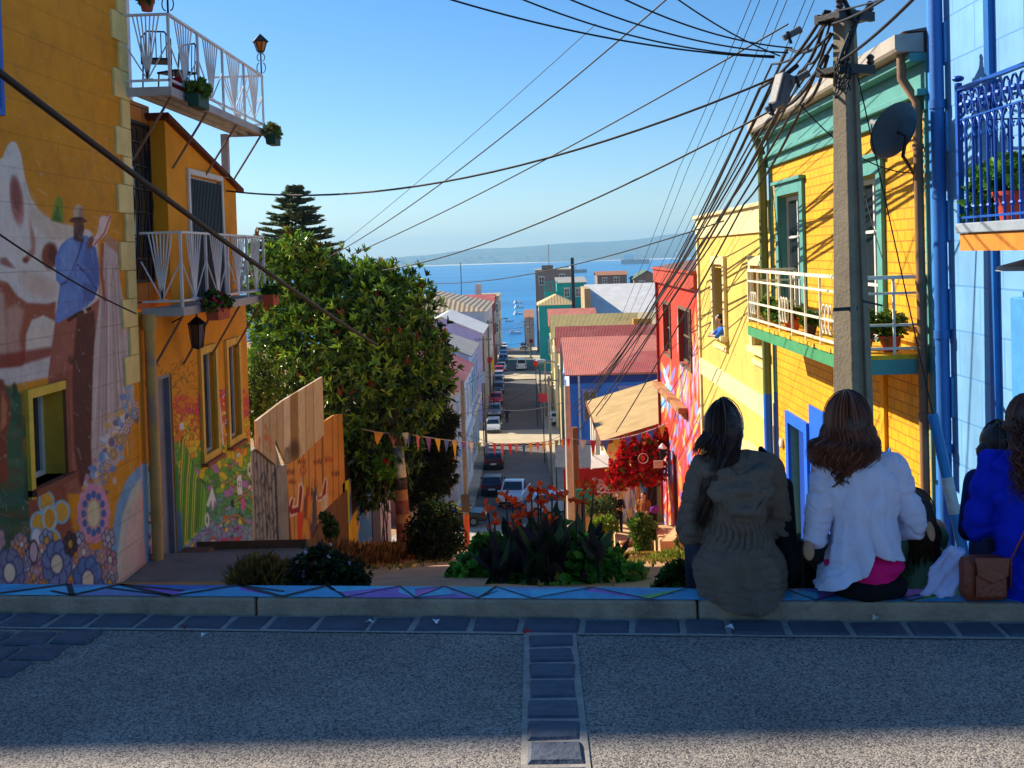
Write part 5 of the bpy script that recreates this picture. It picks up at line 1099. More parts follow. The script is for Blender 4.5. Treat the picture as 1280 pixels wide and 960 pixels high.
# ================================================================== CARS AND STREET FURNITURE
tyre_m = mat('tyre_rubber', C(26, 26, 28), rough=.85, bump=.1); rim_m = mat('wheel_rim', C(150, 152, 156), rough=.35, metal=.7, var=.1)
cglass = mat('car_glass', C(28, 36, 46), rough=.05, var=.1, bump=0, spec=.8); lampw = mat('headlight_glass', C(226, 228, 226), rough=.15, var=.05, bump=0, spec=.8); lampr = mat('tail_lamp_red', C(160, 20, 20), rough=.2, var=.05, bump=0); trim_d = mat('black_trim', C(24, 24, 26), rough=.6, bump=0)
def carpaint(nm, c): return mat('car_paint_' + nm, C(*c), rough=.28, var=.04, bump=0, spec=.6, metal=.15)
def car(body, roofm=None, L=4.0, W_=1.66, kind='hatch'):
    """car seen mostly from front or rear; local +Y = nose"""
    t = thing('parked_car', 'car', 'car')
    hb, hr = .82, 1.44
    prof = {'hatch': [(-L / 2, .42), (-L / 2 + .02, .86), (-L / 2 + .10, .96), (L / 2 - 1.05, .94), (L / 2 - .18, .76), (L / 2, .58), (L / 2 + .02, .38)],
            'pickup': [(-L / 2, .5), (-L / 2, 1.02), (-.5, 1.04), (L / 2 - 1.2, 1.06), (L / 2 - .18, .92), (L / 2, .74), (L / 2, .46)],
            'van': [(-L / 2, .4), (-L / 2, 1.0), (L / 2 - .7, 1.02), (L / 2 - .1, .86), (L / 2, .6), (L / 2, .4)]}[kind]
    lo = [(prof[-1][0], .26), (prof[0][0], .26)]
    def shell_(profile, w0, w1, zsplit, m, nm, par):
        V = []; n = len(profile)
        for s in (-1, 1):
            for yy, z in profile: V.append((s * (w0 if z < zsplit else w1) / 2, yy, z))
        F = [tuple(range(n)), tuple(range(2 * n - 1, n - 1, -1))] + [(i + n, (i + 1) % n + n, (i + 1) % n, i) for i in range(n)]
        return MB().add(V, F).build(nm, m, par, bevel=.06, smooth=35)
    shell_(prof + lo, W_, W_ * .97, .5, body, 'body', t)
    if kind == 'hatch': c = [(-L / 2 + .12, .94), (-L / 2 + .5, hr - .04), (-.3, hr), (.35, hr - .05), (L / 2 - 1.0, .92)]
    elif kind == 'van': c = [(-L / 2 + .04, .98), (-L / 2 + .1, 1.84), (.5, 1.88), (1.1, 1.8), (L / 2 - .62, 1.0)]
    else: c = [(-.45, 1.0), (-.35, 1.66), (.1, 1.7), (.55, 1.66), (L / 2 - 1.15, 1.02)]
    n = len(c); V = []
    for s in (-1, 1):
        for yy, z in c: V.append((s * (W_ * .93 if z < 1.1 else W_ * .78) / 2, yy, z))
    F = [tuple(range(n)), tuple(range(2 * n - 1, n - 1, -1))] + [(i + n, (i + 1) % n + n, (i + 1) % n, i) for i in range(n)]
    cab = MB().add(V, F).build('cabin', roofm or body, t, bevel=.05, smooth=35)
    def pane(i, nm, k0=.12, k1=.9, sw=.86):
        a, b, = Vector(V[i]), Vector(V[i + 1]); a2, b2 = Vector(V[i + n]), Vector(V[i + 1 + n])
        p, q = a.lerp(b, k0), a.lerp(b, k1); p2, q2 = a2.lerp(b2, k0), a2.lerp(b2, k1); m = lambda u, v: (u + (v - u) * ((1 - sw) / 2), v + (u - v) * ((1 - sw) / 2))
        p, p2 = m(p, p2); q, q2 = m(q, q2); nn = (q - p).cross(p2 - p).normalized(); nn = nn if nn.z > 0 else -nn
        return MB().prism([p + nn * .002, q + nn * .002, q2 + nn * .002, p2 + nn * .002], nn * .014).build(nm, cglass, cab)
    pane(n - 2, 'windscreen'); pane(0, 'rear_window', .25, .92)
    for s in (0, n):
        pts = [Vector(V[s + i]) for i in range(n)]; ce = sum(pts, Vector()) / n; pts = [ce + (p - ce) * .8 for p in pts]
        sx = 1 if s else -1; pts = [p + Vector((sx * .03 + 0 * p.z, 0, 0)) for p in pts]; MB().prism(pts, (sx * .012, 0, 0)).build('side_window', cglass, cab)
    for sx in (-1, 1):
        for yy in (-L / 2 + .72, L / 2 - .78):
            mb = MB(); mb.tube([(sx * (W_ / 2 - .2), yy, .30), (sx * (W_ / 2 + .01), yy, .30)], .30, 14); wh = mb.build('wheel', tyre_m, t)
            mb = MB(); mb.tube([(sx * (W_ / 2 + .012), yy, .30), (sx * (W_ / 2 + .02), yy, .30)], .18, 12); mb.build('rim', rim_m, wh)
        mb = MB(); mb.ball((sx * (W_ / 2 - .26), prof[-2][0] - .05, prof[-2][1] + .04), (.19, .09, .09), 10, 6); mb.build('headlight', lampw, t)
        mb = MB(); mb.box((sx * (W_ / 2 - .30), prof[0][0] - .02, .66), (sx * (W_ / 2 - .06), prof[0][0] + .03, .9)); mb.build('tail_lamp', lampr, t)
        mb = MB(); mb.box((sx * W_ / 2, c[-1][0] - .15, .92), (sx * (W_ / 2 + .16), c[-1][0] - .07, 1.06)); mb.build('side_mirror', body, t, bevel=.02)
    mb = MB(); mb.box((-W_ / 2 + .06, L / 2 - .02, .3), (W_ / 2 - .06, L / 2 + .07, .46)); mb.build('front_bumper', trim_d, t, bevel=.03); mb = MB(); mb.box((-W_ / 2 + .06, -L / 2 - .07, .3), (W_ / 2 - .06, -L / 2 + .02, .5)); mb.build('rear_bumper', body if kind != 'hatch' else trim_d, t, bevel=.03)
    mb = MB(); mb.box((-.26, -L / 2 - .085, .5), (.26, -L / 2 - .072, .62)); mb.build('number_plate', lampw, t)
    if kind == 'pickup':
        mb = MB(); mb.box((-W_ / 2 + .1, -L / 2 + .1, 1.045), (W_ / 2 - .1, -.55, 1.06)); mb.build('load_bed', trim_d, t)
    return t
def groundY(px, py, lift=0.05):
    lo, hi = 40.0, 320.0; d = ray(px, py)
    for k in range(60):
        y = (lo + hi) / 2; z = 1.5 + d.z / d.y * y
        if z > zg(y) + lift: lo = y
        else: hi = y
    return y, d.x / d.y * y
CARG = 'cars standing in the street'
def put(t, px, py, rz, label, name='parked_car', cat='car', dx=0):
    y, x = groundY(px, py); t.location = (x + dx, y + 1.9, zg(y + 1.9) + .06); t.rotation_euler = (math.atan2(zg(y + 3.8) - zg(y), 3.8) * (1 if abs(rz) < 1 else -1), 0, rz); t['label'] = label; t['category'] = cat; t['group'] = CARG; t.name = name; return t
pk = put(car(carpaint('white', (226, 230, 236)), L=4.9, W_=1.8, kind='pickup'), 643, 634, math.pi - .12, 'white pickup truck with open load bed, coming up the bottom of the street', 'pickup_truck', 'pickup')
taxi = put(car(carpaint('black', (22, 22, 26)), carpaint('taxi_yellow', (240, 180, 10)), L=4.2), 567, 662, R(-95), 'black taxi with a yellow roof crossing at the foot of the street', 'taxi', 'taxi')
silver = car(carpaint('silver', (196, 198, 196))); put(silver, 616, 543, math.pi, 'silver hatchback, lowest in the row before the first side street')
put(car(carpaint('pale_blue', (176, 200, 220)), L=4.3), 701, 647, R(-98), 'pale blue car half hidden behind the flowers at the street corner')
def recol(px, py, c, nm, label, rz=math.pi):
    p = carpaint(nm, c); t = dup(silver, mats={'car_paint_silver': p}); return put(t, px, py, rz, label)
recol(615, 621, (24, 38, 70), 'navy', 'navy blue car, nearest of the two under the bunting', 0)
recol(617, 588, (70, 34, 44), 'maroon', 'dark maroon car parked ahead of the navy one', 0)
recol(618, 523, (120, 140, 166), 'steel', 'steel blue car just uphill of the silver hatchback'.replace('uphill', 'beyond'))
recol(620, 507, (206, 40, 60), 'red', 'red hatchback parked on the left kerb')
recol(622, 493, (60, 76, 110), 'slate', 'slate blue car right behind the red hatchback')
recol(622, 484, (90, 104, 130), 'dusk', 'dusky grey-blue car between slate and light grey cars')
recol(623, 477, (150, 166, 184), 'light_grey', 'light grey car next to the red and white pair')
recol(623.5, 470, (196, 60, 66), 'brick', 'brick red car with only its roof showing')
recol(626, 465, (232, 232, 230), 'bright_white', 'bright white car nosing out from the parked row')
recol(628.5, 454, (50, 80, 140), 'royal', 'royal blue car beyond the bright white one')
recol(629, 448, (60, 100, 160), 'mid_blue', 'mid blue car, second past the bright white one')
recol(629, 442, (90, 150, 190), 'sky', 'sky blue car near the end of the row')
recol(629.5, 437, (226, 232, 236), 'ice', 'icy white car, last in the left row')
recol(637, 433, (20, 22, 26), 'jet', 'jet black car against the sea at the street end', 0)
recol(645.5, 432, (40, 46, 58), 'graphite', 'graphite car in the middle of the street end', 0)
recol(654.5, 437, (84, 92, 106), 'gunmetal', 'gunmetal off-road car on the right of the street end', math.pi)
put(car(carpaint('van_white', (232, 232, 228)), L=4.4, W_=1.7, kind='van'), 652, 463, 0, 'white van driving down the middle of the street', 'van', 'van')
recol(697, 533, (220, 224, 228), 'kerb_white', 'white car tucked beside the cobalt blue house', 0)

wood_pole = mat('grey_wood', C(140, 128, 110), rough=.85, var=.3, scale=3, bump=.5, stain=.4); conc_pole = mat('concrete_pole', C(128, 116, 98), rough=.85, var=.2, scale=4, bump=.4, bscale=30, stain=.4); dark_m = mat('dark_steel', C(44, 44, 48), rough=.5, metal=.5)
def upole(px, py_top, py_base, label, r=.13, m=None, Y=None, arms=True):
    if Y is None: Y, X = groundY(px, py_base, .15)
    p = atY(px, py_base, Y); q = atY(px, py_top, Y); z0 = zg(Y); H = q.z - z0
    t = thing('utility_pole', label, 'pole', (p.x, Y, z0)); mb = MB(); mb.tube([(0, 0, -.5), (0, 0, H)], [r, r * .75], 10); mb.build('shaft', m or wood_pole, t, smooth=40)
    if arms:
        mb = MB(); mb.bar((-.8, 0, H - .35), (.8, 0, H - .35), .1)
        for k in (-.7, -.35, .35, .7): mb.lathe([(.03, 0), (.05, .06), (.03, .14)], (k, 0, H - .3), 6)
        mb.build('crossarm', m or wood_pole, t)
    return t
upole(584.5, 475, 700, 'dark pole with a switch box and painted foot left of the taxi', Y=56, r=.14, arms=False)
pbx = [o for o in bpy.data.objects if o.name.startswith('utility_pole')][0]
mb = MB(); mb.box((-.22, -.3, 2.0), (.22, -.15, 2.9)); mb.build('switch_box', mat('box_brown', C(92, 76, 62)), pbx); mb = MB(); mb.tube([(0, 0, -.2), (0, 0, 1.8)], .155, 10); mb.build('painted_foot', mat('orange_red_paint', C(206, 84, 40), var=.4, scale=2, stain=.5, stain_col=C(110, 170, 60)), pbx)
upole(676, 455, 505, 'slim pole on the right kerb in front of the olive house'); upole(683, 450, 520, 'second slim pole on the right kerb beside the red sign', r=.1)
upole(613, 400, 500, 'pole standing by the lilac house'); upole(663, 395, 447, 'pole before the turquoise house'); upole(608, 420, 560, 'tall pole on the left kerb before the blue shuttered house'); upole(690, 470, 610, 'pole at the corner of the cobalt blue house', r=.11)
upole(718, 322, 420, 'tall dark pole standing against the sea beside the brown block', Y=170, r=.35, m=dark_m, arms=False)
upole(620, 392, 452, 'pole past the narrow dark red house'); upole(657, 400, 440, 'far thin pole at the end of the right kerb', r=.1)
def lampost(px, py, Y, arm, label):
    q = atY(px, py, Y); t = thing('street_lamp', label, 'street lamp', (q.x + arm, Y, zg(Y))); H = q.z - zg(Y); mb = MB(); mb.tube([(0, 0, 0), (0, 0, H - .6), (-arm * .25, 0, H - .15), (-arm * .7, 0, H)], .06, 6); mb.build('post', mat('lamp_grey2', C(150, 150, 146), rough=.5, metal=.4), t)
    mb = MB(); mb.ball((-arm, 0, H), (.5, .2, .13), 10, 6); mb.build('lamp_head', mat('lamp_pale', C(206, 206, 196), rough=.5), t)
lampost(676, 450.5, 100, 1.6, 'street lamp on a curved arm above the right kerb'); lampost(632, 398, 200, -1.2, 'street lamp reaching over the left kerb against the sea'); lampost(650, 404, 236, 1.0, 'street lamp reaching left by the grey end house'); lampost(626, 430, 150, -1.0, 'street lamp arm on the left kerb by the hip roofed house')
def sign(px, py, Y, w_, h, c, label, base=True, nm='traffic_sign'):
    q = atY(px, py, Y); t = thing(nm, label, 'sign', (q.x, Y, zg(Y))); H = q.z - zg(Y)
    mb = MB(); mb.box((-w_ / 2, -.05, H - h / 2), (w_ / 2, -.02, H + h / 2)); mb.build('sign_panel', mat('sign_' + '_'.join(map(str, c)), C(*c), rough=.5, var=.08), t); mb = MB(); mb.tube([(0, 0, 0), (0, 0, H + h / 2)], .05, 6); mb.build('post', dark_m, t); return t
sign(612.5, 450, 128, .62, .62, (200, 24, 30), 'red sign on the left kerb by the lilac house'); sign(664, 426.5, 205, .7, .75, (200, 24, 30), 'red sign before the turquoise house'); sign(669.5, 454, 118, .5, .6, (200, 30, 34), 'red sign on the right kerb under the lamp'); sign(678.5, 497, 96, .75, .75, (206, 40, 44), 'red sign low on the right kerb near the blue house'); sign(602.5, 472, 96, .55, 1.0, (206, 204, 200), 'white sign with red disc on the left kerb'); sign(616, 458, 125, .25, 1.4, (226, 190, 30), 'narrow yellow sign behind the left kerb cars')
gp = thing('sheet_canopy', 'grey sheet canopy over the pavement below the cobalt blue house', 'canopy', (2.0, 69.5, zg(70))); Hc = 4.6
mb = MB(); mb.add([(-1.0, -.4, Hc - .8), (1.6, -.4, Hc - .9), (1.6, .5, Hc + .35), (-1.0, .5, Hc + .45)], [(0, 1, 2, 3)]); mb.add([(-1.0, -.4, Hc - .84), (1.6, -.4, Hc - .94), (1.6, .5, Hc + .31), (-1.0, .5, Hc + .41)], [(3, 2, 1, 0)]); mb.build('sheet', mat('grey_sheet', C(176, 174, 170), rough=.6), gp)
for k in (-.95, 1.5): mb = MB(); mb.tube([(k, 0, 0), (k, 0, Hc - .25)], .05, 6); mb.build('post', dark_m, gp)
# boats out on the water
bw = mat('boat_white', C(232, 230, 224), rough=.5, bump=0); bdk = mat('boat_dark', C(90, 60, 60), rough=.6, bump=0)
def boat(px, py, L, label, ship=False):
    d = ray(px, py); k = (SEA_Z - 1.5) / d.z; p = EYE + d * k; t = thing('ship' if ship else 'boat', label, 'ship' if ship else 'boat', (p.x, p.y, SEA_Z + .05), R(random.uniform(-30, 30)))
    mb = MB(); w_ = L * .28; mb.prism([(-L / 2, -w_ / 2, 0), (L * .3, -w_ / 2, 0), (L / 2, 0, 0), (L * .3, w_ / 2, 0), (-L / 2, w_ / 2, 0)], (0, 0, L * .16)); mb.build('hull', bdk if ship else bw, t)
    mb = MB(); mb.box((-L * .4, -w_ * .35, L * .16), (-L * .1, w_ * .35, L * .34)); mb.build('cabin', bw, t); mb = MB(); mb.tube([(L * .05, 0, L * .16), (L * .05, 0, L * .6)], L * .012, 5); mb.build('mast', bw, t)
boat(647.5, 379, 11, 'white boat moored off the end of the street, farthest of three'); boat(649, 385, 11, 'white boat moored off the end of the street, middle of three'); boat(648, 393, 10, 'white boat moored off the end of the street, nearest of three'); boat(644, 417, 9, 'small white boat close to the quay beyond the black car'); boat(722, 341, 60, 'white and dark ship just right of the brown block', True); boat(795, 330, 130, 'hazy ship lying off the far shore', True); boat(636, 402, 8, 'small boat near the left kerb lamp')
# ================================================================== PLANTS AND FENCES
def leaf_mat(nm, rough=.45, spec=.4):
    if nm in _M: return _M[nm]
    m = mat(nm, rough=rough, var=.2, scale=2, bump=0, attr='paint', spec=spec)
    n, l = m.node_tree.nodes, m.node_tree.links; b = n['Principled BSDF']; src = b.inputs['Base Color'].links[0].from_socket
    tr = n.new('ShaderNodeBsdfTranslucent'); l.new(src, tr.inputs[0]); mx = n.new('ShaderNodeMixShader'); mx.inputs[0].default_value = .32
    l.new(b.outputs[0], mx.inputs[1]); l.new(tr.outputs[0], mx.inputs[2]); l.new(mx.outputs[0], n['Material Output'].inputs[0]); return m
def leaves(P, D, Nn, L, Wd, cols, fold=.25):
    """one mesh of folded leaves: base points P, directions D, face normals Nn, lengths L, widths Wd"""
    P, D, Nn = (np.asarray(a, float) for a in (P, D, Nn)); n = len(P)
    D /= np.linalg.norm(D, axis=1, keepdims=True) + 1e-9; S = np.cross(D, Nn); S /= np.linalg.norm(S, axis=1, keepdims=True) + 1e-9; U = np.cross(S, D)
    L = np.broadcast_to(L, (n,))[:, None]; Wd = np.broadcast_to(Wd, (n,))[:, None]
    V = np.empty((n, 6, 3)); V[:, 0] = P; m = P + D * L * .45 + U * L * fold * .25
    V[:, 1] = m + S * Wd / 2 + U * Wd * fold; V[:, 2] = P + D * L * .8 + S * Wd * .3 + U * Wd * fold * .4; V[:, 3] = P + D * L - U * L * fold * .3
    V[:, 4] = P + D * L * .8 - S * Wd * .3 + U * Wd * fold * .4; V[:, 5] = m - S * Wd / 2 + U * Wd * fold
    F = (np.arange(n)[:, None, None] * 6 + np.array([[0, 1, 2, 3], [0, 3, 4, 5]])[None]).reshape(-1, 4)
    return V.reshape(-1, 3), F, np.repeat(np.asarray(cols, np.float32), 6, axis=0)
def leaf_object(name, parts, m, parent=None, loc=(0, 0, 0)):
    V = np.concatenate([p[0] for p in parts]) - np.array(loc); o = 0; Fs = []
    for p in parts: Fs.append(p[1] + o); o += len(p[0])
    F = np.concatenate(Fs); Cc = np.concatenate([p[2] for p in parts])
    me = bpy.data.meshes.new(name); me.vertices.add(len(V)); me.vertices.foreach_set('co', V.ravel()); me.loops.add(F.size); me.loops.foreach_set('vertex_index', F.ravel()); me.polygons.add(len(F)); me.polygons.foreach_set('loop_start', np.arange(len(F)) * 4)
    me.update(calc_edges=True); a = me.color_attributes.new('paint', 'FLOAT_COLOR', 'POINT'); arr = np.ones((len(V), 4), np.float32); arr[:, :3] = Cc; a.data.foreach_set('color', arr.ravel())
    me.materials.append(m); me.validate(); o = bpy.data.objects.new(name, me); COL.objects.link(o); o.parent = parent; return o
def rand_dir(n): d = rng.normal(size=(n, 3)); return d / np.linalg.norm(d, axis=1, keepdims=True)
def in_blobs(blobs, n, shell=.55):
    """points spread through ellipsoids, denser towards their skins; returns points and outward directions"""
    vol = np.array([b[3] * b[4] * b[5] for b in blobs]) ** .75; w_ = vol / vol.sum(); k = rng.choice(len(blobs), n, p=w_); B = np.array(blobs)[k]
    d = rand_dir(n); r = shell + (1 - shell) * rng.random(n) ** .6; r *= 1 + rng.normal(0, .13, n)
    P = B[:, :3] + d * B[:, 3:] * r[:, None]; return P, d
def cmix(cols, wts, n): 
    c = np.array(cols, np.float32)[rng.choice(len(cols), n, p=np.array(wts) / sum(wts))]; return c * (1 + rng.normal(0, .14, (n, 1))).clip(.5, 1.6)
def rosettes(P, d, per, L, Wd, cols, wts, up=.35, spread=1.0):
    n = len(P); A = np.repeat(d + np.array([0, 0, up]), per, 0) + rand_dir(n * per) * spread; Pp = np.repeat(P, per, 0); Nn = np.repeat(d, per, 0) + rand_dir(n * per) * .4 + np.array([0, 0, .5])
    c = np.repeat(cmix(cols, wts, n), per, 0) * (1 + rng.normal(0, .12, (n * per, 1))).clip(.6, 1.5)
    return leaves(Pp, A, Nn, L * rng.uniform(.6, 1.2, n * per), Wd * rng.uniform(.7, 1.2, n * per), c)
bark = mat('bark', C(96, 78, 60), rough=.95, var=.35, scale=4, bump=.9, bscale=18)
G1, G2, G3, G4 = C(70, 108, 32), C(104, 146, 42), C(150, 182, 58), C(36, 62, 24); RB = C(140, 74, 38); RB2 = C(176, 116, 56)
magm = leaf_mat('magnolia_leaf', .27, .6); [setattr(q.inputs[0], 'default_value', .2) for q in magm.node_tree.nodes if q.type == 'MIX_SHADER']
# ---- magnolia with painted trunk
YT = 31.0; tp = atY(505, 704, YT); tz = zg(YT)
mg = thing('magnolia_tree', 'big glossy evergreen tree with rusty young leaves and a trunk painted in coloured bands', 'tree', (tp.x, YT, tz))
lumps = []
EX = [(rng.uniform(330, 520), 0, rng.uniform(9, 18), rng.uniform(-.5, 1.5)) for k in range(26)]
EX = [(x, np.interp(x, [330, 380, 420, 480, 520], [312, 300, 335, 335, 395]) + rng.uniform(0, 18), r, y) for x, _, r, y in EX] + [(rng.uniform(535, 556), rng.uniform(410, 500), rng.uniform(8, 15), .2) for k in range(12)]
for (px, py, r, dy) in ((350, 352, 46, 1.0), (385, 345, 40, .5), (345, 400, 45, 1.5), (440, 378, 58, .5), (490, 392, 58, 0), (400, 425, 75, .3), (470, 440, 85, -.3), (515, 450, 52, .2), (505, 500, 46, -.4), (360, 450, 55, 1.5), (440, 510, 80, .5), (478, 556, 54, .4), (450, 585, 55, 1.2), (395, 520, 60, 1.8), *EX):
    c = atY(px, py, YT + dy + .8); s_ = r * YT / 1350; lumps.append((c.x, c.y, c.z, s_, s_ * 1.1, s_))
P, d = in_blobs(lumps, 9800)
hi = np.clip((P[:, 2] + 3.2) / 4.5, 0, 1)
sel = rng.random(len(P)) < .45 + .55 * hi; P, d = P[sel], d[sel]
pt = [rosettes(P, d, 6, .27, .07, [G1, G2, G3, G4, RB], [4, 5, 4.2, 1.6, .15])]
m_ = (P[:, 2] > -2.6); tips = P[m_][rng.choice(m_.sum(), 150)]; pt.append(rosettes(tips + rand_dir(150) * .12 + np.array([0, 0, .12]), np.tile([0, -.2, 1.], (150, 1)), 7, .34, .085, [RB, RB2, G3], [3, 2, 2], 1.0, .8))
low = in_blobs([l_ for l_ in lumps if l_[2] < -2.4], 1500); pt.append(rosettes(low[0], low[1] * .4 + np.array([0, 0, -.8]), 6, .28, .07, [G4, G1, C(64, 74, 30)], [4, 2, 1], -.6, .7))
leaf_object('crown', pt, magm, mg, mg.location)
mb = MB(); T = lambda p: tuple(Vector(p) - mg.location)
base = Vector((tp.x, YT, tz - .3)); fork = Vector((tp.x - .15, YT + .3, -3.3)); mb.tube([T(base), T(base.lerp(fork, .5) + Vector((.05, 0, 0))), T(fork)], [.19, .16, .13], 10)
for l_ in lumps[:16:2]: c = Vector(l_[:3]); mid = fork.lerp(c, .55) + Vector((0, .1, -.25)); mb.tube([T(fork), T(mid), T(c)], [.10, .06, .025], 6)
mb.build('trunk', bark, mg, smooth=50)
for k, (za, zb, c_) in enumerate([(0, .42, (196, 150, 80)), (.42, .62, (40, 64, 120)), (.62, 1.1, (160, 76, 50)), (1.1, 1.35, (196, 130, 70)), (1.35, 1.75, (140, 70, 60)), (1.75, 2.05, (180, 120, 70)), (2.05, 2.4, (60, 44, 40)), (2.4, 2.65, (214, 196, 170)), (2.65, 2.95, (206, 200, 190)), (2.95, 3.3, (96, 116, 150))]):
    mb = MB(); tube = lambda z: base.lerp(fork, (z + .3) / (fork.z - base.z)) + Vector((.05, 0, 0)) * math.sin(math.pi * (z + .3) / (fork.z - base.z))
    mb.tube([T(tube(za)), T(tube(zb - .006))], [.215 - za * .015, .215 - zb * .015], 12); mb.build('painted_band', mat('band_' + '_'.join(map(str, c_)), C(*c_), rough=.7, var=.35, scale=5, stain=.5, stain_col=C(206, 190, 160)), mg, smooth=40)
# ---- tiered conifer
YA = 62; q = atY(368, 236, YA); b_ = zg(YA)
ar = thing('norfolk_pine', 'tall tiered conifer with drooping comb branches behind the magnolia', 'tree', (q.x, YA, b_)); mb = MB(); mb.tube([(0, 0, 0), (0, 0, q.z - b_)], [.3, .04], 8); mb.build('trunk', bark, ar)
PP, DD, NNn, LL = [], [], [], []; H = q.z - b_
for t_ in range(16):
    z = H - .08 - t_ * .36 - t_ * t_ * .008; R_ = .35 + t_ * .29 if t_ < 9 else .35 + 8 * .29 + (t_ - 8) * .04; nb = 8 if t_ < 3 else 11
    for k in range(nb):
        a = 2 * math.pi * (k + .5 * (t_ % 2)) / nb + rng.normal(0, .12); RR = R_ * rng.uniform(.7, 1.15); dz = rng.normal(0, .09); cu = rng.uniform(.1, .3)
        for s_ in np.linspace(.2, 1, int(7 + RR * 9)):
            x, y = RR * s_ * math.cos(a), RR * s_ * math.sin(a); zz = z + dz + cu * RR * (s_ ** 2.2) - .12 * RR * s_
            for sg in (-1, 1, 0, .5):
                dr = np.array([math.cos(a + sg * 1.0), math.sin(a + sg * 1.0), rng.uniform(.2, .9)]); PP.append((x, y, zz)); DD.append(dr); NNn.append((rng.normal() * .3, rng.normal() * .3, 1)); LL.append(.46 * (1.2 - .4 * s_))
n = len(PP); leaf_object('crown', [leaves(PP, DD, NNn, np.array(LL), .10, cmix([C(92, 112, 84), C(122, 140, 96), C(72, 92, 74)], [3, 2, 2], n))], leaf_mat('conifer_needles', .7, .2), ar)
# ---- generic leafy shrub
def shrub(name, label, cat, loc, blobs, n, per, L, Wd, cols, wts, stems=5, fl=None, m='shrub_leaf', up=.4, spread=1.0):
    t = thing(name, label, cat, loc); P, d = in_blobs(blobs, n, .35); pt = [rosettes(P, d, per, L, Wd, cols, wts, up, spread)]
    leaf_object('foliage', pt, leaf_mat(m), t)
    mb = MB()
    for k in range(stems): b = blobs[k % len(blobs)]; mb.tube([(rng.normal(0, .08), rng.normal(0, .08), -.15), (b[0] * .5, b[1] * .5, b[2] * .5), (b[0] + rng.normal(0, .1), b[1], b[2] + b[5] * .5)], [.022, .015, .006], 5)
    mb.build('stem', bark, t)
    if fl:
        nf, fs, fc = fl; P2, d2 = in_blobs(blobs, nf, .95); c = np.repeat(cmix(fc, [1] * len(fc), nf), 6, 0); A = np.repeat(d2, 6, 0) * .5 + rand_dir(nf * 6); leaf_object('blossom', [leaves(np.repeat(P2 * 1.02, 6, 0), A, np.repeat(d2, 6, 0) + rand_dir(nf * 6) * .3, fs, fs * .8, c)], leaf_mat('petal', .6, .2), t)
    return t
def px_blobs(loc, Y, items): 
    out = []
    for (px, py, rx, rz, *dy) in items: p = atY(px, py, Y + (dy[0] if dy else 0)); s_ = Y / 1350; out.append((p.x - loc[0], p.y - loc[1], p.z - loc[2], rx * s_, max(rx, rz) * s_ * .8, rz * s_))
    return out
def shrub_px(name, label, Y, px, items, *a, **k): p = atY(px, 700, Y); loc = (p.x, Y, zg(Y)); return shrub(name, label, a[0], loc, px_blobs(loc, Y, items), *a[1:], **k)
shrub_px('shrub', 'leafy pale green shrub wedged between the rainbow house and the board fence', 27, 330, [(325, 480, 22, 34, 0), (340, 500, 22, 30, 1), (318, 520, 14, 30, 0)], 'shrub', 900, 6, .12, .06, [C(96, 120, 40), C(70, 100, 36), C(120, 140, 60)], [2, 3, 1])
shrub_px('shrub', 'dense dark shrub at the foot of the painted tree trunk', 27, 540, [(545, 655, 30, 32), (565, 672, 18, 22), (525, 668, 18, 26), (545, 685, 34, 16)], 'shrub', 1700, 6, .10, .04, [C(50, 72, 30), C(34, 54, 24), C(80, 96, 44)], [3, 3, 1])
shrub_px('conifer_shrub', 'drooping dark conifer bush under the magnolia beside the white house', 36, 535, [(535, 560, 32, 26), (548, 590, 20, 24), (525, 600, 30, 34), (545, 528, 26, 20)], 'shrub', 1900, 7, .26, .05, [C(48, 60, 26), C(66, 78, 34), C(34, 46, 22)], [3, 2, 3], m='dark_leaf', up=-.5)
shrub_px('vine', 'bright green vine with red blossom hanging over the blue boards', 31, 480, [(482, 578, 12, 8), (478, 588, 9, 10), (488, 590, 8, 8)], 'vine', 260, 6, .12, .07, [C(110, 160, 40), C(140, 190, 60)], [2, 2], fl=(10, .1, [C(206, 40, 50)]))
shrub_px('flowering_shrub', 'low dark bush with pale lilac flowers behind the left kerb', 8.2, 415, [(400, 712, 34, 26), (430, 722, 28, 20), (412, 735, 50, 14), (384, 726, 24, 18)], 'shrub', 1500, 6, .05, .022, [C(44, 66, 30), C(30, 50, 24), C(70, 90, 40)], [3, 3, 1], fl=(46, .022, [C(206, 170, 214), C(226, 206, 226), C(206, 70, 120)]))
shrub_px('grass_tuft', 'dry straw coloured grass tuft beside the concrete landing', 8.8, 325, [(325, 735, 22, 12)], 'grass', 260, 10, .22, .008, [C(176, 136, 70), C(140, 104, 56), C(200, 164, 90)], [3, 2, 1], up=1.2, spread=.55, stems=0 or 1)
shrub_px('weed', 'small weed with pale stem in front of the board fence', 20, 414, [(414, 662, 7, 12), (407, 648, 6, 5)], 'plant', 120, 6, .10, .05, [C(60, 90, 36), C(90, 110, 50)], [2, 1])
shrub_px('garden_plant', 'small green bush with red flowers left of the woman in the olive jacket', 7.0, 845, [(842, 728, 16, 14), (852, 718, 10, 12), (850, 740, 22, 12)], 'plant', 500, 6, .06, .03, [C(50, 84, 30), C(80, 116, 40), C(36, 60, 26)], [3, 2, 2], fl=(9, .03, [C(206, 40, 60)]))
shrub_px('garden_plant', 'dark leafy plant between the woman in olive and the woman in the pale cardigan', 5.4, 990, [(990, 712, 10, 26), (986, 690, 6, 14), (996, 732, 12, 16)], 'plant', 420, 6, .07, .035, [C(36, 60, 26), C(54, 84, 34), C(24, 40, 20)], [3, 2, 2])
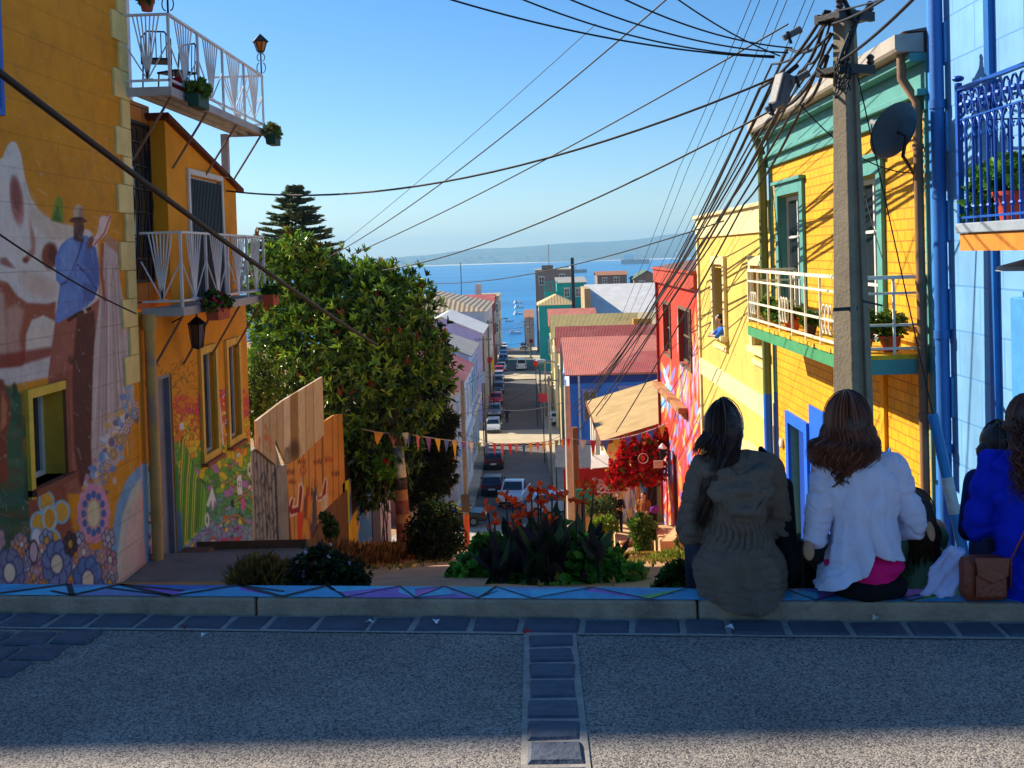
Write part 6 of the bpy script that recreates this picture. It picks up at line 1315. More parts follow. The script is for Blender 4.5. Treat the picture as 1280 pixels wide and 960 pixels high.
shrub_px('garden_bush', 'sunlit yellow-green bush below the red sign board', 40, 756, [(755, 655, 13, 9), (764, 660, 8, 7), (746, 662, 9, 10)], 'bush', 260, 6, .17, .06, [C(130, 160, 40), C(100, 140, 36), C(160, 176, 60)], [3, 2, 1])
shrub_px('garden_bush', 'grey-green bush directly under the tan sign wall', 42, 752, [(752, 632, 18, 10), (765, 640, 8, 8), (738, 636, 10, 8)], 'bush', 210, 6, .2, .06, [C(100, 116, 60), C(76, 96, 46)], [3, 2])
shrub_px('potted_plant', 'tall leafy plant standing in front of the man in brown', 37, 803, [(803, 656, 12, 9), (808, 666, 10, 11), (797, 664, 8, 9), (803, 678, 7, 12)], 'plant', 190, 5, .26, .11, [C(90, 130, 40), C(60, 96, 34), C(120, 150, 60)], [3, 2, 1])
shrub_px('grass_patch', 'yellow-green grass and weeds at the foot of the concrete steps', 22, 850, [(850, 700, 24, 5), (830, 704, 18, 4)], 'grass', 220, 8, .16, .02, [C(150, 160, 60), C(110, 130, 44)], [2, 1], up=1.2, spread=.6)
shrub_px('thorny_plant', 'thin branching plant before the painted foot of the red house', 24, 858, [(858, 668, 8, 10), (851, 678, 7, 8)], 'plant', 90, 5, .11, .06, [C(110, 120, 50), C(130, 110, 60)], [2, 1])
# ---- bougainvillea
shrub_px('bougainvillea', 'mass of scarlet bougainvillea arching over the alley gate', 39.5, 800, [(800, 575, 30, 26), (782, 590, 22, 20), (815, 560, 20, 22), (770, 600, 14, 12), (812, 590, 20, 16), (828, 548, 14, 14), (790, 556, 16, 12)], 'shrub', 2600, 6, .13, .09, [C(206, 30, 34), C(226, 46, 40), C(180, 20, 36), C(200, 150, 40), C(90, 110, 36)], [5, 4, 2, 1, 1.2], m='bract', stems=7)
# ---- canna bed
cb = thing('canna_bed', 'tall dark cannas with orange flowers rising over low green geraniums behind the kerb', 'flower bed', (0, 11.4, zg(11.4)))
loc = Vector(cb.location); LP, LD, LN, LLn, LW, LC = [], [], [], [], [], []; st = MB(); FP = []
def blade(p, a, L, wd, c, droop=.6, up=1.1):
    """canna leaf as a broad paddle of several segments"""
    V, F = [], []; n = 7; d = Vector((math.cos(a), math.sin(a), up)).normalized(); s = Vector((-math.sin(a), math.cos(a), 0)); q = Vector(p)
    for i in range(n + 1):
        t = i / n; wv = wd * (math.sin(math.pi * min(t * 1.02 + .03, 1)) ** .75) * (1 if t < .6 else 1 - (t - .6) * .5); up_ = s.cross(d)
        V += [q - s * wv / 2 + up_ * wv * .16, q, q + s * wv / 2 + up_ * wv * .16]; q = q + d * (L / n); d = (d + Vector((0, 0, -droop * .22))).normalized()
    for i in range(n): F += [(3 * i, 3 * i + 1, 3 * i + 4, 3 * i + 3), (3 * i + 1, 3 * i + 2, 3 * i + 5, 3 * i + 4)]
    cn.add(V, F, 0, c)
cn = MB()
heads = [(610, 636), (632, 618), (640, 655), (650, 628), (664, 612), (672, 605), (676, 626), (690, 612), (706, 616), (730, 604), (742, 608), (650, 640), (640, 625), (722, 620), (686, 648), (662, 640), (618, 650)]
for k in range(46):
    px = rng.normal(672, 36); p = atY(px, 745, 11.4 + rng.uniform(-.8, .9)); p = Vector((p.x, p.y, zg(p.y))) - loc
    hgt = rng.uniform(.25, .62) * max(.5, 1 - abs(px - 672) / 160); st.tube([p + Vector((0, 0, -.1)), p + Vector((rng.normal(0, .02), 0, hgt))], [.022, .014], 6)
    for j in range(5): blade(p + Vector((0, 0, hgt * rng.uniform(.05, .95))), rng.uniform(0, 6.28), rng.uniform(.26, .44), rng.uniform(.10, .17), tuple(np.array(random.choice([C(56, 50, 50), C(66, 56, 52), C(48, 66, 40), C(62, 84, 44), C(70, 50, 48)])) * rng.uniform(.7, 1.3)), rng.uniform(.1, .6), rng.uniform(1.2, 3.2))
for px in (700, 735, 745): 
    p = atY(px, 745, 11.2); p = Vector((p.x, p.y, zg(p.y))) - loc
    for j in range(9): blade(p + Vector((0, 0, rng.uniform(.1, .42))), rng.uniform(0, 6.28), rng.uniform(.18, .3), .08, random.choice([C(34, 50, 32), C(40, 34, 36)]), .4, 1.6)
for (px, py) in heads:
    h = atY(px, py + 4, 11.4 + rng.uniform(-.5, .5)); b = Vector((h.x + (672 - px) * .0022, h.y, zg(11.4))); st.tube([b - loc, (b.lerp(h, .55)) + Vector(((px - 672) * .0004, 0, 0)) - loc, h - loc], [.014, .011, .009], 5)
    for k in range(9): FP.append((h - loc + Vector(rng.normal(0, .028, 3)), rng.normal(size=3) + np.array([0, -.2, .5])))
leafc = leaf_mat('canna_leaf', .6, .2); cn.build('foliage', leafc, cb, smooth=60); st.build('stalks', mat('canna_stalk', C(60, 50, 44), rough=.6), cb, smooth=50)
fm = leaf_mat('canna_petal', .6, .2); [setattr(q.inputs[0], 'default_value', .5) for q in fm.node_tree.nodes if q.type == 'MIX_SHADER']
for h_ in range(len(heads)):
    FQ = FP[h_ * 9:h_ * 9 + 9]; n = 9; leaf_object('canna_flower', [leaves([f[0] for f in FQ], [f[1] for f in FQ], rand_dir(n), .09 * rng.uniform(.7, 1.2, n), .06, cmix([C(250, 86, 30), C(252, 116, 50), C(244, 66, 30)], [3, 2, 1], n))], fm, cb)
bl = px_blobs(loc, 11.2, [(604, 722, 40, 26), (640, 735, 50, 18), (722, 712, 50, 36), (765, 728, 40, 24), (690, 690, 34, 30, .6), (612, 690, 22, 18, .5), (788, 738, 24, 16), (670, 740, 60, 14, -.4), (730, 690, 28, 16, .6)])
P, d = in_blobs(bl, 3600, .4); leaf_object('geranium_leaf', [rosettes(P, d, 4, .10, .085, [C(104, 164, 46), C(80, 136, 40), C(136, 186, 58), C(52, 92, 34)], [3, 3, 2, 1], .5, 1.0)], leaf_mat('shrub_leaf'), cb)
P2, d2 = in_blobs(bl, 60, .98); P2 = P2[P2[:, 2] > .05][:44]; d2 = d2[:len(P2)]; n = len(P2); leaf_object('blossom', [leaves(np.repeat(P2, 9, 0), rand_dir(n * 9) + np.array([0, -.3, .4]), rand_dir(n * 9), .05, .042, np.repeat(cmix([C(214, 50, 120), C(226, 90, 150), C(206, 30, 70)], [3, 2, 1], n), 9, 0))], leaf_mat('petal', .6, .2), cb)
# ---- scattered ground cover on the slope
n = 4200; ys_ = 8 + 36 * rng.random(n) ** .8; xs_ = rng.uniform(-3.2, 4.2, n); z_ = np.array([zg(y) for y in ys_]); keep = (np.abs(xs_ + 1.3) > .9) & (rng.random(n) < .35 + .5 * (xs_ > 1.5)); P = np.stack([xs_, ys_, z_ + .02], 1)[keep]; n = len(P)
o = leaf_object('ground_cover', [rosettes(P, np.tile([0, 0, 1.], (n, 1)), 7, .09, .012, [C(150, 140, 60), C(120, 126, 50), C(176, 146, 80), C(96, 110, 44)], [3, 2, 3, 1], 1.0, .9)], leaf_mat('grass_blade', .7, .2)); tag(o, 'dry grass and weeds scattered over the slope', 'grass', kind='stuff')
# ---- dirt path, left walkway and landing
pathm = mat('dirt_path', C(176, 136, 104), rough=.95, var=.3, scale=2, bump=.6, bscale=20, stain=.4, stain_col=C(120, 90, 70))
ribbon('path', 6.2, 57, lambda y: -1.1 - .018 * y - .55, lambda y: -1.1 - .018 * y + .75, .06, pathm, step=1.0)
walk = mat('walk_concrete', C(128, 118, 110), rough=.9, var=.25, scale=2, bump=.4, stain=.5, stain_col=C(80, 72, 66)); brk = mat('red_dirt_bank', C(116, 82, 58), rough=.95, var=.4, scale=3, bump=.9, bscale=12, stain=.4, stain_col=C(96, 56, 36))
mb = MB(); yy = np.arange(17, 41.1, 1.5); V = []
for y in yy: z = zg(y) + .55; V += [(-5.6, y, z), (-3.75, y, z), (-3.7, y, z - .9)]
F = []; 
for j in range(len(yy) - 1): F.append((3 * j, 3 * j + 1, 3 * j + 4, 3 * j + 3))
mb.add(V, F, 0); mb.add(V, [(3 * j + 1, 3 * j + 2, 3 * j + 5, 3 * j + 4) for j in range(len(yy) - 1)], 1); mb.add([V[0], V[1], V[2], (-5.6, 17, V[2][2])], [(0, 3, 2, 1)], 1); tag(mb.build('walkway', [walk, brk]), kind='structure')
mb = MB(); mb.box((-5.49, 13.3, -4.2), (-3.35, 15.25, -2.62)); tag(mb.build('landing', walk, bevel=.02), kind='structure'); mb = MB(); mb.box((-5.45, 15.26, -4.6), (-3.6, 16.99, -3.05)); tag(mb.build('landing_step', walk, bevel=.02), kind='structure')
n = 500; ys_ = rng.uniform(17, 40, n); P = np.stack([np.full(n, -3.6) + rng.normal(0, .1, n), ys_, np.array([zg(y) for y in ys_]) + rng.uniform(0, .35, n)], 1)
o = leaf_object('dry_grass', [rosettes(P, np.tile([.3, 0, 1.], (n, 1)), 8, .26, .018, [C(166, 120, 66), C(140, 96, 56), C(110, 76, 46)], [3, 3, 2], .8, .5)], leaf_mat('grass_blade', .7, .2)); tag(o, 'rusty dry grass along the bank below the board fence', 'grass', kind='stuff')
# ---- board fence with graffiti
def to_y(px): return L.uv(px, 600)[0]
cv = Canvas(312, 450, 450, 720, C(206, 184, 150), 2.2)
bd = [318, 327, 336, 345, 353, 362, 371, 381, 391, 400]
for k, (a, b) in enumerate(zip(bd[:-1], bd[1:])): c = np.array(random.choice([C(206, 184, 150), C(194, 168, 130), C(214, 194, 164), C(184, 160, 124)])); cv.poly([(a, 440), (b, 440), (b + 4, 720), (a + 4, 720)], tuple(c), .2); cv.line([(a, 440), (a + 4, 720)], .8, C(110, 84, 60))
cv.poly([(362, 480), (372, 476), (374, 580), (364, 590)], C(150, 116, 70), .5); cv.ell(368, 562, 7, 12, C(54, 40, 34), soft=.9, a=.8)
for k in range(5): a = rng.uniform(320, 333), rng.uniform(536, 556); cv.line([a, (a[0] + rng.uniform(-4, 8), a[1] + rng.uniform(-10, 8)), (a[0] + rng.uniform(-2, 10), a[1] + rng.uniform(-4, 14))], 1.4, C(196, 80, 50))
for k in range(4): cv.line([(357 + k * 1.5, 560), (356 + k * 2.2, 575 - k), (360 + k, 582)], 1.3, C(40, 34, 34))
fence_canvas1 = cv
def board(name, pts, m, cvs, parent, depth=.05, d=0.0, res=.06):
    """board panel whose outline is given on the wall plane in (Y, Z)"""
    up_, lo_ = pts; pts = up_ + lo_; us = [p[0] for p in pts]; vs_ = [p[1] for p in pts]; mb = MB(); nu = max(2, int((max(us) - min(us)) / res)); nv = max(2, int((max(vs_) - min(vs_)) / res))
    up = sorted(up_); lo = sorted(lo_); V = []
    for i in range(nu + 1):
        u = min(us) + (max(us) - min(us)) * i / nu; a = np.interp(u, [p[0] for p in lo], [p[1] for p in lo]); b = np.interp(u, [p[0] for p in up], [p[1] for p in up])
        for j in range(nv + 1): V.append(L.p(u, a + (b - a) * j / nv, d))
    W_ = nv + 1; mb.add(V, [(i * W_ + j, (i + 1) * W_ + j, (i + 1) * W_ + j + 1, i * W_ + j + 1) for i in range(nu) for j in range(nv)])
    rim = [i * W_ for i in range(nu + 1)] + [nu * W_ + j for j in range(1, W_)] + [i * W_ + nv for i in range(nu - 1, -1, -1)] + [j for j in range(nv - 1, 0, -1)]; n0 = len(V)
    mb.v += [tuple(Vector(V[i]) - L.N * depth) for i in rim]; mb.c += [None] * len(rim); k = len(rim)
    mb.f += [(rim[i], n0 + i, n0 + (i + 1) % k, rim[(i + 1) % k]) for i in range(k)] + [tuple(n0 + i for i in range(k))[::-1]]; mb.mi += [0] * (k + 1)
    o = mb.build(name, m, parent); paint_object(o, cvs) if cvs else None; return o
fe = thing('board_fence', 'tall patched fence of pale boards, corrugated sheet and graffitied orange panels', 'fence', (0, 0, 0)); pm = paint_mat(); uv = lambda px, py: L.uv(px, py)
board('upper_board', ([uv(317, 526), uv(350, 501), uv(400, 471)], [uv(318, 562), uv(340, 548), uv(341, 581), uv(355, 581), uv(372, 572), uv(402, 544)]), pm, cv, fe, d=.06)
cg = Canvas(312, 540, 372, 720, C(150, 146, 146), 2.2)
for k in range(9): cg.line([(316 + k * 4.2, 545), (321 + k * 4.6, 700)], 1.6, C(88, 84, 86)); 
for k in range(120): x, y = rng.uniform(318, 345), rng.uniform(550, 690); cg.line([(x, y), (x + rng.uniform(-1, 1.5), y + rng.uniform(2, 7))], 1.5, C(40, 38, 42))
o = board('corrugated_sheet', ([uv(318, 561), uv(341, 547), uv(353, 588)], [uv(319, 697), uv(354, 694)]), pm, cg, fe, d=.0); 
co = Canvas(345, 500, 450, 720, C(206, 140, 66), 2.4)
for k in range(40): co.ell(rng.uniform(350, 440), rng.uniform(515, 700), rng.uniform(6, 16), rng.uniform(8, 30), random.choice([C(190, 122, 54), C(222, 160, 84), C(206, 150, 90)]), soft=1.3, a=.4)
for x in (366, 378, 385, 393, 402.5, 415, 422): co.line([(x, 500), (x + 3, 720)], 1.0 if x != 402.5 else 1.8, C(96, 56, 30))
for k in range(26): x = rng.uniform(376, 394); co.poly([(x, rng.uniform(590, 630)), (x + rng.uniform(2, 5), rng.uniform(585, 620)), (x + rng.uniform(-2, 6), rng.uniform(640, 680)), (x - 2, rng.uniform(640, 690))], random.choice([C(70, 80, 100), C(206, 150, 40), C(150, 50, 36), C(60, 60, 76), C(120, 110, 110), C(226, 120, 40), C(40, 34, 40)]), .3, .85)
for q in (((360, 636), (364, 622), (368, 624), (366, 634), (372, 632), (374, 606), (377, 604), (379, 612), (376, 640), (363, 645)), ((396, 620), (402, 618), (406, 598), (409, 600), (408, 618), (400, 626), (396, 625))):
    co.poly(q, C(140, 24, 30), .3); co.line(list(q) + [q[0]], 1.4, C(236, 216, 206))
co.ell(379, 588, 4, 6, C(170, 60, 50), ring=.4); co.poly([(371, 640), (380, 640), (376, 690), (372, 690)], C(206, 70, 40), .5); co.poly([(402, 622), (410, 618), (410, 640), (402, 645)], C(214, 206, 190), 1, .8); co.poly([(350, 580), (357, 576), (366, 692), (362, 692)], C(110, 40, 26), .5)
for (x, y) in ((358, 588), (372, 575), (392, 575), (406, 572), (414, 590), (360, 600)):
    for k in range(4): a = x + k * 2.6; co.line([(a, y), (a + 1, y + 5), (a + 2.2, y - 1), (a + 2, y + 4)], .9, random.choice([C(50, 36, 34), C(170, 50, 40), C(60, 40, 40)]))
board('orange_panel', ([uv(352, 585), uv(372, 571), uv(402, 543)], [uv(354, 696), uv(404, 696)]), pm, co, fe, d=.02)
board('orange_panel', ([uv(402, 528), uv(416, 519), uv(427, 517)], [uv(403, 640), uv(430, 622)]), pm, co, fe, d=.03)
board('grey_board', ([uv(346, 584), uv(355, 580)], [uv(347, 696), uv(360, 696)]), mat('grey_board_wood', C(140, 136, 134), rough=.9, var=.3, scale=3, stain=.5), None, fe, d=.04)
board('rubble_bank', ([uv(380, 690), uv(404, 638), uv(432, 612)], [uv(381, 700), uv(433, 700)]), brk, None, fe, d=.05, depth=.3)
# further boards down the lane
f2 = thing('painted_fence', 'yellow and blue painted boards sloping down beyond the graffitied fence', 'fence', (0, 0, 0))
cb2 = Canvas(425, 560, 510, 720, C(56, 130, 206), 2.4)
for k in range(60): cb2.ell(rng.uniform(430, 480), rng.uniform(590, 690), rng.uniform(1.5, 4), rng.uniform(4, 14), random.choice([C(90, 160, 226), C(40, 100, 180), C(150, 190, 220), C(206, 150, 90), C(70, 120, 200)]), soft=.6, a=.7)
cb2.poly([(430, 600), (436, 596), (438, 700), (432, 700)], C(206, 206, 40)); cb2.poly([(436, 660), (442, 640), (448, 630), (446, 660), (450, 650), (444, 690), (434, 690)], C(236, 190, 30), .4)
board('blue_board', ([uv(436, 655), uv(452, 628), uv(466, 596)], [uv(436, 698), uv(467, 698)]), pm, cb2, f2, d=-.02)
board('yellow_board', ([uv(430, 602), uv(437, 598)], [uv(430, 698), uv(437, 698)]), pm, cb2, f2, d=.03)
board('dark_board', ([uv(431, 580), uv(447, 560), uv(464, 586)], [uv(431, 690), uv(464, 690)]), mat('brown_black_board', C(58, 42, 36), rough=.9, var=.3), None, f2, d=-.06)
g2 = thing('white_gate', 'scribbled white gate post and purple door leaf beside the blue boards', 'gate', (0, 0, 0))
cw = Canvas(465, 580, 520, 720, C(206, 196, 190), 2.4)
for k in range(26): x, y = rng.uniform(479, 487), rng.uniform(610, 670); cw.line([(x, y), (x + rng.uniform(-3, 3), y + rng.uniform(-4, 4))], 1.0, random.choice([C(40, 36, 40), C(190, 60, 60)]))
board('door_leaf', ([uv(467, 606), uv(475, 602)], [uv(467, 698), uv(475, 698)]), mat('purple_leaf', C(74, 60, 84), rough=.7), None, g2, d=.01)
board('gate_post', ([uv(476, 600), uv(486, 600)], [uv(476, 698), uv(486, 698)]), pm, cw, g2, d=.03)
w2_ = thing('plank_fence', 'weathered plank fence behind the painted tree trunk', 'fence', (0, 0, 0))
mb = MB()
for k in range(16):
    y = 42 + k * .62; mb.box((-5.5, y, zg(y) - .3), (-5.42, y + .56, zg(y) + 2.5 + .25 * math.sin(k * 1.7)))
mb.build('plank', mat('weathered_plank', C(150, 126, 96), rough=.9, var=.35, scale=3, stain=.4), w2_); mb = MB(); mb.box((-5.41, 42, zg(47) + .6), (-5.36, 51.9, zg(47) + .75)); mb.build('rail', wood_pole, w2_)
# ================================================================== PEOPLE AND THE DOG
def cap_mesh(mb, p0, r0, p1, r1, seg=14, sq=(1, 1)):
    p0, p1 = Vector(p0), Vector(p1); t = p1 - p0; L_ = max(t.length, 1e-5); t = t / L_; pts, rs = [], []
    for a in np.linspace(-math.pi / 2, 0, 5)[:-1]: pts.append(p0 + t * r0 * math.sin(a)); rs.append(max(r0 * math.cos(a), 1e-4))
    for k in range(4): pts.append(p0.lerp(p1, k / 3)); rs.append(r0 + (r1 - r0) * k / 3)
    for a in np.linspace(0, math.pi / 2, 5)[1:]: pts.append(p1 + t * r1 * math.sin(a)); rs.append(max(r1 * math.cos(a), 1e-4))
    mb.tube(pts, rs, seg)
def blob(name, shapes, m, parent=None, voxel=.012, smooth=4, post=None, cut=None, thick=0, ang=None):
    """one continuous surface grown round overlapping shapes: ('c', p0, r0, p1, r1) or ('e', centre, radii[, rotation])"""
    mb = MB()
    for s in shapes:
        if s[0] == 'c': cap_mesh(mb, *s[1:])
        else:
            b = MB(); b.ball((0, 0, 0), s[2], 18, 12); M_ = Matrix.Translation(s[1]) @ (Matrix.Rotation(s[3][2], 4, 'Z') @ Matrix.Rotation(s[3][1], 4, 'Y') @ Matrix.Rotation(s[3][0], 4, 'X') if len(s) > 3 else Matrix())
            mb.add([M_ @ Vector(v) for v in b.v], b.f)
    o = mb.build('tmp'); r = o.modifiers.new('r', 'REMESH'); r.mode = 'VOXEL'; r.voxel_size = voxel; r.use_smooth_shade = True
    if smooth: q = o.modifiers.new('s', 'SMOOTH'); q.iterations = smooth; q.factor = .5
    dg = bpy.context.evaluated_depsgraph_get(); me = bpy.data.meshes.new_from_object(o.evaluated_get(dg)); bpy.data.objects.remove(o)
    n = len(me.vertices); P = np.empty(n * 3); me.vertices.foreach_get('co', P); P = P.reshape(-1, 3); N = np.empty(n * 3); me.vertices.foreach_get('normal', N); N = N.reshape(-1, 3)
    if post: me.vertices.foreach_set('co', post(P.copy(), N).ravel())
    if cut is not None:
        import bmesh
        bm = bmesh.new(); bm.from_mesh(me); h0 = [cut(v.co) for v in bm.verts]
        for v, h in zip(bm.verts, h0): v.co.z -= h
        bmesh.ops.bisect_plane(bm, geom=bm.verts[:] + bm.edges[:] + bm.faces[:], plane_co=(0, 0, 0), plane_no=(0, 0, 1), clear_inner=True)
        for v in bm.verts: v.co.z += cut(v.co)
        bm.to_mesh(me); bm.free()
    me.name = name; me.materials.clear(); me.materials.append(m); me.shade_smooth(); me.update()
    ob = bpy.data.objects.new(name, me); COL.objects.link(ob); ob.parent = parent
    if thick: sd = ob.modifiers.new('cloth', 'SOLIDIFY'); sd.thickness = thick; sd.offset = 1
    return ob
def crease(P, sc, amp, seed=0, w=.09):
    n = np.array([mnoise.noise(Vector((p[0] * sc[0], p[1] * sc[1], p[2] * sc[2] + seed))) for p in P]); return -amp * np.exp(-(n / w) ** 2)
def fold_noise(P, sc, amp, seed=0): 
    return np.array([mnoise.fractal(Vector((p[0] * sc[0], p[1] * sc[1], p[2] * sc[2] + seed)), .9, 2.1, 3) for p in P]) * amp
def hand(w, d, nrm, s=1.0, curl=.5, side=1):
    """palm, four bent fingers of different lengths and a thumb, as capsules"""
    w, d, nrm = Vector(w), Vector(d).normalized(), Vector(nrm).normalized(); x = d.cross(nrm).normalized() * side; out = []
    pc = w + d * .085 * s
    for k in range(4): out.append(('c', w + x * (k - 1.5) * .012 * s, .013 * s, w + d * .085 * s + x * (k - 1.5) * .020 * s, .0105 * s))
    for k, l in enumerate((.066, .078, .072, .056)):
        a = w + d * .088 * s + x * (k - 1.5) * .020 * s; d1 = (d + nrm * curl * .5).normalized(); d2 = (d + nrm * curl * 1.6).normalized(); b = a + d1 * l * .5 * s; out += [('c', a, .0095 * s, b, .009 * s), ('c', b, .009 * s, b + d2 * l * .55 * s, .0075 * s)]
    t0 = w + d * .03 * s - x * .03 * s; t1 = t0 + (d * .7 - x * .7 + nrm * .3).normalized() * .04 * s; out += [('c', t0, .013 * s, t1, .011 * s), ('c', t1, .011 * s, t1 + (d + nrm * .4).normalized() * .03 * s, .009 * s)]
    return out
skin = mat('skin', C(206, 150, 120), rough=.55, var=.06, scale=20, bump=.05, spec=.35)
def head_shapes(c, look, r=1.0):
    """skull, jaw, nose, ears; look = facing direction"""
    c, f = Vector(c), Vector(look).normalized(); s = Vector((-f.y, f.x, 0)).normalized() if abs(f.z) < .95 else Vector((1, 0, 0)); u = s.cross(f).normalized() * -1; u = u if u.z > 0 else -u
    out = [('e', c + u * .02 * r, (.075 * r, .09 * r, .09 * r), (0, 0, math.atan2(-f.x, f.y))), ('c', c + f * .025 * r, .062 * r, c + f * .045 * r - u * .065 * r, .036 * r), ('c', c + f * .085 * r + u * .005 * r, .010 * r, c + f * .108 * r - u * .02 * r, .013 * r)]
    for k in (-1, 1): out.append(('e', c + s * k * .076 * r - u * .005 * r, (.012 * r, .022 * r, .032 * r), (0, 0, math.atan2(-f.x, f.y))))
    return out
def face(par, c, look, r=1.0):
    c, f = Vector(c), Vector(look).normalized(); s = Vector((-f.y, f.x, 0)).normalized(); u = s.cross(f); u = u if u.z > 0 else -u
    for k in (-1, 1):
        mb = MB(); mb.ball(c + f * .079 * r + s * k * .031 * r + u * .012 * r, .012 * r, 8, 6); mb.build('eye', mat('eye_dark', C(40, 30, 26), rough=.2, bump=0), par, smooth=60)
    mb = MB(); mb.ball(c + f * .083 * r - u * .045 * r, (.024 * r, .012 * r, .008 * r), 8, 5); mb.build('mouth', mat('lip', C(160, 80, 76), rough=.5, bump=0), par, smooth=60)
def hair_mat(): 
    return mat('hair', rough=.38, var=.15, scale=30, bump=0, attr='paint', spec=.45)
def strands(name, paths, rad, cols, par):
    mb = MB()
    for p in paths:
        c = np.array(random.choice(cols)) * rng.uniform(.7, 1.35); n = len(p); mb.tube(p, [rad * (1 - .75 * (i / (n - 1)) ** 2) for i in range(n)], 4, 0, tuple(c))
    return mb.build(name, hair_mat(), par, smooth=80)
def long_hair(c, back, n, length, curl=0.0, spread=1.0, gather=None, rx=.088, ry=.10, rz=.105, arc=2.0, sweep=(0, 0, 0), wav=.004):
    """strands that leave the crown, follow the skull and fall; back = direction the back of the head faces"""
    c = Vector(c); b = Vector(back).normalized(); s = Vector((-b.y, b.x, 0)); out = []
    for k in range(n):
        ph = rng.uniform(-arc, arc); dirv = b * math.cos(ph) + s * math.sin(ph); rr = rng.uniform(.97, 1.07) + (rng.random() < .06) * rng.uniform(.03, .10); pts = []
        for t in np.linspace(0.05, 1.75, 7): pts.append(c + Vector((dirv.x * rx * math.sin(min(t, 1.57)) * rr, dirv.y * ry * math.sin(min(t, 1.57)) * rr, rz * math.cos(t) * rr)) + Vector((0, 0, .02)))
        L_ = length * rng.uniform(.62, 1.12); p0 = pts[-1]; wv = rng.uniform(0, 6.28)
        for i in range(1, 11):
            t = i / 10; q = p0 + Vector((0, 0, -L_ * t)) + Vector(sweep) * t + dirv * (.02 * spread * math.sin(t * 2.4)) + s * (wav * math.sin(t * 9 + wv)) + b * (wav * math.cos(t * 8 + wv))
            if curl and t > .55: a = (t - .55) * curl + wv * .2; q += dirv * .022 * math.sin(a) + s * .022 * math.cos(a) - s * .022
            if gather is not None: q = q.lerp(Vector(gather) + Vector((0, 0, -L_ * t * .9)) + dirv * .025, min(1, t * 1.6) * .75)
            pts.append(q)
        out.append(pts)
    return out
def cloth_mat(nm, c, sc=60, bump=.25, **k): return mat(nm, C(*c), rough=.9, var=.12, scale=6, bump=bump, bscale=sc, spec=.1, **k)
SEAT = KT
def seated_body(par_name, label, loc, rz, head, look, hands, sh=.17, lean=.02, s=1.0, m=None):
    """continuous bare figure: pelvis, spine, neck, head with face, arms to the lap, legs over the far side of the kerb"""
    S = []; S += [('e', (0, .06, .11), (.165, .12, .12)), ('c', (0, .05, .14), .125, (0, .05 + lean, .34), .105), ('c', (0, .05 + lean, .34), .115, (0, .06 + lean, .47), .12), ('c', (-sh, .06 + lean, .53), .055, (sh, .06 + lean, .53), .055), ('c', (0, .07 + lean, .54), .055, Vector(head) + Vector((0, -.015, -.06)), .045)]
    S += head_shapes(head, look)
    for k, (el, wr) in zip((-1, 1), hands):
        sp = (k * sh, .06 + lean, .53); S += [('c', sp, .052, el, .04), ('c', el, .04, wr, .027)]; d = Vector(wr) - Vector(el); S += hand(Vector(wr) - d.normalized() * .01, d, (0, 0, -1), .95, .6, k)
    for k in (-1, 1): S += [('c', (k * .085, .10, .09), .095, (k * .105, .47, .075), .06), ('c', (k * .105, .47, .075), .06, (k * .10, .56, -.34), .038), ('c', (k * .10, .56, -.36), .04, (k * .11, .70, -.40), .03)]
    o = blob('person', S, m or skin, None, .009, 2); o.location = loc; o.scale = (.86, .95, .955); o.rotation_euler = (0, 0, rz); tag(o, label, 'person'); face(o, head, look); return o
def trousers(par, m, shoes=None):
    S = [('e', (0, .055, .10), (.178, .135, .115))]
    for k in (-1, 1): S += [('c', (k * .085, .10, .09), .108, (k * .105, .47, .075), .073), ('c', (k * .105, .47, .075), .072, (k * .10, .56, -.31), .05)]
    blob('trousers', S, m, par, .011, 3)
    for k in (-1, 1): blob('shoe', [('c', (k * .10, .545, -.375), .046, (k * .115, .71, -.405), .04)], shoes or trim_d, par, .012, 2)
# ---- woman in the olive hooded jacket
def seat_at(px): x = (px - 668) / 1350 * 4.35; return (x, kerbY(x, .085), SEAT)
olive = cloth_mat('olive_cloth', (108, 95, 84), 90, .4, stain=.12); black_cloth = cloth_mat('black_cloth', (26, 26, 30))
l1 = seat_at(920)
hc = (-.055, .085, .70); w1_ = seated_body('woman', 'person with long dark hair in an olive hooded jacket, head bent to the left', l1, .05, hc, (-.75, .55, -.35), (((-.225, .10, .27), (-.10, .33, .22)), ((.225, .12, .27), (.08, .34, .20))), sh=.155, lean=.03)
trousers(w1_, cloth_mat('dark_denim', (40, 46, 62)))
def fold1(P, N):
    z = P[:, 2]; a = np.arctan2(P[:, 0], -P[:, 1] + .05); 
    d = fold_noise(P, (8, 8, 3.5), .012, 2) + fold_noise(P, (6, 6, 13), .007, 9) + crease(P, (6, 6, 4.5), .007, 3, .16) + crease(P, (8, 8, 19), .006, 13, .13) - .005 * np.exp(-((z - .392) / .005) ** 2) - .006 * np.exp(-((z - .045) / .005) ** 2) - .004 * np.exp(-((P[:, 0]) / .005) ** 2) * (z < .25)
    g = np.exp(-((z - .265) / .05) ** 2); d += -.014 * g + .007 * np.exp(-((z - .27) / .08) ** 2) * np.sin(a * 26 + 3 * np.sin(z * 40))
    d += .008 * np.sin(a * 9 + z * 14) * np.clip((.26 - z) / .2, 0, 1)
    return P + N * d[:, None]
S = [('c', (0, .045, .06), .175, (0, .045, .16), .165), ('e', (0, .05, .04), (.215, .15, .12)), ('c', (0, .05, .22), .135, (0, .07, .42), .148), ('e', (0, .075, .46), (.20, .12, .13)), ('c', (-.135, .085, .52), .075, (.135, .085, .52), .075), ('c', (-.03, .06, .20), .15, (.03, .06, .20), .15)]
for k in (-1, 1): S += [('c', (k * .155, .085, .515), .08, (k * .222, .11, .272), .08), ('c', (k * .222, .11, .272), .08, (k * .09, .33, .22), .068)]
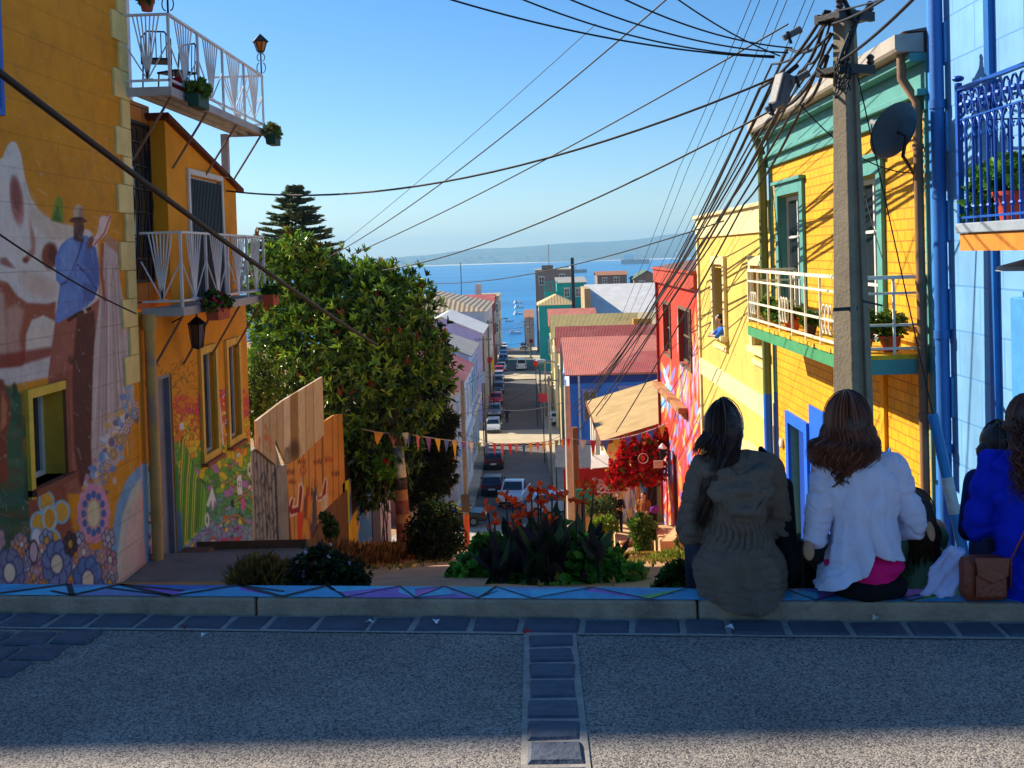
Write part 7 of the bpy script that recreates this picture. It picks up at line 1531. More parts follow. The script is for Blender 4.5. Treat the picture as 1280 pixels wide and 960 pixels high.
S += [('c', (-.07, .03, .10), .15, (-.05, -.0, -.06), .145), ('c', (.07, .03, .10), .15, (.06, -.0, -.06), .145)]
def hem1(c): return -.005 - .055 * max(0, 1 - abs(c.x - .015) / .16) if c.y < .06 else .0
jk = blob('jacket', S, olive, w1_, .0065, 3, fold1, hem1, .004)
def foldh(P, N): return P + N * (fold_noise(P, (8, 8, 17), .014, 5) + crease(P, (8, 8, 12), .006, 31, .13) + .008 * np.sin(P[:, 2] * 70 + 14 * np.abs(P[:, 0])))[:, None]
S = []
for t in np.linspace(-1, 1, 13):
    x = .135 * math.sin(t * 1.45); z = .385 + .155 * (abs(t) ** 1.5); y = -.085 + .12 * abs(t) ** 1.6; S.append(('e', (x, y, z), (.05, .042, .045)))
    S.append(('e', (x * .75, y + .025, min(z + .06, .505)), (.055, .045, .05))); S.append(('e', (x * .62, y + .05, min(z + .11, .50)), (.05, .045, .028)))
for t in np.linspace(-1, 1, 9): S.append(('e', (.115 * t, -.0 + .05 * abs(t), .52 - .03 * abs(t)), (.04, .04, .024)))
hd = blob('hood', S, olive, jk, .008, 3, foldh)
mb = MB(); p_ = []
for t in np.linspace(-1, 1, 17): p_.append((.155 * math.sin(t * 1.5), -.126 + .15 * abs(t) ** 1.7, .372 + .165 * abs(t) ** 1.45))
mb.tube(p_, .006, 6); mb.build('hood_seam', olive, hd)
dk = [C(34, 20, 16), C(44, 26, 20), C(24, 14, 12), C(56, 34, 26)]
hb = Vector((.75, -.55, 0)); b1 = blob('hair', [('e', Vector(hc) + Vector((.008, -.012, .025)), (.088, .098, .098)), ('c', Vector(hc) + Vector((.02, -.05, .0)), .07, Vector(hc) + Vector((.015, -.045, -.11)), .055), ('c', Vector(hc) + Vector((-.03, -.04, -.10)), .05, (-.15, -.0, .48), .032), ('c', (-.15, .0, .48), .032, (-.19, .06, .36), .02)], mat('dark_hair', C(34, 20, 16), rough=.4, var=.3, scale=40, bump=.3, bscale=90, spec=.4), w1_, .009, 2)
ps = long_hair(hc, (.55, -.83, 0), 900, .10, arc=1.9, wav=.003, sweep=(-.05, 0, 0)); strands('hair_strand', ps, .0021, dk, b1)
ps = []
for k in range(320):
    a = Vector(hc) + Vector((rng.uniform(-.05, .06), -.085 + rng.normal(0, .008), rng.uniform(-.08, -.02))); b = Vector((-.14 + rng.normal(0, .018), -.035 + rng.normal(0, .01), .50)); c_ = Vector((-.19 + rng.normal(0, .015), .03, .33 + rng.normal(0, .03))); ps.append([a.lerp(b, t).lerp(b.lerp(c_, t), t) + Vector((0, -.012, 0)) for t in np.linspace(0, 1, 9)])
strands('hair_strand', ps, .0020, dk, b1)
# black bag hanging at her right side
bg = thing('shoulder_bag', 'black shoulder bag hanging at the right side of the olive jacket', 'bag', (l1[0] + .205, l1[1] + .06, SEAT)); 
blob('bag_body', [('c', (0, .02, .16), .045, (.005, .05, .42), .035), ('c', (0, .12, .16), .05, (0, .13, .38), .04), ('e', (.01, .07, .12), (.055, .12, .11))], black_cloth, bg, .011, 3)
mb = MB(); mb.tube([(-.0, .03, .40), (-.05, .02, .53), (-.09, .06, .575), (-.07, .14, .5), (-.0, .14, .38)], .012, 6); mb.build('strap', black_cloth, bg, smooth=60)
# ---- woman in the pale cardigan
l2 = seat_at(1073); hc2 = (-.055, .06, .725)
w2 = seated_body('woman', 'person with brown curled hair in a pale cardigan over a pink top', l2, .0, hc2, (-.1, 1, -.3), (((-.235, .06, .26), (-.06, .30, .24)), ((.265, .06, .29), (.10, .30, .22))), sh=.17, lean=.02)
trousers(w2, black_cloth)
blob('black_seat', [('e', (.015, .02, .04), (.182, .128, .072))], black_cloth, w2, .011, 3, lambda P, N: P + N * fold_noise(P, (9, 9, 14), .006, 4)[:, None])
pink = cloth_mat('pink_jersey', (236, 30, 120), 80, .15)
S = [('c', (.01, .05, .12), .15, (.01, .06, .36), .10), ('e', (.0, .03, .13), (.185, .138, .095))]
blob('pink_top', S, pink, w2, .010, 3, lambda P, N: P + N * (fold_noise(P, (5, 5, 22), .006, 3) + .004 * np.sin(P[:, 2] * 90 + P[:, 0] * 20))[:, None])
card = cloth_mat('pale_cardigan', (206, 206, 226), 160, .18)
def fold2(P, N):
    x, z = P[:, 0], P[:, 2]; d = fold_noise(P, (6, 6, 2.5), .013, 1) + fold_noise(P, (9, 9, 18), .006, 11) + crease(P, (9, 9, 4), .010, 21) - .005 * np.exp(-((z - .155 - .03 * (x > 0)) / .004) ** 2) + .024 * np.exp(-((x - .02 - (.3 - z) * .35) / .03) ** 2) * np.clip((.42 - z) / .2, 0, 1) - .018 * np.exp(-((x + .02 - (.3 - z) * .3) / .03) ** 2) * np.clip((.42 - z) / .2, 0, 1) + .010 * np.sin(x * 42 + z * 16) * np.clip((.34 - z) / .25, 0, 1) - .016 * np.exp(-((x + .09 - (.3 - z) * .2) / .04) ** 2) * np.clip((.40 - z) / .2, 0, 1)
    fl = np.clip((.34 - z) / .3, 0, 1); P = P.copy(); P[:, 0] *= 1 + .10 * fl; P[:, 1] -= .03 * fl * (P[:, 1] < .06)
    return P + N * d[:, None]
S = [('c', (0, .04, .02), .175, (0, .05, .36), .145), ('c', (0, .05, .36), .15, (0, .065, .46), .145), ('c', (-.13, .065, .525), .07, (.13, .065, .525), .07), ('e', (0, .04, .43), (.19, .11, .16)), ('c', (-.06, .04, .0), .17, (.06, .04, .0), .17), ('c', (-.04, .06, .575), .06, (.04, .06, .575), .06)]
def hem(c): return float(np.interp(c.x, [-.25, -.04, .0, .26], [.03, .115, .20, .135])) if c.y < .12 else .10
cg2 = blob('cardigan', S, card, w2, .0065, 4, fold2, hem, .005)
for k, el in ((-1, (-.225, .04, .25)), (1, (.25, .04, .28))): blob('sleeve', [('c', (k * .155, .065, .515), .078, el, .060), ('c', el, .058, (k * .17, .16, .23), .05)], card, cg2, .0085, 4, lambda P, N: P + N * (fold_noise(P, (6, 6, 14), .014, 4) + crease(P, (7, 7, 16), .009, 8))[:, None])
patch = cloth_mat('tan_patch', (176, 136, 104), 70, .3)
for k, el in ((-1, (-.27, .0, .20)), (1, (.305, .015, .265))): mb = MB(); mb.ball((0, 0, 0), (.028, .014, .042), 14, 8); o = mb.build('elbow_patch', patch, cg2, smooth=60); o.location = (el[0] + (-.0 if k < 0 else .0), el[1] - .01, el[2]); o.rotation_euler = (R(-20), R(12 * k), R(35 * k))
bh_ = blob('hair', [('e', Vector(hc2) + Vector((0, -.015, .02)), (.092, .10, .10)), ('c', Vector(hc2) + Vector((0, -.04, .0)), .088, Vector(hc2) + Vector((0, -.045, -.13)), .085), ('e', Vector(hc2) + Vector((-.005, -.05, -.15)), (.115, .06, .06))], mat('brown_hair', C(58, 30, 20), rough=.4, var=.35, scale=40, bump=.3, bscale=90, spec=.45), w2, .009, 2)
bc = [C(84, 44, 28), C(108, 58, 36), C(62, 32, 22), C(130, 74, 46)]
strands('hair_strand', long_hair(hc2, (.05, -1, 0), 1400, .175, curl=7, spread=1.5, arc=1.75, wav=.006, rx=.098, ry=.108, rz=.108), .0023, bc, bh_)
ps = []
for k in range(44):
    x0 = rng.choice([-.10, -.085, -.07, -.03, -.01, -.05]) + rng.normal(0, .012); z0 = hc2[2] - .15 - rng.uniform(0, .03); r_ = rng.uniform(.012, .02); ph = rng.uniform(0, 6.28)
    for j in range(8): ps.append([(hc2[0] + x0 + .04 + r_ * math.cos(ph + t * 8) + rng.normal(0, .001), hc2[1] - .105 + r_ * .6 * math.sin(ph + t * 8) + j * .0022, z0 - .075 * t) for t in np.linspace(0, 1, 14)])
strands('hair_curl', ps, .0022, bc, bh_)
# ---- woman in the blue sweater at the right edge
l3 = seat_at(1287); l3 = (l3[0] - .03, l3[1] + .02, SEAT); hc3 = (-.0, .075, .70)
w3 = seated_body('woman', 'person with a curly brown ponytail in a royal blue sweater', l3, -.15, hc3, (.3, 1, -.2), (((-.22, .12, .26), (-.08, .33, .24)), ((.24, .10, .28), (.08, .32, .24))), sh=.165, lean=.03)
rb = cloth_mat('royal_blue_knit', (20, 44, 190), 120, .3)
S = [('c', (0, .05, .02), .19, (0, .06, .40), .15), ('c', (-.14, .08, .52), .078, (.14, .08, .52), .078), ('e', (0, .06, .44), (.195, .12, .15))]
for k in (-1, 1): S += [('c', (k * .16, .08, .52), .075, (k * .225, .125, .265), .074), ('c', (k * .225, .125, .265), .074, (k * .08, .32, .24), .066)]
blob('sweater', S, rb, w3, .009, 3, lambda P, N: P + N * (fold_noise(P, (7, 7, 7), .016, 8) + crease(P, (6, 6, 7), .013, 18) + .006 * np.sin(P[:, 2] * 45 + P[:, 0] * 25))[:, None])
trousers(w3, cloth_mat('navy_trousers', (20, 30, 70)))
b3 = blob('hair', [('e', Vector(hc3) + Vector((0, -.012, .025)), (.09, .10, .10)), ('c', Vector(hc3) + Vector((0, -.09, .03)), .045, Vector(hc3) + Vector((0, -.13, -.06)), .055), ('c', Vector(hc3) + Vector((0, -.13, -.06)), .055, Vector(hc3) + Vector((-.005, -.13, -.26)), .035)], mat('brown_hair'), w3, .009, 2)
ps = []
for k in range(520):
    a = rng.uniform(0, 6.28); r0 = rng.uniform(.0, .075); z = hc3[2] + .06 - rng.uniform(0, .28); wv = rng.uniform(0, 6.28); r_ = rng.uniform(.008, .014); x, y = r0 * math.cos(a) * 1.1, -.125 + r0 * math.sin(a); ps.append([(hc3[0] - .045 + x + r_ * math.cos(wv + t * 11), hc3[1] + y + r_ * math.sin(wv + t * 11), z - .10 * t) for t in np.linspace(0, 1, 12)])
strands('hair_curl', ps, .0022, [C(76, 40, 24), C(96, 54, 32), C(58, 30, 20)], b3); strands('hair_strand', long_hair(hc3, (0, -1, 0), 420, .02, arc=2.2, wav=.001), .0024, bc, b3)
# ---- dark haired person beyond her
l4 = (2.10, 4.90, SEAT - .20); hc4 = (-.03, .06, .70)
w4 = seated_body('woman', 'person with tied back dark hair, mostly hidden beyond the royal blue sweater', l4, -.5, hc4, (.7, .7, -.1), (((-.21, .12, .26), (-.08, .33, .24)), ((.21, .10, .28), (.08, .32, .24))), sh=.15)
blob('shirt', [('c', (0, .05, .05), .16, (0, .07, .45), .14), ('c', (-.13, .08, .52), .07, (.13, .08, .52), .07), ('c', (-.15, .08, .52), .07, (-.20, .12, .28), .06), ('c', (.15, .08, .52), .07, (.20, .12, .28), .06)], cloth_mat('navy_shirt', (30, 40, 90)), w4, .011, 3); trousers(w4, cloth_mat('dark_denim', (40, 46, 62)))
b4 = blob('hair', [('e', Vector(hc4) + Vector((-.012, -.012, .03)), (.09, .10, .095)), ('e', Vector(hc4) + Vector((-.07, -.08, -.01)), (.04, .04, .045))], mat('dark_hair'), w4, .009, 2); strands('hair_strand', long_hair(hc4, (-.7, -.7, 0), 520, .015, arc=2.0, wav=.001), .0023, [C(22, 14, 14), C(30, 20, 18), C(40, 28, 24)], b4)
# ---- woman in green below the kerb
l5 = (1.79, 4.95, -.36); hc5 = (-.03, .10, .62)
w5 = seated_body('woman', 'person with long auburn hair in a sage green shirt, crouched beyond the pale cardigan', l5, .5, hc5, (-.2, 1, -.4), (((-.20, .16, .24), (-.06, .36, .20)), ((.20, .16, .24), (.06, .36, .20))), sh=.15, lean=.05)
blob('shirt', [('c', (0, .06, .05), .16, (0, .09, .42), .13), ('c', (-.12, .10, .50), .07, (.12, .10, .50), .07), ('c', (-.14, .10, .50), .068, (-.19, .16, .26), .058), ('c', (.14, .10, .50), .068, (.19, .16, .26), .058)], cloth_mat('sage_shirt', (120, 150, 110)), w5, .011, 3, lambda P, N: P + N * fold_noise(P, (7, 7, 7), .01, 3)[:, None]); trousers(w5, cloth_mat('dark_denim', (40, 46, 62)))
b5 = blob('hair', [('e', Vector(hc5) + Vector((0, -.012, .025)), (.09, .10, .10)), ('c', Vector(hc5) + Vector((0, -.05, 0)), .075, Vector(hc5) + Vector((.02, -.09, -.22)), .06)], mat('brown_hair'), w5, .010, 2); strands('hair_strand', long_hair(hc5, (.1, -1, 0), 320, .24, arc=1.8, wav=.006, spread=1.3), .004, [C(90, 52, 32), C(70, 38, 24), C(110, 66, 40)], b5)
# ---- folded pale jacket and brown leather bag on the kerb
jx = seat_at(1160); cj = thing('folded_jacket', 'pale lilac jacket draped on the kerb between the cardigan and the brown bag', 'jacket', (jx[0], jx[1], SEAT))
def foldj(P, N): return P + N * (fold_noise(P, (14, 14, 9), .018, 6) - .010 * np.abs(np.sin(P[:, 0] * 50 - P[:, 2] * 42)))[:, None]
blob('cloth_fold', [('c', (-.09, -.03, .012), .012, (.05, .0, .18), .03), ('c', (-.07, -.02, .012), .014, (.07, .0, .16), .035), ('c', (-.05, -.01, .012), .016, (.08, .0, .12), .04), ('c', (-.01, -.03, .012), .014, (.09, -.02, .09), .04), ('c', (.03, -.04, .012), .014, (.09, .0, .17), .03), ('e', (.07, .02, .15), (.06, .04, .05))], cloth_mat('lilac_cotton', (190, 192, 226), 120, .2), cj, .008, 2, foldj)
bx_ = seat_at(1206); lb_ = thing('leather_bag', 'chestnut leather shoulder bag with front pocket, resting on the kerb by the blue sweater', 'bag', (bx_[0], kerbY(bx_[0], .035), SEAT))
lea = mat('chestnut_leather', C(134, 58, 30), rough=.45, var=.25, scale=9, bump=.35, bscale=60, spec=.45, stain=.3, stain_col=C(70, 28, 16))
mb = MB(); mb.box((-.095, -.04, .0), (.095, .04, .175)); o = mb.build('bag_body', lea, lb_, bevel=.03, smooth=50); o.rotation_euler = (R(-6), R(5), R(14)); bb_ = o
mb = MB(); mb.box((-.075, -.068, .02), (.06, -.051, .11)); mb.build('pocket', lea, bb_, bevel=.012, smooth=50)
mb = MB(); mb.prism([(-.085, -.072, .175), (.07, -.072, .175), (.06, -.076, .105), (-.01, -.078, .075), (-.075, -.076, .105)], (0, .008, 0)); mb.build('flap', lea, bb_, bevel=.004)
mb = MB(); mb.tube([(-.09, -.056, .15), (-.0, -.06, .162), (.09, -.056, .15)], .004, 5); mb.build('zip', mat('zip_brass', C(150, 110, 50), rough=.4, metal=.7), bb_)
mb = MB(); mb.bar((.105, .0, .05), (.10, -.02, .16), .02, .005); mb.bar((.10, -.02, .16), (.20, -.075, .42), .024, .006); mb.bar((.20, -.075, .42), (.25, .03, .58), .024, .006); mb.bar((.25, .03, .58), (.22, .16, .50), .024, .006); mb.build('strap', lea, lb_)
# ---- people down the alley
def standing(label, loc, rz, top, leg, hairc, arms, look=(0, 1, 0), s=1.0, shoes=(30, 28, 30), hv=.012, crop=False):
    hc = (0, .02, 1.60); S = [('e', (0, 0, .95), (.16, .11, .13)), ('c', (0, 0, 1.0), .115, (0, 0, 1.25), .125), ('c', (-.15, 0, 1.40), .06, (.15, 0, 1.40), .06), ('e', (0, 0, 1.3), (.165, .11, .13)), ('c', (0, 0, 1.42), .052, (0, .01, 1.52), .048)] + head_shapes(hc, look)
    A = []
    for k, (el, wr) in zip((-1, 1), arms): sp = (k * .18, 0, 1.39); S += [('c', sp, .052, el, .042), ('c', el, .042, wr, .028)]; d = Vector(wr) - Vector(el); S += hand(wr, d, (0, .6, -.6), 1, .6, k); A += [('c', sp, .066, el, .055), ('c', el, .054, Vector(el).lerp(Vector(wr), .25 if not crop else .8), .05)]
    for k in (-1, 1): S += [('c', (k * .085, 0, .9), .085, (k * .09, .01, .49), .056), ('c', (k * .09, .01, .49), .056, (k * .095, -.01, .09), .038), ('c', (k * .095, -.01, .05), .04, (k * .11, .16, .035), .032)]
    o = blob('person', S, skin, None, hv, 2); o.location = loc; o.rotation_euler = (0, 0, rz); o.scale = (s, s, s); tag(o, label, 'person'); face(o, hc, look)
    blob('shirt', [('c', (0, 0, .95), .155, (0, 0, 1.25), .145), ('e', (0, 0, 1.3), (.19, .13, .14)), ('c', (-.15, 0, 1.40), .072, (.15, 0, 1.40), .072)] + A, top, o, .014, 2, lambda P, N: P + N * fold_noise(P, (7, 7, 7), .01, 3)[:, None])
    T = [('e', (0, 0, .93), (.17, .125, .11))]
    for k in (-1, 1): T += [('c', (k * .085, 0, .9), .098, (k * .09, .01, .49), .07), ('c', (k * .09, .01, .49), .07, (k * .095, -.01, .09), .058)]
    blob('trousers', T, leg, o, .014, 2)
    for k in (-1, 1): blob('shoe', [('c', (k * .095, -.02, .055), .05, (k * .115, .17, .04), .042)], cloth_mat('shoe_%d' % shoes[0], shoes), o, .014, 2)
    blob('hair', [('e', (0, -.005, 1.645), (.085, .095, .085)), ('e', (0, -.05, 1.60), (.078, .06, .08))], mat('hair_%d_%d' % (hairc[0], hairc[1]), C(*hairc), rough=.6, var=.2), o, .013, 1); return o
def ground_pt(px, py, Y): p = atY(px, py, Y); return (p.x, p.y, p.z)
blk = cloth_mat('black_tee', (30, 30, 34)); dkd = cloth_mat('dark_jeans', (34, 38, 50))
standing('person in black tee and dark jeans with folded arms, before the blue and white gate', ground_pt(774, 668, 44.5), math.pi + .1, blk, dkd, (70, 66, 62), (((-.26, .04, 1.12), (.0, .20, 1.12)), ((.26, .04, 1.12), (.02, .22, 1.08))))
standing('person in dark shirt half hidden behind the one with folded arms', ground_pt(768, 664, 45.3), math.pi + .4, blk, dkd, (34, 26, 24), (((-.25, .02, 1.12), (-.28, .10, .88)), ((.25, .02, 1.12), (.22, .14, .9))))
pm_ = standing('person in a brown top carrying a purple bundle behind the tall leafy plant', ground_pt(806, 678, 41.0), math.pi - .5, cloth_mat('brown_top', (166, 104, 60)), dkd, (36, 26, 22), (((-.25, .06, 1.12), (-.10, .24, 1.05)), ((.27, .04, 1.12), (.14, .24, 1.0))), s=1.12)
bu = thing('bundle', 'purple bundle held by the person in the brown top', 'bundle', ground_pt(818, 637, 40.7)); blob('cloth', [('e', (0, 0, 0), (.17, .12, .14)), ('e', (.08, 0, .05), (.1, .1, .1))], cloth_mat('purple_cloth', (120, 60, 150)), bu, .014, 2, lambda P, N: P + N * fold_noise(P, (9, 9, 9), .02, 3)[:, None])
y_, x_ = groundY(634, 529); standing('person in navy clothes walking down the middle of the street', (x_, y_, zg(y_) + .04), .1, cloth_mat('navy_top', (30, 40, 80)), dkd, (40, 32, 28), (((-.25, -.02, 1.12), (-.26, .08, .86)), ((.25, .02, 1.12), (.26, -.02, .86))), hv=.02)
# person leaning out of the cream house window
hw = (0, 0, .44); S = [('c', (0, -.45, -.1), .14, (0, -.1, .14), .13), ('c', (-.16, -.06, .20), .055, (.16, -.06, .20), .055), ('c', (0, -.04, .22), .05, (0, 0, .36), .045)] + head_shapes(hw, (-.1, .8, -.6))
for k in (-1, 1): S += [('c', (k * .18, -.06, .2), .05, (k * .24, .12, .03), .042), ('c', (k * .24, .12, .03), .04, (k * .05, .22, .04), .028)] + hand((k * .05, .22, .04), (-k, .3, 0), (0, 0, -1), 1, .4, k)
wp = blob('person', S, skin, None, .011, 2); wp.location = atX(899, 399, XR - .15) - Vector((0, 0, .44)); wp.rotation_euler = (0, 0, R(90)); tag(wp, 'person with dark hair and blue top leaning on the sill of the cream house window', 'person'); face(wp, hw, (-.1, .8, -.6))
blob('shirt', [('c', (0, -.45, -.1), .16, (0, -.1, .14), .15), ('c', (-.16, -.06, .19), .07, (.16, -.06, .19), .07), ('c', (-.18, -.06, .2), .066, (-.24, .11, .03), .055), ('c', (.18, -.06, .2), .066, (.24, .11, .03), .055)], cloth_mat('sky_blue_top', (60, 110, 206)), wp, .012, 2)
blob('hair', [('e', (0, -.03, .49), (.10, .105, .09)), ('e', (0, -.07, .43), (.09, .07, .10))], mat('dark_hair'), wp, .012, 1, lambda P, N: P + N * fold_noise(P, (14, 14, 14), .014, 3)[:, None])
# ---- brown dog on the slope
dg_ = ground_pt(787, 694, 41.8); tan = mat('tan_fur', C(166, 104, 56), rough=.85, var=.3, scale=7, bump=.4, bscale=60, stain=.35, stain_col=C(90, 56, 36))
S = [('c', (-.22, 0, .46), .10, (.0, 0, .45), .105), ('c', (.0, 0, .45), .11, (.20, 0, .44), .135), ('c', (.22, 0, .50), .09, (.38, 0, .62), .065), ('e', (.44, 0, .66), (.085, .07, .072)), ('c', (.48, 0, .645), .05, (.58, 0, .61), .034), ('c', (-.30, 0, .50), .028, (-.40, 0, .36), .02), ('c', (-.40, 0, .36), .02, (-.44, 0, .22), .012)]
for k in (-1, 1):
    S += [('c', (.21, k * .07, .42), .06, (.20, k * .075, .24), .036), ('c', (.20, k * .075, .24), .034, (.215, k * .075, .05), .024), ('c', (.215, k * .075, .035), .03, (.25, k * .075, .028), .026)]
    S += [('c', (-.22, k * .07, .44), .085, (-.15, k * .08, .29), .05), ('c', (-.15, k * .08, .29), .045, (-.28, k * .08, .18), .028), ('c', (-.28, k * .08, .18), .026, (-.265, k * .08, .05), .022), ('c', (-.265, k * .08, .035), .03, (-.23, k * .08, .028), .026), ('c', (.41, k * .06, .72), .022, (.375, k * .085, .64), .014)]
dog = blob('dog', S, tan, None, .011, 2); dog.location = dg_; dog.rotation_euler = (0, 0, R(10)); dog.scale = (1.05,) * 3; tag(dog, 'brown short-haired dog standing on the dusty slope below the leafy plant', 'dog')
mb = MB(); mb.ball((.615, 0, .615), .018, 8, 5); mb.build('nose', trim_d, dog); 
for k in (-1, 1): mb = MB(); mb.ball((.50, k * .045, .685), .011, 7, 5); mb.build('eye', trim_d, dog)
# ================================================================== POLES, CABLES, BUNTING, BALCONY THINGS
cable_m = mat('black_cable', C(22, 22, 26), rough=.6, var=.1, bump=0)
def cable(label, pts, r=.012, sag=0.0, group=None, n=14, name='power_cable'):
    """cable through points (px, py, Y); sag in metres for each span"""
    P = [atY(*p) for p in pts]; out = []
    for a, b in zip(P[:-1], P[1:]):
        for k in range(n + (1 if b is P[-1] else 0)):
            t = k / n; q = a.lerp(b, t); q.z -= sag * 4 * t * (1 - t); out.append(q)
    o = MB().tube(out, r, 5).build(name, cable_m, smooth=80); return tag(o, label, 'cable', group)
# ---- concrete pole at the yellow house
pb = atY(1066, 500, 12.0); pt_ = atY(1042, 12, 12.0); PX0 = pb.x + .005; H0 = pt_.z; zb = zg(12)
pole = thing('utility_pole', 'grey concrete utility pole with steel brackets and bunched cables before the yellow house', 'pole', (PX0, 12.0, zb))
mb = MB(); V = []; Ht = H0 - zb
def hsec(w, g): return [(-w, -w), (-.35 * w, -w), (-.35 * w, -w + g), (.35 * w, -w + g), (.35 * w, -w), (w, -w), (w, w), (.35 * w, w), (.35 * w, w - g), (-.35 * w, w - g), (-.35 * w, w), (-w, w)]
for z, w_ in ((-1.0, .165), (2.0, .15), (Ht * .6, .124), (Ht, .088)): V += [(x, y, z) for x, y in hsec(w_, w_ * .3)]
F = [tuple(range(12))[::-1], tuple(36 + k for k in range(12))]
for j in range(3):
    for k in range(12): F.append((j * 12 + k, j * 12 + (k + 1) % 12, (j + 1) * 12 + (k + 1) % 12, (j + 1) * 12 + k))
mb.add(V, F); mb.build('shaft', conc_pole, pole, bevel=.012); pole.rotation_euler = (0, 0, R(28))
for z, L_ in ((Ht - .1, .52), (Ht - .68, .5)):
    mb = MB(); mb.box((-L_ / 2, -.19, z - .05), (L_ / 2, -.13, z + .05)); mb.box((-L_ / 2, .13, z - .05), (L_ / 2, .19, z + .05)); mb.box((-L_ / 2, -.129, z - .03), (-L_ / 2 + .05, .129, z + .03)); mb.box((L_ / 2 - .05, -.129, z - .03), (L_ / 2, .129, z + .03)); br_ = mb.build('bracket', dark_m, pole)
    for sx in (-1, 1): mb = MB(); mb.lathe([(.02, 0), (.045, .03), (.03, .06), (.045, .09), (.02, .12)], (sx * L_ * .42, -.16, z + .05), 8); mb.build('insulator', mat('insulator_brown', C(70, 44, 34), rough=.3), br_, smooth=40)
mb = MB(); mb.tube([(-.2, -.2, Ht + .05), (-.05, -.22, Ht - .2), (-.2, -.25, Ht - .5), (-.28, -.2, Ht - .75)], .025, 6); mb.tube([(.15, -.2, Ht), (-.15, -.24, Ht - .3), (-.3, -.22, Ht - .6)], .02, 6)
for k in range(7): mb.tube([Vector((-.25 + .1 * math.cos(t + k), -.22 + .03 * math.sin(2 * t), Ht - .6 - k * .05 + .12 * math.sin(t * 1.3 + k))) for t in np.linspace(0, 5, 12)], .009, 5)
mb.build('cable_bunch', cable_m, pole, smooth=80)
mb = MB(); mb.box((-.36, -.12, 2.9), (-.02, -.10, 2.94)); mb.tube([(-.02, -.2, 3.0), (.22, -.24, 2.94)], .012, 6); mb.build('hook', dark_m, pole)
YP = 12.0
bxg = mat('grey_plastic_box', C(104, 104, 106), rough=.5, stain=.4)
p = atY(977, 112, 12.6); sp_ = thing('splice_box', 'grey splice box strapped to the cable bundle left of the concrete pole', 'box', p); mb = MB(); mb.box((-.085, -.09, -.2), (.085, .09, .18)); o = mb.build('box_body', bxg, sp_, bevel=.02); mb = MB(); mb.box((-.05, -.115, -.16), (.05, -.091, .14)); mb.build('box_lid', bxg, sp_, bevel=.006); mb = MB(); mb.tube([(0, 0, .18), (.12, 0, .34)], .03, 6); mb.build('cable_gland', dark_m, sp_); mb = MB(); mb.tube([(-.03, 0, -.2), (-.06, 0, -.32)], .03, 6); mb.build('cable_gland', dark_m, sp_); sp_.rotation_euler = (0, R(18), R(20))
for (px, py, lb) in ((990, 42, 'small grey junction clamp on the cables just left of the pole top'), (1000, 97, 'stubby pale junction clamp beside the grey splice box'), (968, 132, 'dark cable gland knot below the grey splice box')):
    p = atY(px, py, 12.5); t = thing('cable_clamp', lb, 'clamp', p); mb = MB(); mb.tube([(-.10, 0, -.05), (.10, 0, .05)], [.035, .045], 8); mb.build('clamp_body', bxg, t); mb = MB(); mb.bar((-.06, -.03, .02), (-.02, -.03, -.12), .03); mb.build('clamp_tail', dark_m, t)
TOP = (1030, 18, YP); G_ = 'cable bundle from the concrete pole down the street'
lab = 'black cable in the bundle falling from the concrete pole past the red house'
for k, (mid, end, r) in enumerate([((950, 110, 15), (838, 345, 32), .02), ((965, 80, 15), (830, 350, 33), .014), ((985, 60, 14), (850, 330, 30), .018), ((960, 150, 15), (815, 385, 34), .016), ((975, 135, 14), (842, 370, 31), .02), ((1000, 90, 13.5), (880, 300, 25), .02), ((1010, 80, 13), (905, 262, 22), .013), ((945, 165, 16), (800, 410, 35), .013), ((990, 140, 14), (860, 345, 29), .017), ((1005, 130, 13.6), (930, 255, 21), .018), ((970, 100, 15), (860, 300, 28), .012)]):
    e2 = [(735, 505, 42), (720, 520, 42), (735, 500, 42), (712, 512, 42), (745, 520, 44), (760, 470, 44), (800, 420, 40), (714, 516, 42), (722, 540, 42), (770, 540, 40), (756, 500, 44)][k]
    cable(lab, [(1032 + (k % 4) * 3, 14 + (k % 5) * 14, YP), mid, end, e2], r * 1.1, .12, G_, 10)
for k in range(6):
    x0 = 990 - k * 17 + (k % 2) * 6; cable('hair thin wire among those crossing the open sky left of the pole', [(x0 + 40, -30, 14), (x0 - 62, 210, 24), (820 - k * 9, 400, 40)], .0065, .05, 'thin wires left of the pole', 8, 'wire')
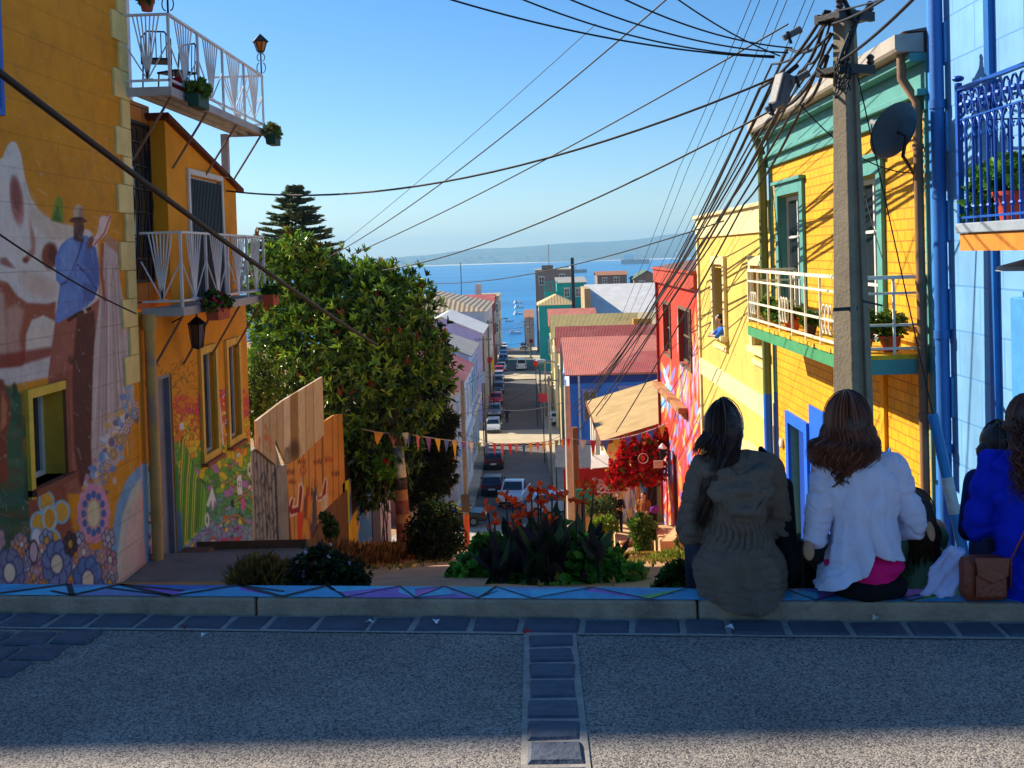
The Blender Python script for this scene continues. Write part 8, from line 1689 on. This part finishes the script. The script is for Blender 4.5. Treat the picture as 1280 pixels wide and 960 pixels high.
for k, (a, b, s, r, lb) in enumerate([((-12, 82, 9.0), (472, 432, 26), .10, .036, 'thick black cable sagging across the mural and the upper balcony'), ((-12, 285, 9.5), (170, 392, 12.5), .05, .010, 'thin black wire slanting across the painted man and woman'),
        ((980, 92, 12.6), (278, 238, 19.5), .55, .016, 'long cable from the pole to the orange house under its balcony'), ((960, 140, 13), (478, 338, 27), .3, .014, 'cable sloping from the pole into the top of the magnolia'), ((985, 30, 12.6), (440, 318, 24), .12, .011, 'cable crossing the sky towards the left of the magnolia'),
        ((846, -12, 14), (410, 322, 30), .25, .012, 'cable coming from the top edge of the sky down to the magnolia'), ((745, 30, 18), (418, 312, 34), .1, .007, 'faint wire above the magnolia, thinnest of those crossing it'), ((905, 276, 22), (508, 352, 48), .5, .016, 'cable hanging low across the sea horizon'),
        ((545, -6, 11), (968, 72, 12.5), .12, .011, 'upper sky cable reaching the pole from far left'), ((640, -6, 11), (968, 70, 12.5), .14, .010, 'upper sky cable second from the left'), ((700, -6, 11), (985, 66, 12.5), .12, .010, 'upper sky cable in the middle of the fan'), ((770, -6, 11), (990, 60, 12.5), .10, .010, 'upper sky cable steeper than the middle one'), ((840, -6, 11), (975, 70, 12.5), .05, .009, 'upper sky cable nearest the pole top'),
        ((1045, 80, 11.9), (1150, -10, 8.5), .04, .016, 'cable rising from the lower bracket to the upper right'), ((1040, 30, 11.9), (1115, -8, 9), .03, .014, 'cable rising from the top bracket to the upper right'), ((1044, 14, 11.9), (1180, -30, 8), .03, .010, 'thin cable from the pole head past the blue house'),
        ((1000, 130, 12.4), (1160, 215, 13.0), .25, .008, 'thin drop wire from the bundle to the yellow wall under the dish'), ((966, 240, 20), (1000, 500, 20.8), .2, .007, 'thin drop wire hanging down the yellow house by its left window'), ((1072, 205, 14.9), (1105, 330, 13.6), .06, .006, 'loose wire dangling over the second french window')]):
    cable(lb, [a, b], r, s, None, 22)
gw_top = pole.location + Vector((.1, -.1, Ht - .75)); anchor = Vector((4.42, 11.3, zg(11.3) + .05)); g1 = gw_top.lerp(anchor, .70)
tag(MB().tube([gw_top, g1], .008, 5).build('guy_wire', cable_m), 'steel guy wire slanting from the concrete pole to the blue sleeve', 'wire')
gs = thing('guy_sleeve', 'blue tube sleeve with torn pale paper on the guy wire foot', 'sleeve', g1); d_ = anchor - g1
mb = MB(); mb.tube([(0, 0, 0), d_], .055, 10); mb.build('tube', mat('sleeve_blue', C(46, 126, 190), rough=.5, stain=.3), gs, smooth=50); mb = MB(); mb.tube([d_ * .42, d_ * .66], .060, 10); mb.build('paper_wrap', mat('torn_paper', C(190, 196, 200), rough=.8, var=.3, scale=14, stain=.5), gs, smooth=50)
# ---- poles and signs in the alley
up1 = upole(714, 482, 676, 'tall pale pole beside a shorter brown one at the red sign', Y=40.0, r=.15, m=mat('pale_pole', C(206, 192, 168), rough=.8, var=.2, stain=.3), arms=False); up2 = upole(722, 534, 664, 'shorter brown pole close behind the pale one', Y=41.2, r=.16, m=mat('brown_pole', C(128, 92, 60), rough=.85, var=.3, stain=.3), arms=False)
p = atY(730, 690, 21); asn = thing('direction_sign', 'green arrow board on a dark post above the canna bed', 'sign', (p.x, 21, zg(21))); zt_ = atY(730, 617, 21).z - zg(21)
mb = MB(); mb.tube([(0, 0, -.2), (0, 0, zt_ + .08)], .05, 8); mb.build('post', mat('dark_post', C(48, 42, 44), rough=.7), asn); mb = MB(); mb.prism([(-.13, -.06, zt_ - .10), (.16, -.06, zt_ - .10), (.22, -.06, zt_), (.16, -.06, zt_ + .10), (-.13, -.06, zt_ + .10)], (0, .03, 0)); mb.build('arrow_board', mat('sign_green', C(40, 130, 104), rough=.5, var=.15), asn)
p = atY(804, 573, 37.5); rs_ = thing('hoop_sign', 'round white hoop sign hanging before the scarlet bougainvillea', 'sign', p); mb = MB(); mb.tube([(.17 * math.cos(t), 0, .17 * math.sin(t)) for t in np.linspace(0, 6.283, 25)], .014, 6, cap=False); mb.build('hoop', mat('hoop_white', C(226, 180, 170)), rs_); mb = MB(); mb.ball((0, .01, .0), (.08, .012, .10), 10, 6); mb.bar((0, 0, .17), (0, 0, .6), .012); mb.build('emblem', mat('emblem_red', C(206, 50, 50)), rs_)
p = atY(823, 580, 37.5); sg_ = thing('shop_sign', 'small pale board sign on a curled bracket by the red house', 'sign', p); mb = MB(); mb.box((-.16, -.02, -.14), (.16, .02, .12)); mb.build('board', mat('board_pale', C(206, 180, 160), var=.2), sg_); mb = MB(); mb.tube([(-.2, 0, .18), (.35, 0, .18)], .012, 6); mb.build('bracket', iron, sg_)
p = atY(828, 562, 37.3); wl_ = thing('wall_lantern', 'white topped lantern on the red house corner above the alley', 'lantern', p); mb = MB(); mb.lathe([(.02, .22), (.16, .06), (.15, .04)], seg=8); mb.build('lantern_cap', mat('hoop_cap', C(226, 222, 214)), wl_); mb = MB(); mb.lathe([(.12, .04), (.09, -.28), (.03, -.32)], seg=8); mb.bar((.1, 0, .0), (.4, 0, -.1), .02); mb.build('lantern_body', iron, wl_)
# ---- bunting
bun = thing('bunting', 'string of faded triangular flags strung from the painted trunk across to the red house', 'bunting', (0, 0, 0)); fcols = [(206, 60, 70), (226, 180, 60), (120, 170, 110), (226, 220, 210), (130, 90, 160), (206, 120, 130), (90, 120, 190), (226, 150, 60)]
path = []
for (a, b, s) in (((452, 536, 30.2), (502, 541, 30.8), .05), ((502, 541, 30.8), (712, 548, 39.8), .25), ((712, 548, 39.8), (838, 527, 38.5), .3)):
    A, B_ = atY(*a), atY(*b)
    for k in range(44): t = k / 44; q = A.lerp(B_, t); q.z -= s * 4 * t * (1 - t); path.append(q)
MB().tube(path, .012, 4).build('string', mat('string_white', C(190, 184, 176), bump=0), bun)
k = 0; dist = 0
for a, b in zip(path[:-1], path[1:]):
    dist += (b - a).length
    if dist > .40:
        dist = 0; c_ = fcols[int(rng.integers(8))]; k += 1; d = (b - a).normalized(); w_ = rng.uniform(.24, .32); h_ = rng.uniform(.34, .46) if k % 9 else .6; tw = Vector((0, rng.normal(0, .10), 0)); mb = MB(); q0, q1, q2 = a, a + d * w_, a + d * w_ * rng.uniform(.35, .65) + Vector((0, 0, -h_)) + tw; m1, m2 = (q0 + q2) / 2 + tw * .4, (q1 + q2) / 2 - tw * .3
        mb.add([q0, q1, m2, q2, m1], [(0, 1, 2, 4), (4, 2, 3)]); mb.build('flag', mat('flag_%d_%d' % (c_[0], c_[1]), C(*c_), rough=.9, bump=0), bun)
# ---- satellite dish
p = atY(1117, 163, 12.55); ds = thing('satellite_dish', 'dark satellite dish on a bent arm high on the yellow house', 'satellite dish', p); ax = Vector((-.42, .74, .42)).normalized(); M_ = ax.to_track_quat('Z', 'Y').to_matrix(); dishm = mat('dish_grey', C(66, 70, 76), rough=.5, var=.15, stain=.25)
mb = MB(); prof = [(.001, -.055)] + [(r, -.055 + .055 * (r / .34) ** 2) for r in np.linspace(.05, .34, 7)] + [(.345, .0), (.34, -.008)] + [(r, -.068 + .058 * (r / .34) ** 2) for r in np.linspace(.33, .05, 6)] + [(.001, -.068)]
mb._lathe(prof, (0, 0, 0), 32, 0, None); mb.v = [tuple(M_ @ Vector(v)) for v in mb.v]; mb.build('reflector', dishm, ds, smooth=50)
lnb = M_ @ Vector((0, -.02, .36)); mb = MB(); mb.tube([M_ @ Vector((0, -.33, -.02)), M_ @ Vector((0, -.30, .2)), lnb], .012, 6); mb.build('feed_arm', mat('pale_steel', C(150, 146, 140), rough=.4, metal=.5), ds); mb = MB(); mb.tube([lnb, lnb + ax * -.09], [.03, .025], 8); mb.build('receiver', mat('receiver_pale', C(200, 196, 190)), ds)
wallp = Vector((XR - .02, 13.25, atX(1152, 222, XR).z)) - p; mb = MB(); mb.tube([M_ @ Vector((0, 0, -.06)), M_ @ Vector((0, 0, -.2)), Vector((.1, .0, -.3)), wallp], .022, 8); mb.box((wallp.x - .02, wallp.y - .08, wallp.z - .12), (wallp.x + .01, wallp.y + .08, wallp.z + .12)); mb.build('mount', dark_m, ds)
# ---- planters and pots
terra = mat('terracotta', C(176, 84, 56), rough=.8, var=.2, stain=.3); gpl = mat('green_planter', C(28, 70, 62), rough=.6)
def pot(loc, r, h, m, label, blobs, n, per, L_, W_, cols, fl=None, name='flower_pot', box=None):
    t = thing(name, label, 'planter', loc); mb = MB()
    if box: a, b = box; mb.prism([(-a * .85, -b * .8, 0), (a * .85, -b * .8, 0), (a, -b, h), (-a, -b, h)], (0, 2 * b, 0))
    else: mb.lathe([(r * .7, 0), (r, h * .85), (r * 1.1, h * .86), (r * 1.1, h), (r * .95, h), (r * .93, h * .9)], seg=16)
    mb.build('pot', m, t, bevel=.008 if box else 0, smooth=40)
    P, d = in_blobs(blobs, n, .4); leaf_object('foliage', [rosettes(P, d, per, L_, W_, cols, [1] * len(cols), .5, .9)], leaf_mat('shrub_leaf'), t)
    if fl: nf, fs, fc = fl; P, d = in_blobs(blobs, nf, .98); leaf_object('blossom', [leaves(np.repeat(P, 8, 0), rand_dir(nf * 8) + np.repeat(d, 8, 0) * .5, rand_dir(nf * 8), fs, fs * .9, np.repeat(cmix(fc, [1] * len(fc), nf), 8, 0))], leaf_mat('petal', .6, .2), t)
    return t
gr1 = [C(60, 100, 36), C(90, 130, 46), C(44, 74, 28)]; pinks = [C(226, 40, 120), C(236, 90, 160), C(206, 20, 90)]
xo = -4.84
pot((xo + .10, 16.0, .66), .1, .2, terra, 'terracotta box with magenta geraniums hung on the lower white balcony', [(0, -.1, .27, .14, .26, .13), (0, .16, .24, .13, .2, .10)], 420, 5, .07, .05, gr1, (34, .04, pinks), 'flower_box', (.10, .30))
pot((xo + .12, 19.2, .72), .1, .2, terra, 'small terracotta box at the far end of the lower white balcony', [(0, 0, .24, .12, .16, .08)], 120, 5, .08, .05, gr1, None, 'flower_box', (.1, .22))
pot((xo + .12, 15.35, 3.72), .1, .17, gpl, 'dark green box with trailing plants near the front of the upper balcony', [(0, -.05, .24, .12, .22, .09), (.02, .15, .26, .1, .14, .12)], 200, 5, .08, .045, [C(110, 140, 50), C(80, 110, 40)], (7, .05, [C(200, 40, 70)]), 'flower_box', (.09, .25))
pot((xo + .16, 19.6, 3.62), .1, .17, gpl, 'dark green box at the far corner of the upper balcony', [(0, 0, .24, .12, .2, .11)], 130, 5, .09, .045, [C(110, 140, 60), C(140, 140, 90)], (4, .05, [C(226, 200, 206)]), 'flower_box', (.1, .2))
p = atY(184, 14, 14.9); pot(p, .10, .16, terra, 'hanging terracotta pot above the upper balcony', [(0, 0, .2, .12, .12, .07)], 80, 5, .08, .05, gr1)
for (y, x, r, h, lb, fl, bl) in ((18.9, 4.05, .10, .14, 'leafy green pot at the far end of the yellow balcony', None, [(0, 0, .26, .16, .3, .14)]), (18.1, 4.0, .09, .12, 'low pot with trailing greenery second along the yellow balcony', None, [(0, 0, .2, .14, .24, .09)]), (17.0, 4.02, .13, .18, 'terracotta pot with red geraniums on the yellow balcony', (22, .05, [C(226, 40, 30), C(206, 30, 40)]), [(0, 0, .28, .15, .15, .09)]), (16.2, 4.1, .1, .16, 'dark pot beside the red geraniums on the yellow balcony', None, [(0, 0, .22, .1, .1, .08)]),
        (13.7, 4.1, .14, .2, 'terracotta pot with broad leaves near the balcony corner', None, [(0, 0, .34, .14, .14, .16)]), (13.35, 4.35, .13, .19, 'brown pot with a bushy plant behind the balcony corner', None, [(0, 0, .30, .14, .12, .14)]), (13.3, 4.0, .12, .17, 'round terracotta pot with a pink flower at the balcony corner', (5, .06, [C(226, 90, 130)]), [(0, 0, .3, .12, .12, .2)])):
    pot((x, y, ZB + .012), r, h, terra if 'dark' not in lb else mat('dark_pot', C(70, 50, 44)), lb, bl, 110, 5, .10, .05, [C(90, 130, 50), C(60, 100, 40), C(130, 150, 60)], fl)
pot((4.25, 9.62, ZQ + .004), .17, .26, mat('red_pot', C(196, 70, 40), rough=.7), 'red clay pot with a leafy climber behind the blue iron railing', [(-.05, .2, .34, .2, .3, .18), (-.2, .3, .1, .1, .12, .22), (0, -.2, .42, .18, .2, .14)], 260, 4, .10, .08, [C(90, 150, 50), C(120, 170, 60), C(70, 120, 44)])
# ---- iron chairs and lamp standards on the upper balcony
def iron_chair(loc, rz, label):
    t = thing('iron_chair', label, 'chair', loc, rz, 'iron chairs on the upper balcony'); mb = MB()
    mb.box((-.2, -.2, .42), (.2, .2, .45)); mb.build('seat', iron, t)
    for sx in (-1, 1):
        for sy in (-1, 1): mb = MB(); mb.tube([(sx * .18, sy * .18, .42), (sx * .2, sy * .2, 0)], .012, 6); mb.build('leg', iron, t)
    mb = MB(); mb.tube([(-.2, .2, .42), (-.2, .24, .8), (-.12, .25, .9), (.12, .25, .9), (.2, .24, .8), (.2, .2, .42)], .013, 6)
    for k in range(5): mb.tube([(-.14 + k * .07, .22, .44), (-.14 + k * .07, .25, .88)], .008, 5)
    mb.build('backrest', iron, t); return t
iron_chair((-5.2, 15.1, 3.92), R(20), 'black iron chair close to the near railing of the upper balcony'); iron_chair((-5.25, 16.1, 3.92), R(-30), 'black iron chair farther along the upper balcony')
rb_ = thing('red_bag', 'red cloth bag lying between the chairs on the upper balcony', 'bag', (-5.05, 15.6, 3.93)); blob('bag_body', [('e', (0, 0, .14), (.16, .18, .15)), ('e', (.03, .1, .22), (.1, .1, .1))], cloth_mat('red_cotton', (190, 30, 40)), rb_, .014, 2)
def lamp_std(loc, label, h):
    t = thing('lantern_post', label, 'lantern', loc); mb = MB(); mb.tube([(0, 0, 0), (0, 0, h)], .014, 6)
    for sx in (-1, 1): mb.tube([(sx * (.03 + .05 * math.sin(a)), 0, .05 + .09 * (1 - math.cos(a))) for a in np.linspace(0, 3, 8)], .009, 5); mb.tube([(sx * (.02 + .05 * math.sin(a)), 0, h - .02 - .07 * (1 - math.cos(a))) for a in np.linspace(0, 3, 8)], .009, 5)
    mb.build('post', iron, t); mb = MB(); mb.lathe([(.005, .34), (.15, .2), (.15, .185)], (0, 0, h), 6); mb.lathe([(.06, 0), (.07, .02)], (0, 0, h), 6)
    for k in range(6): a = k * math.pi / 3; mb.bar((.065 * math.cos(a), .065 * math.sin(a), h + .02), (.12 * math.cos(a), .12 * math.sin(a), h + .19), .014)
    mb.build('lantern_cage', iron, t); mb = MB(); mb.lathe([(.055, .022), (.108, .184)], (0, 0, h), 6); mb.build('lantern_glass', mat('amber_glass', C(190, 110, 40), rough=.2, spec=.6), t)
lamp_std((-4.87, 19.7, 4.9), 'black lantern with amber glass on the far corner of the upper railing', .42); lamp_std((-4.87, 14.66, 4.9), 'black lantern standard on the near corner of the upper railing, cut by the top edge', .5)
# ---- cables across the lower street
for k, (a, b, s) in enumerate([((588, 500, 60), (712, 500, 41), .5), ((560, 520, 75), (690, 470, 84), .6), ((596, 470, 100), (676, 460, 100), .4), ((604, 430, 140), (664, 425, 150), .4), ((585, 560, 60), (700, 545, 78), .5), ((575, 540, 66), (700, 552, 76), .6), ((610, 410, 180), (668, 405, 190), .5), ((586, 478, 56), (640, 425, 150), .8)]):
    cable(['wire looping from the dark pole to the pale pole', 'wire from the white house to the cobalt blue house', 'wire over the street before the olive house', 'wire over the street by the lilac house', 'lower wire from the dark pole to the cobalt blue house', 'lowest wire over the navy and maroon cars', 'far wire over the street end', 'wire running along the left kerb from the dark pole'][k], [a, b], .012 + .00006 * a[2], s, None, 12, 'wire')
# ---- litter along the gutter
for k, (px, py, c_, lb) in enumerate([(660, 793, (196, 30, 34), 'crushed red petal lying on the slate setts'), (545, 779, (226, 226, 226), 'scrap of white paper against the kerb, right of the joint'), (462, 780, (214, 210, 206), 'white paper scrap under the kerb left of centre'), (256, 796, (220, 220, 220), 'white ticket on the gutter setts at the left'), (912, 787, (206, 206, 210), 'pale paper crumb on the gutter below the olive jacket'), (1095, 775, (206, 200, 180), 'cream scrap on the gutter below the pale cardigan'), (230, 786, (110, 40, 40), 'dark red wrapper on the gutter setts at the left')]):
    q = atZ(px, py, .018); mb = MB(); w_ = .02; mb.add([(-w_, -w_ * .5, .004), (w_ * .4, -w_ * .7, .016), (w_, w_ * .4, .006), (-w_ * .3, w_ * .7, .02), (0, 0, .012)], [(0, 1, 4), (1, 2, 4), (2, 3, 4), (3, 0, 4)]); o = mb.build('litter', mat('litter_%d' % k, C(*c_), bump=0)); o.location = q; o.rotation_euler = (0, 0, k * 1.3); tag(o, lb, 'litter')
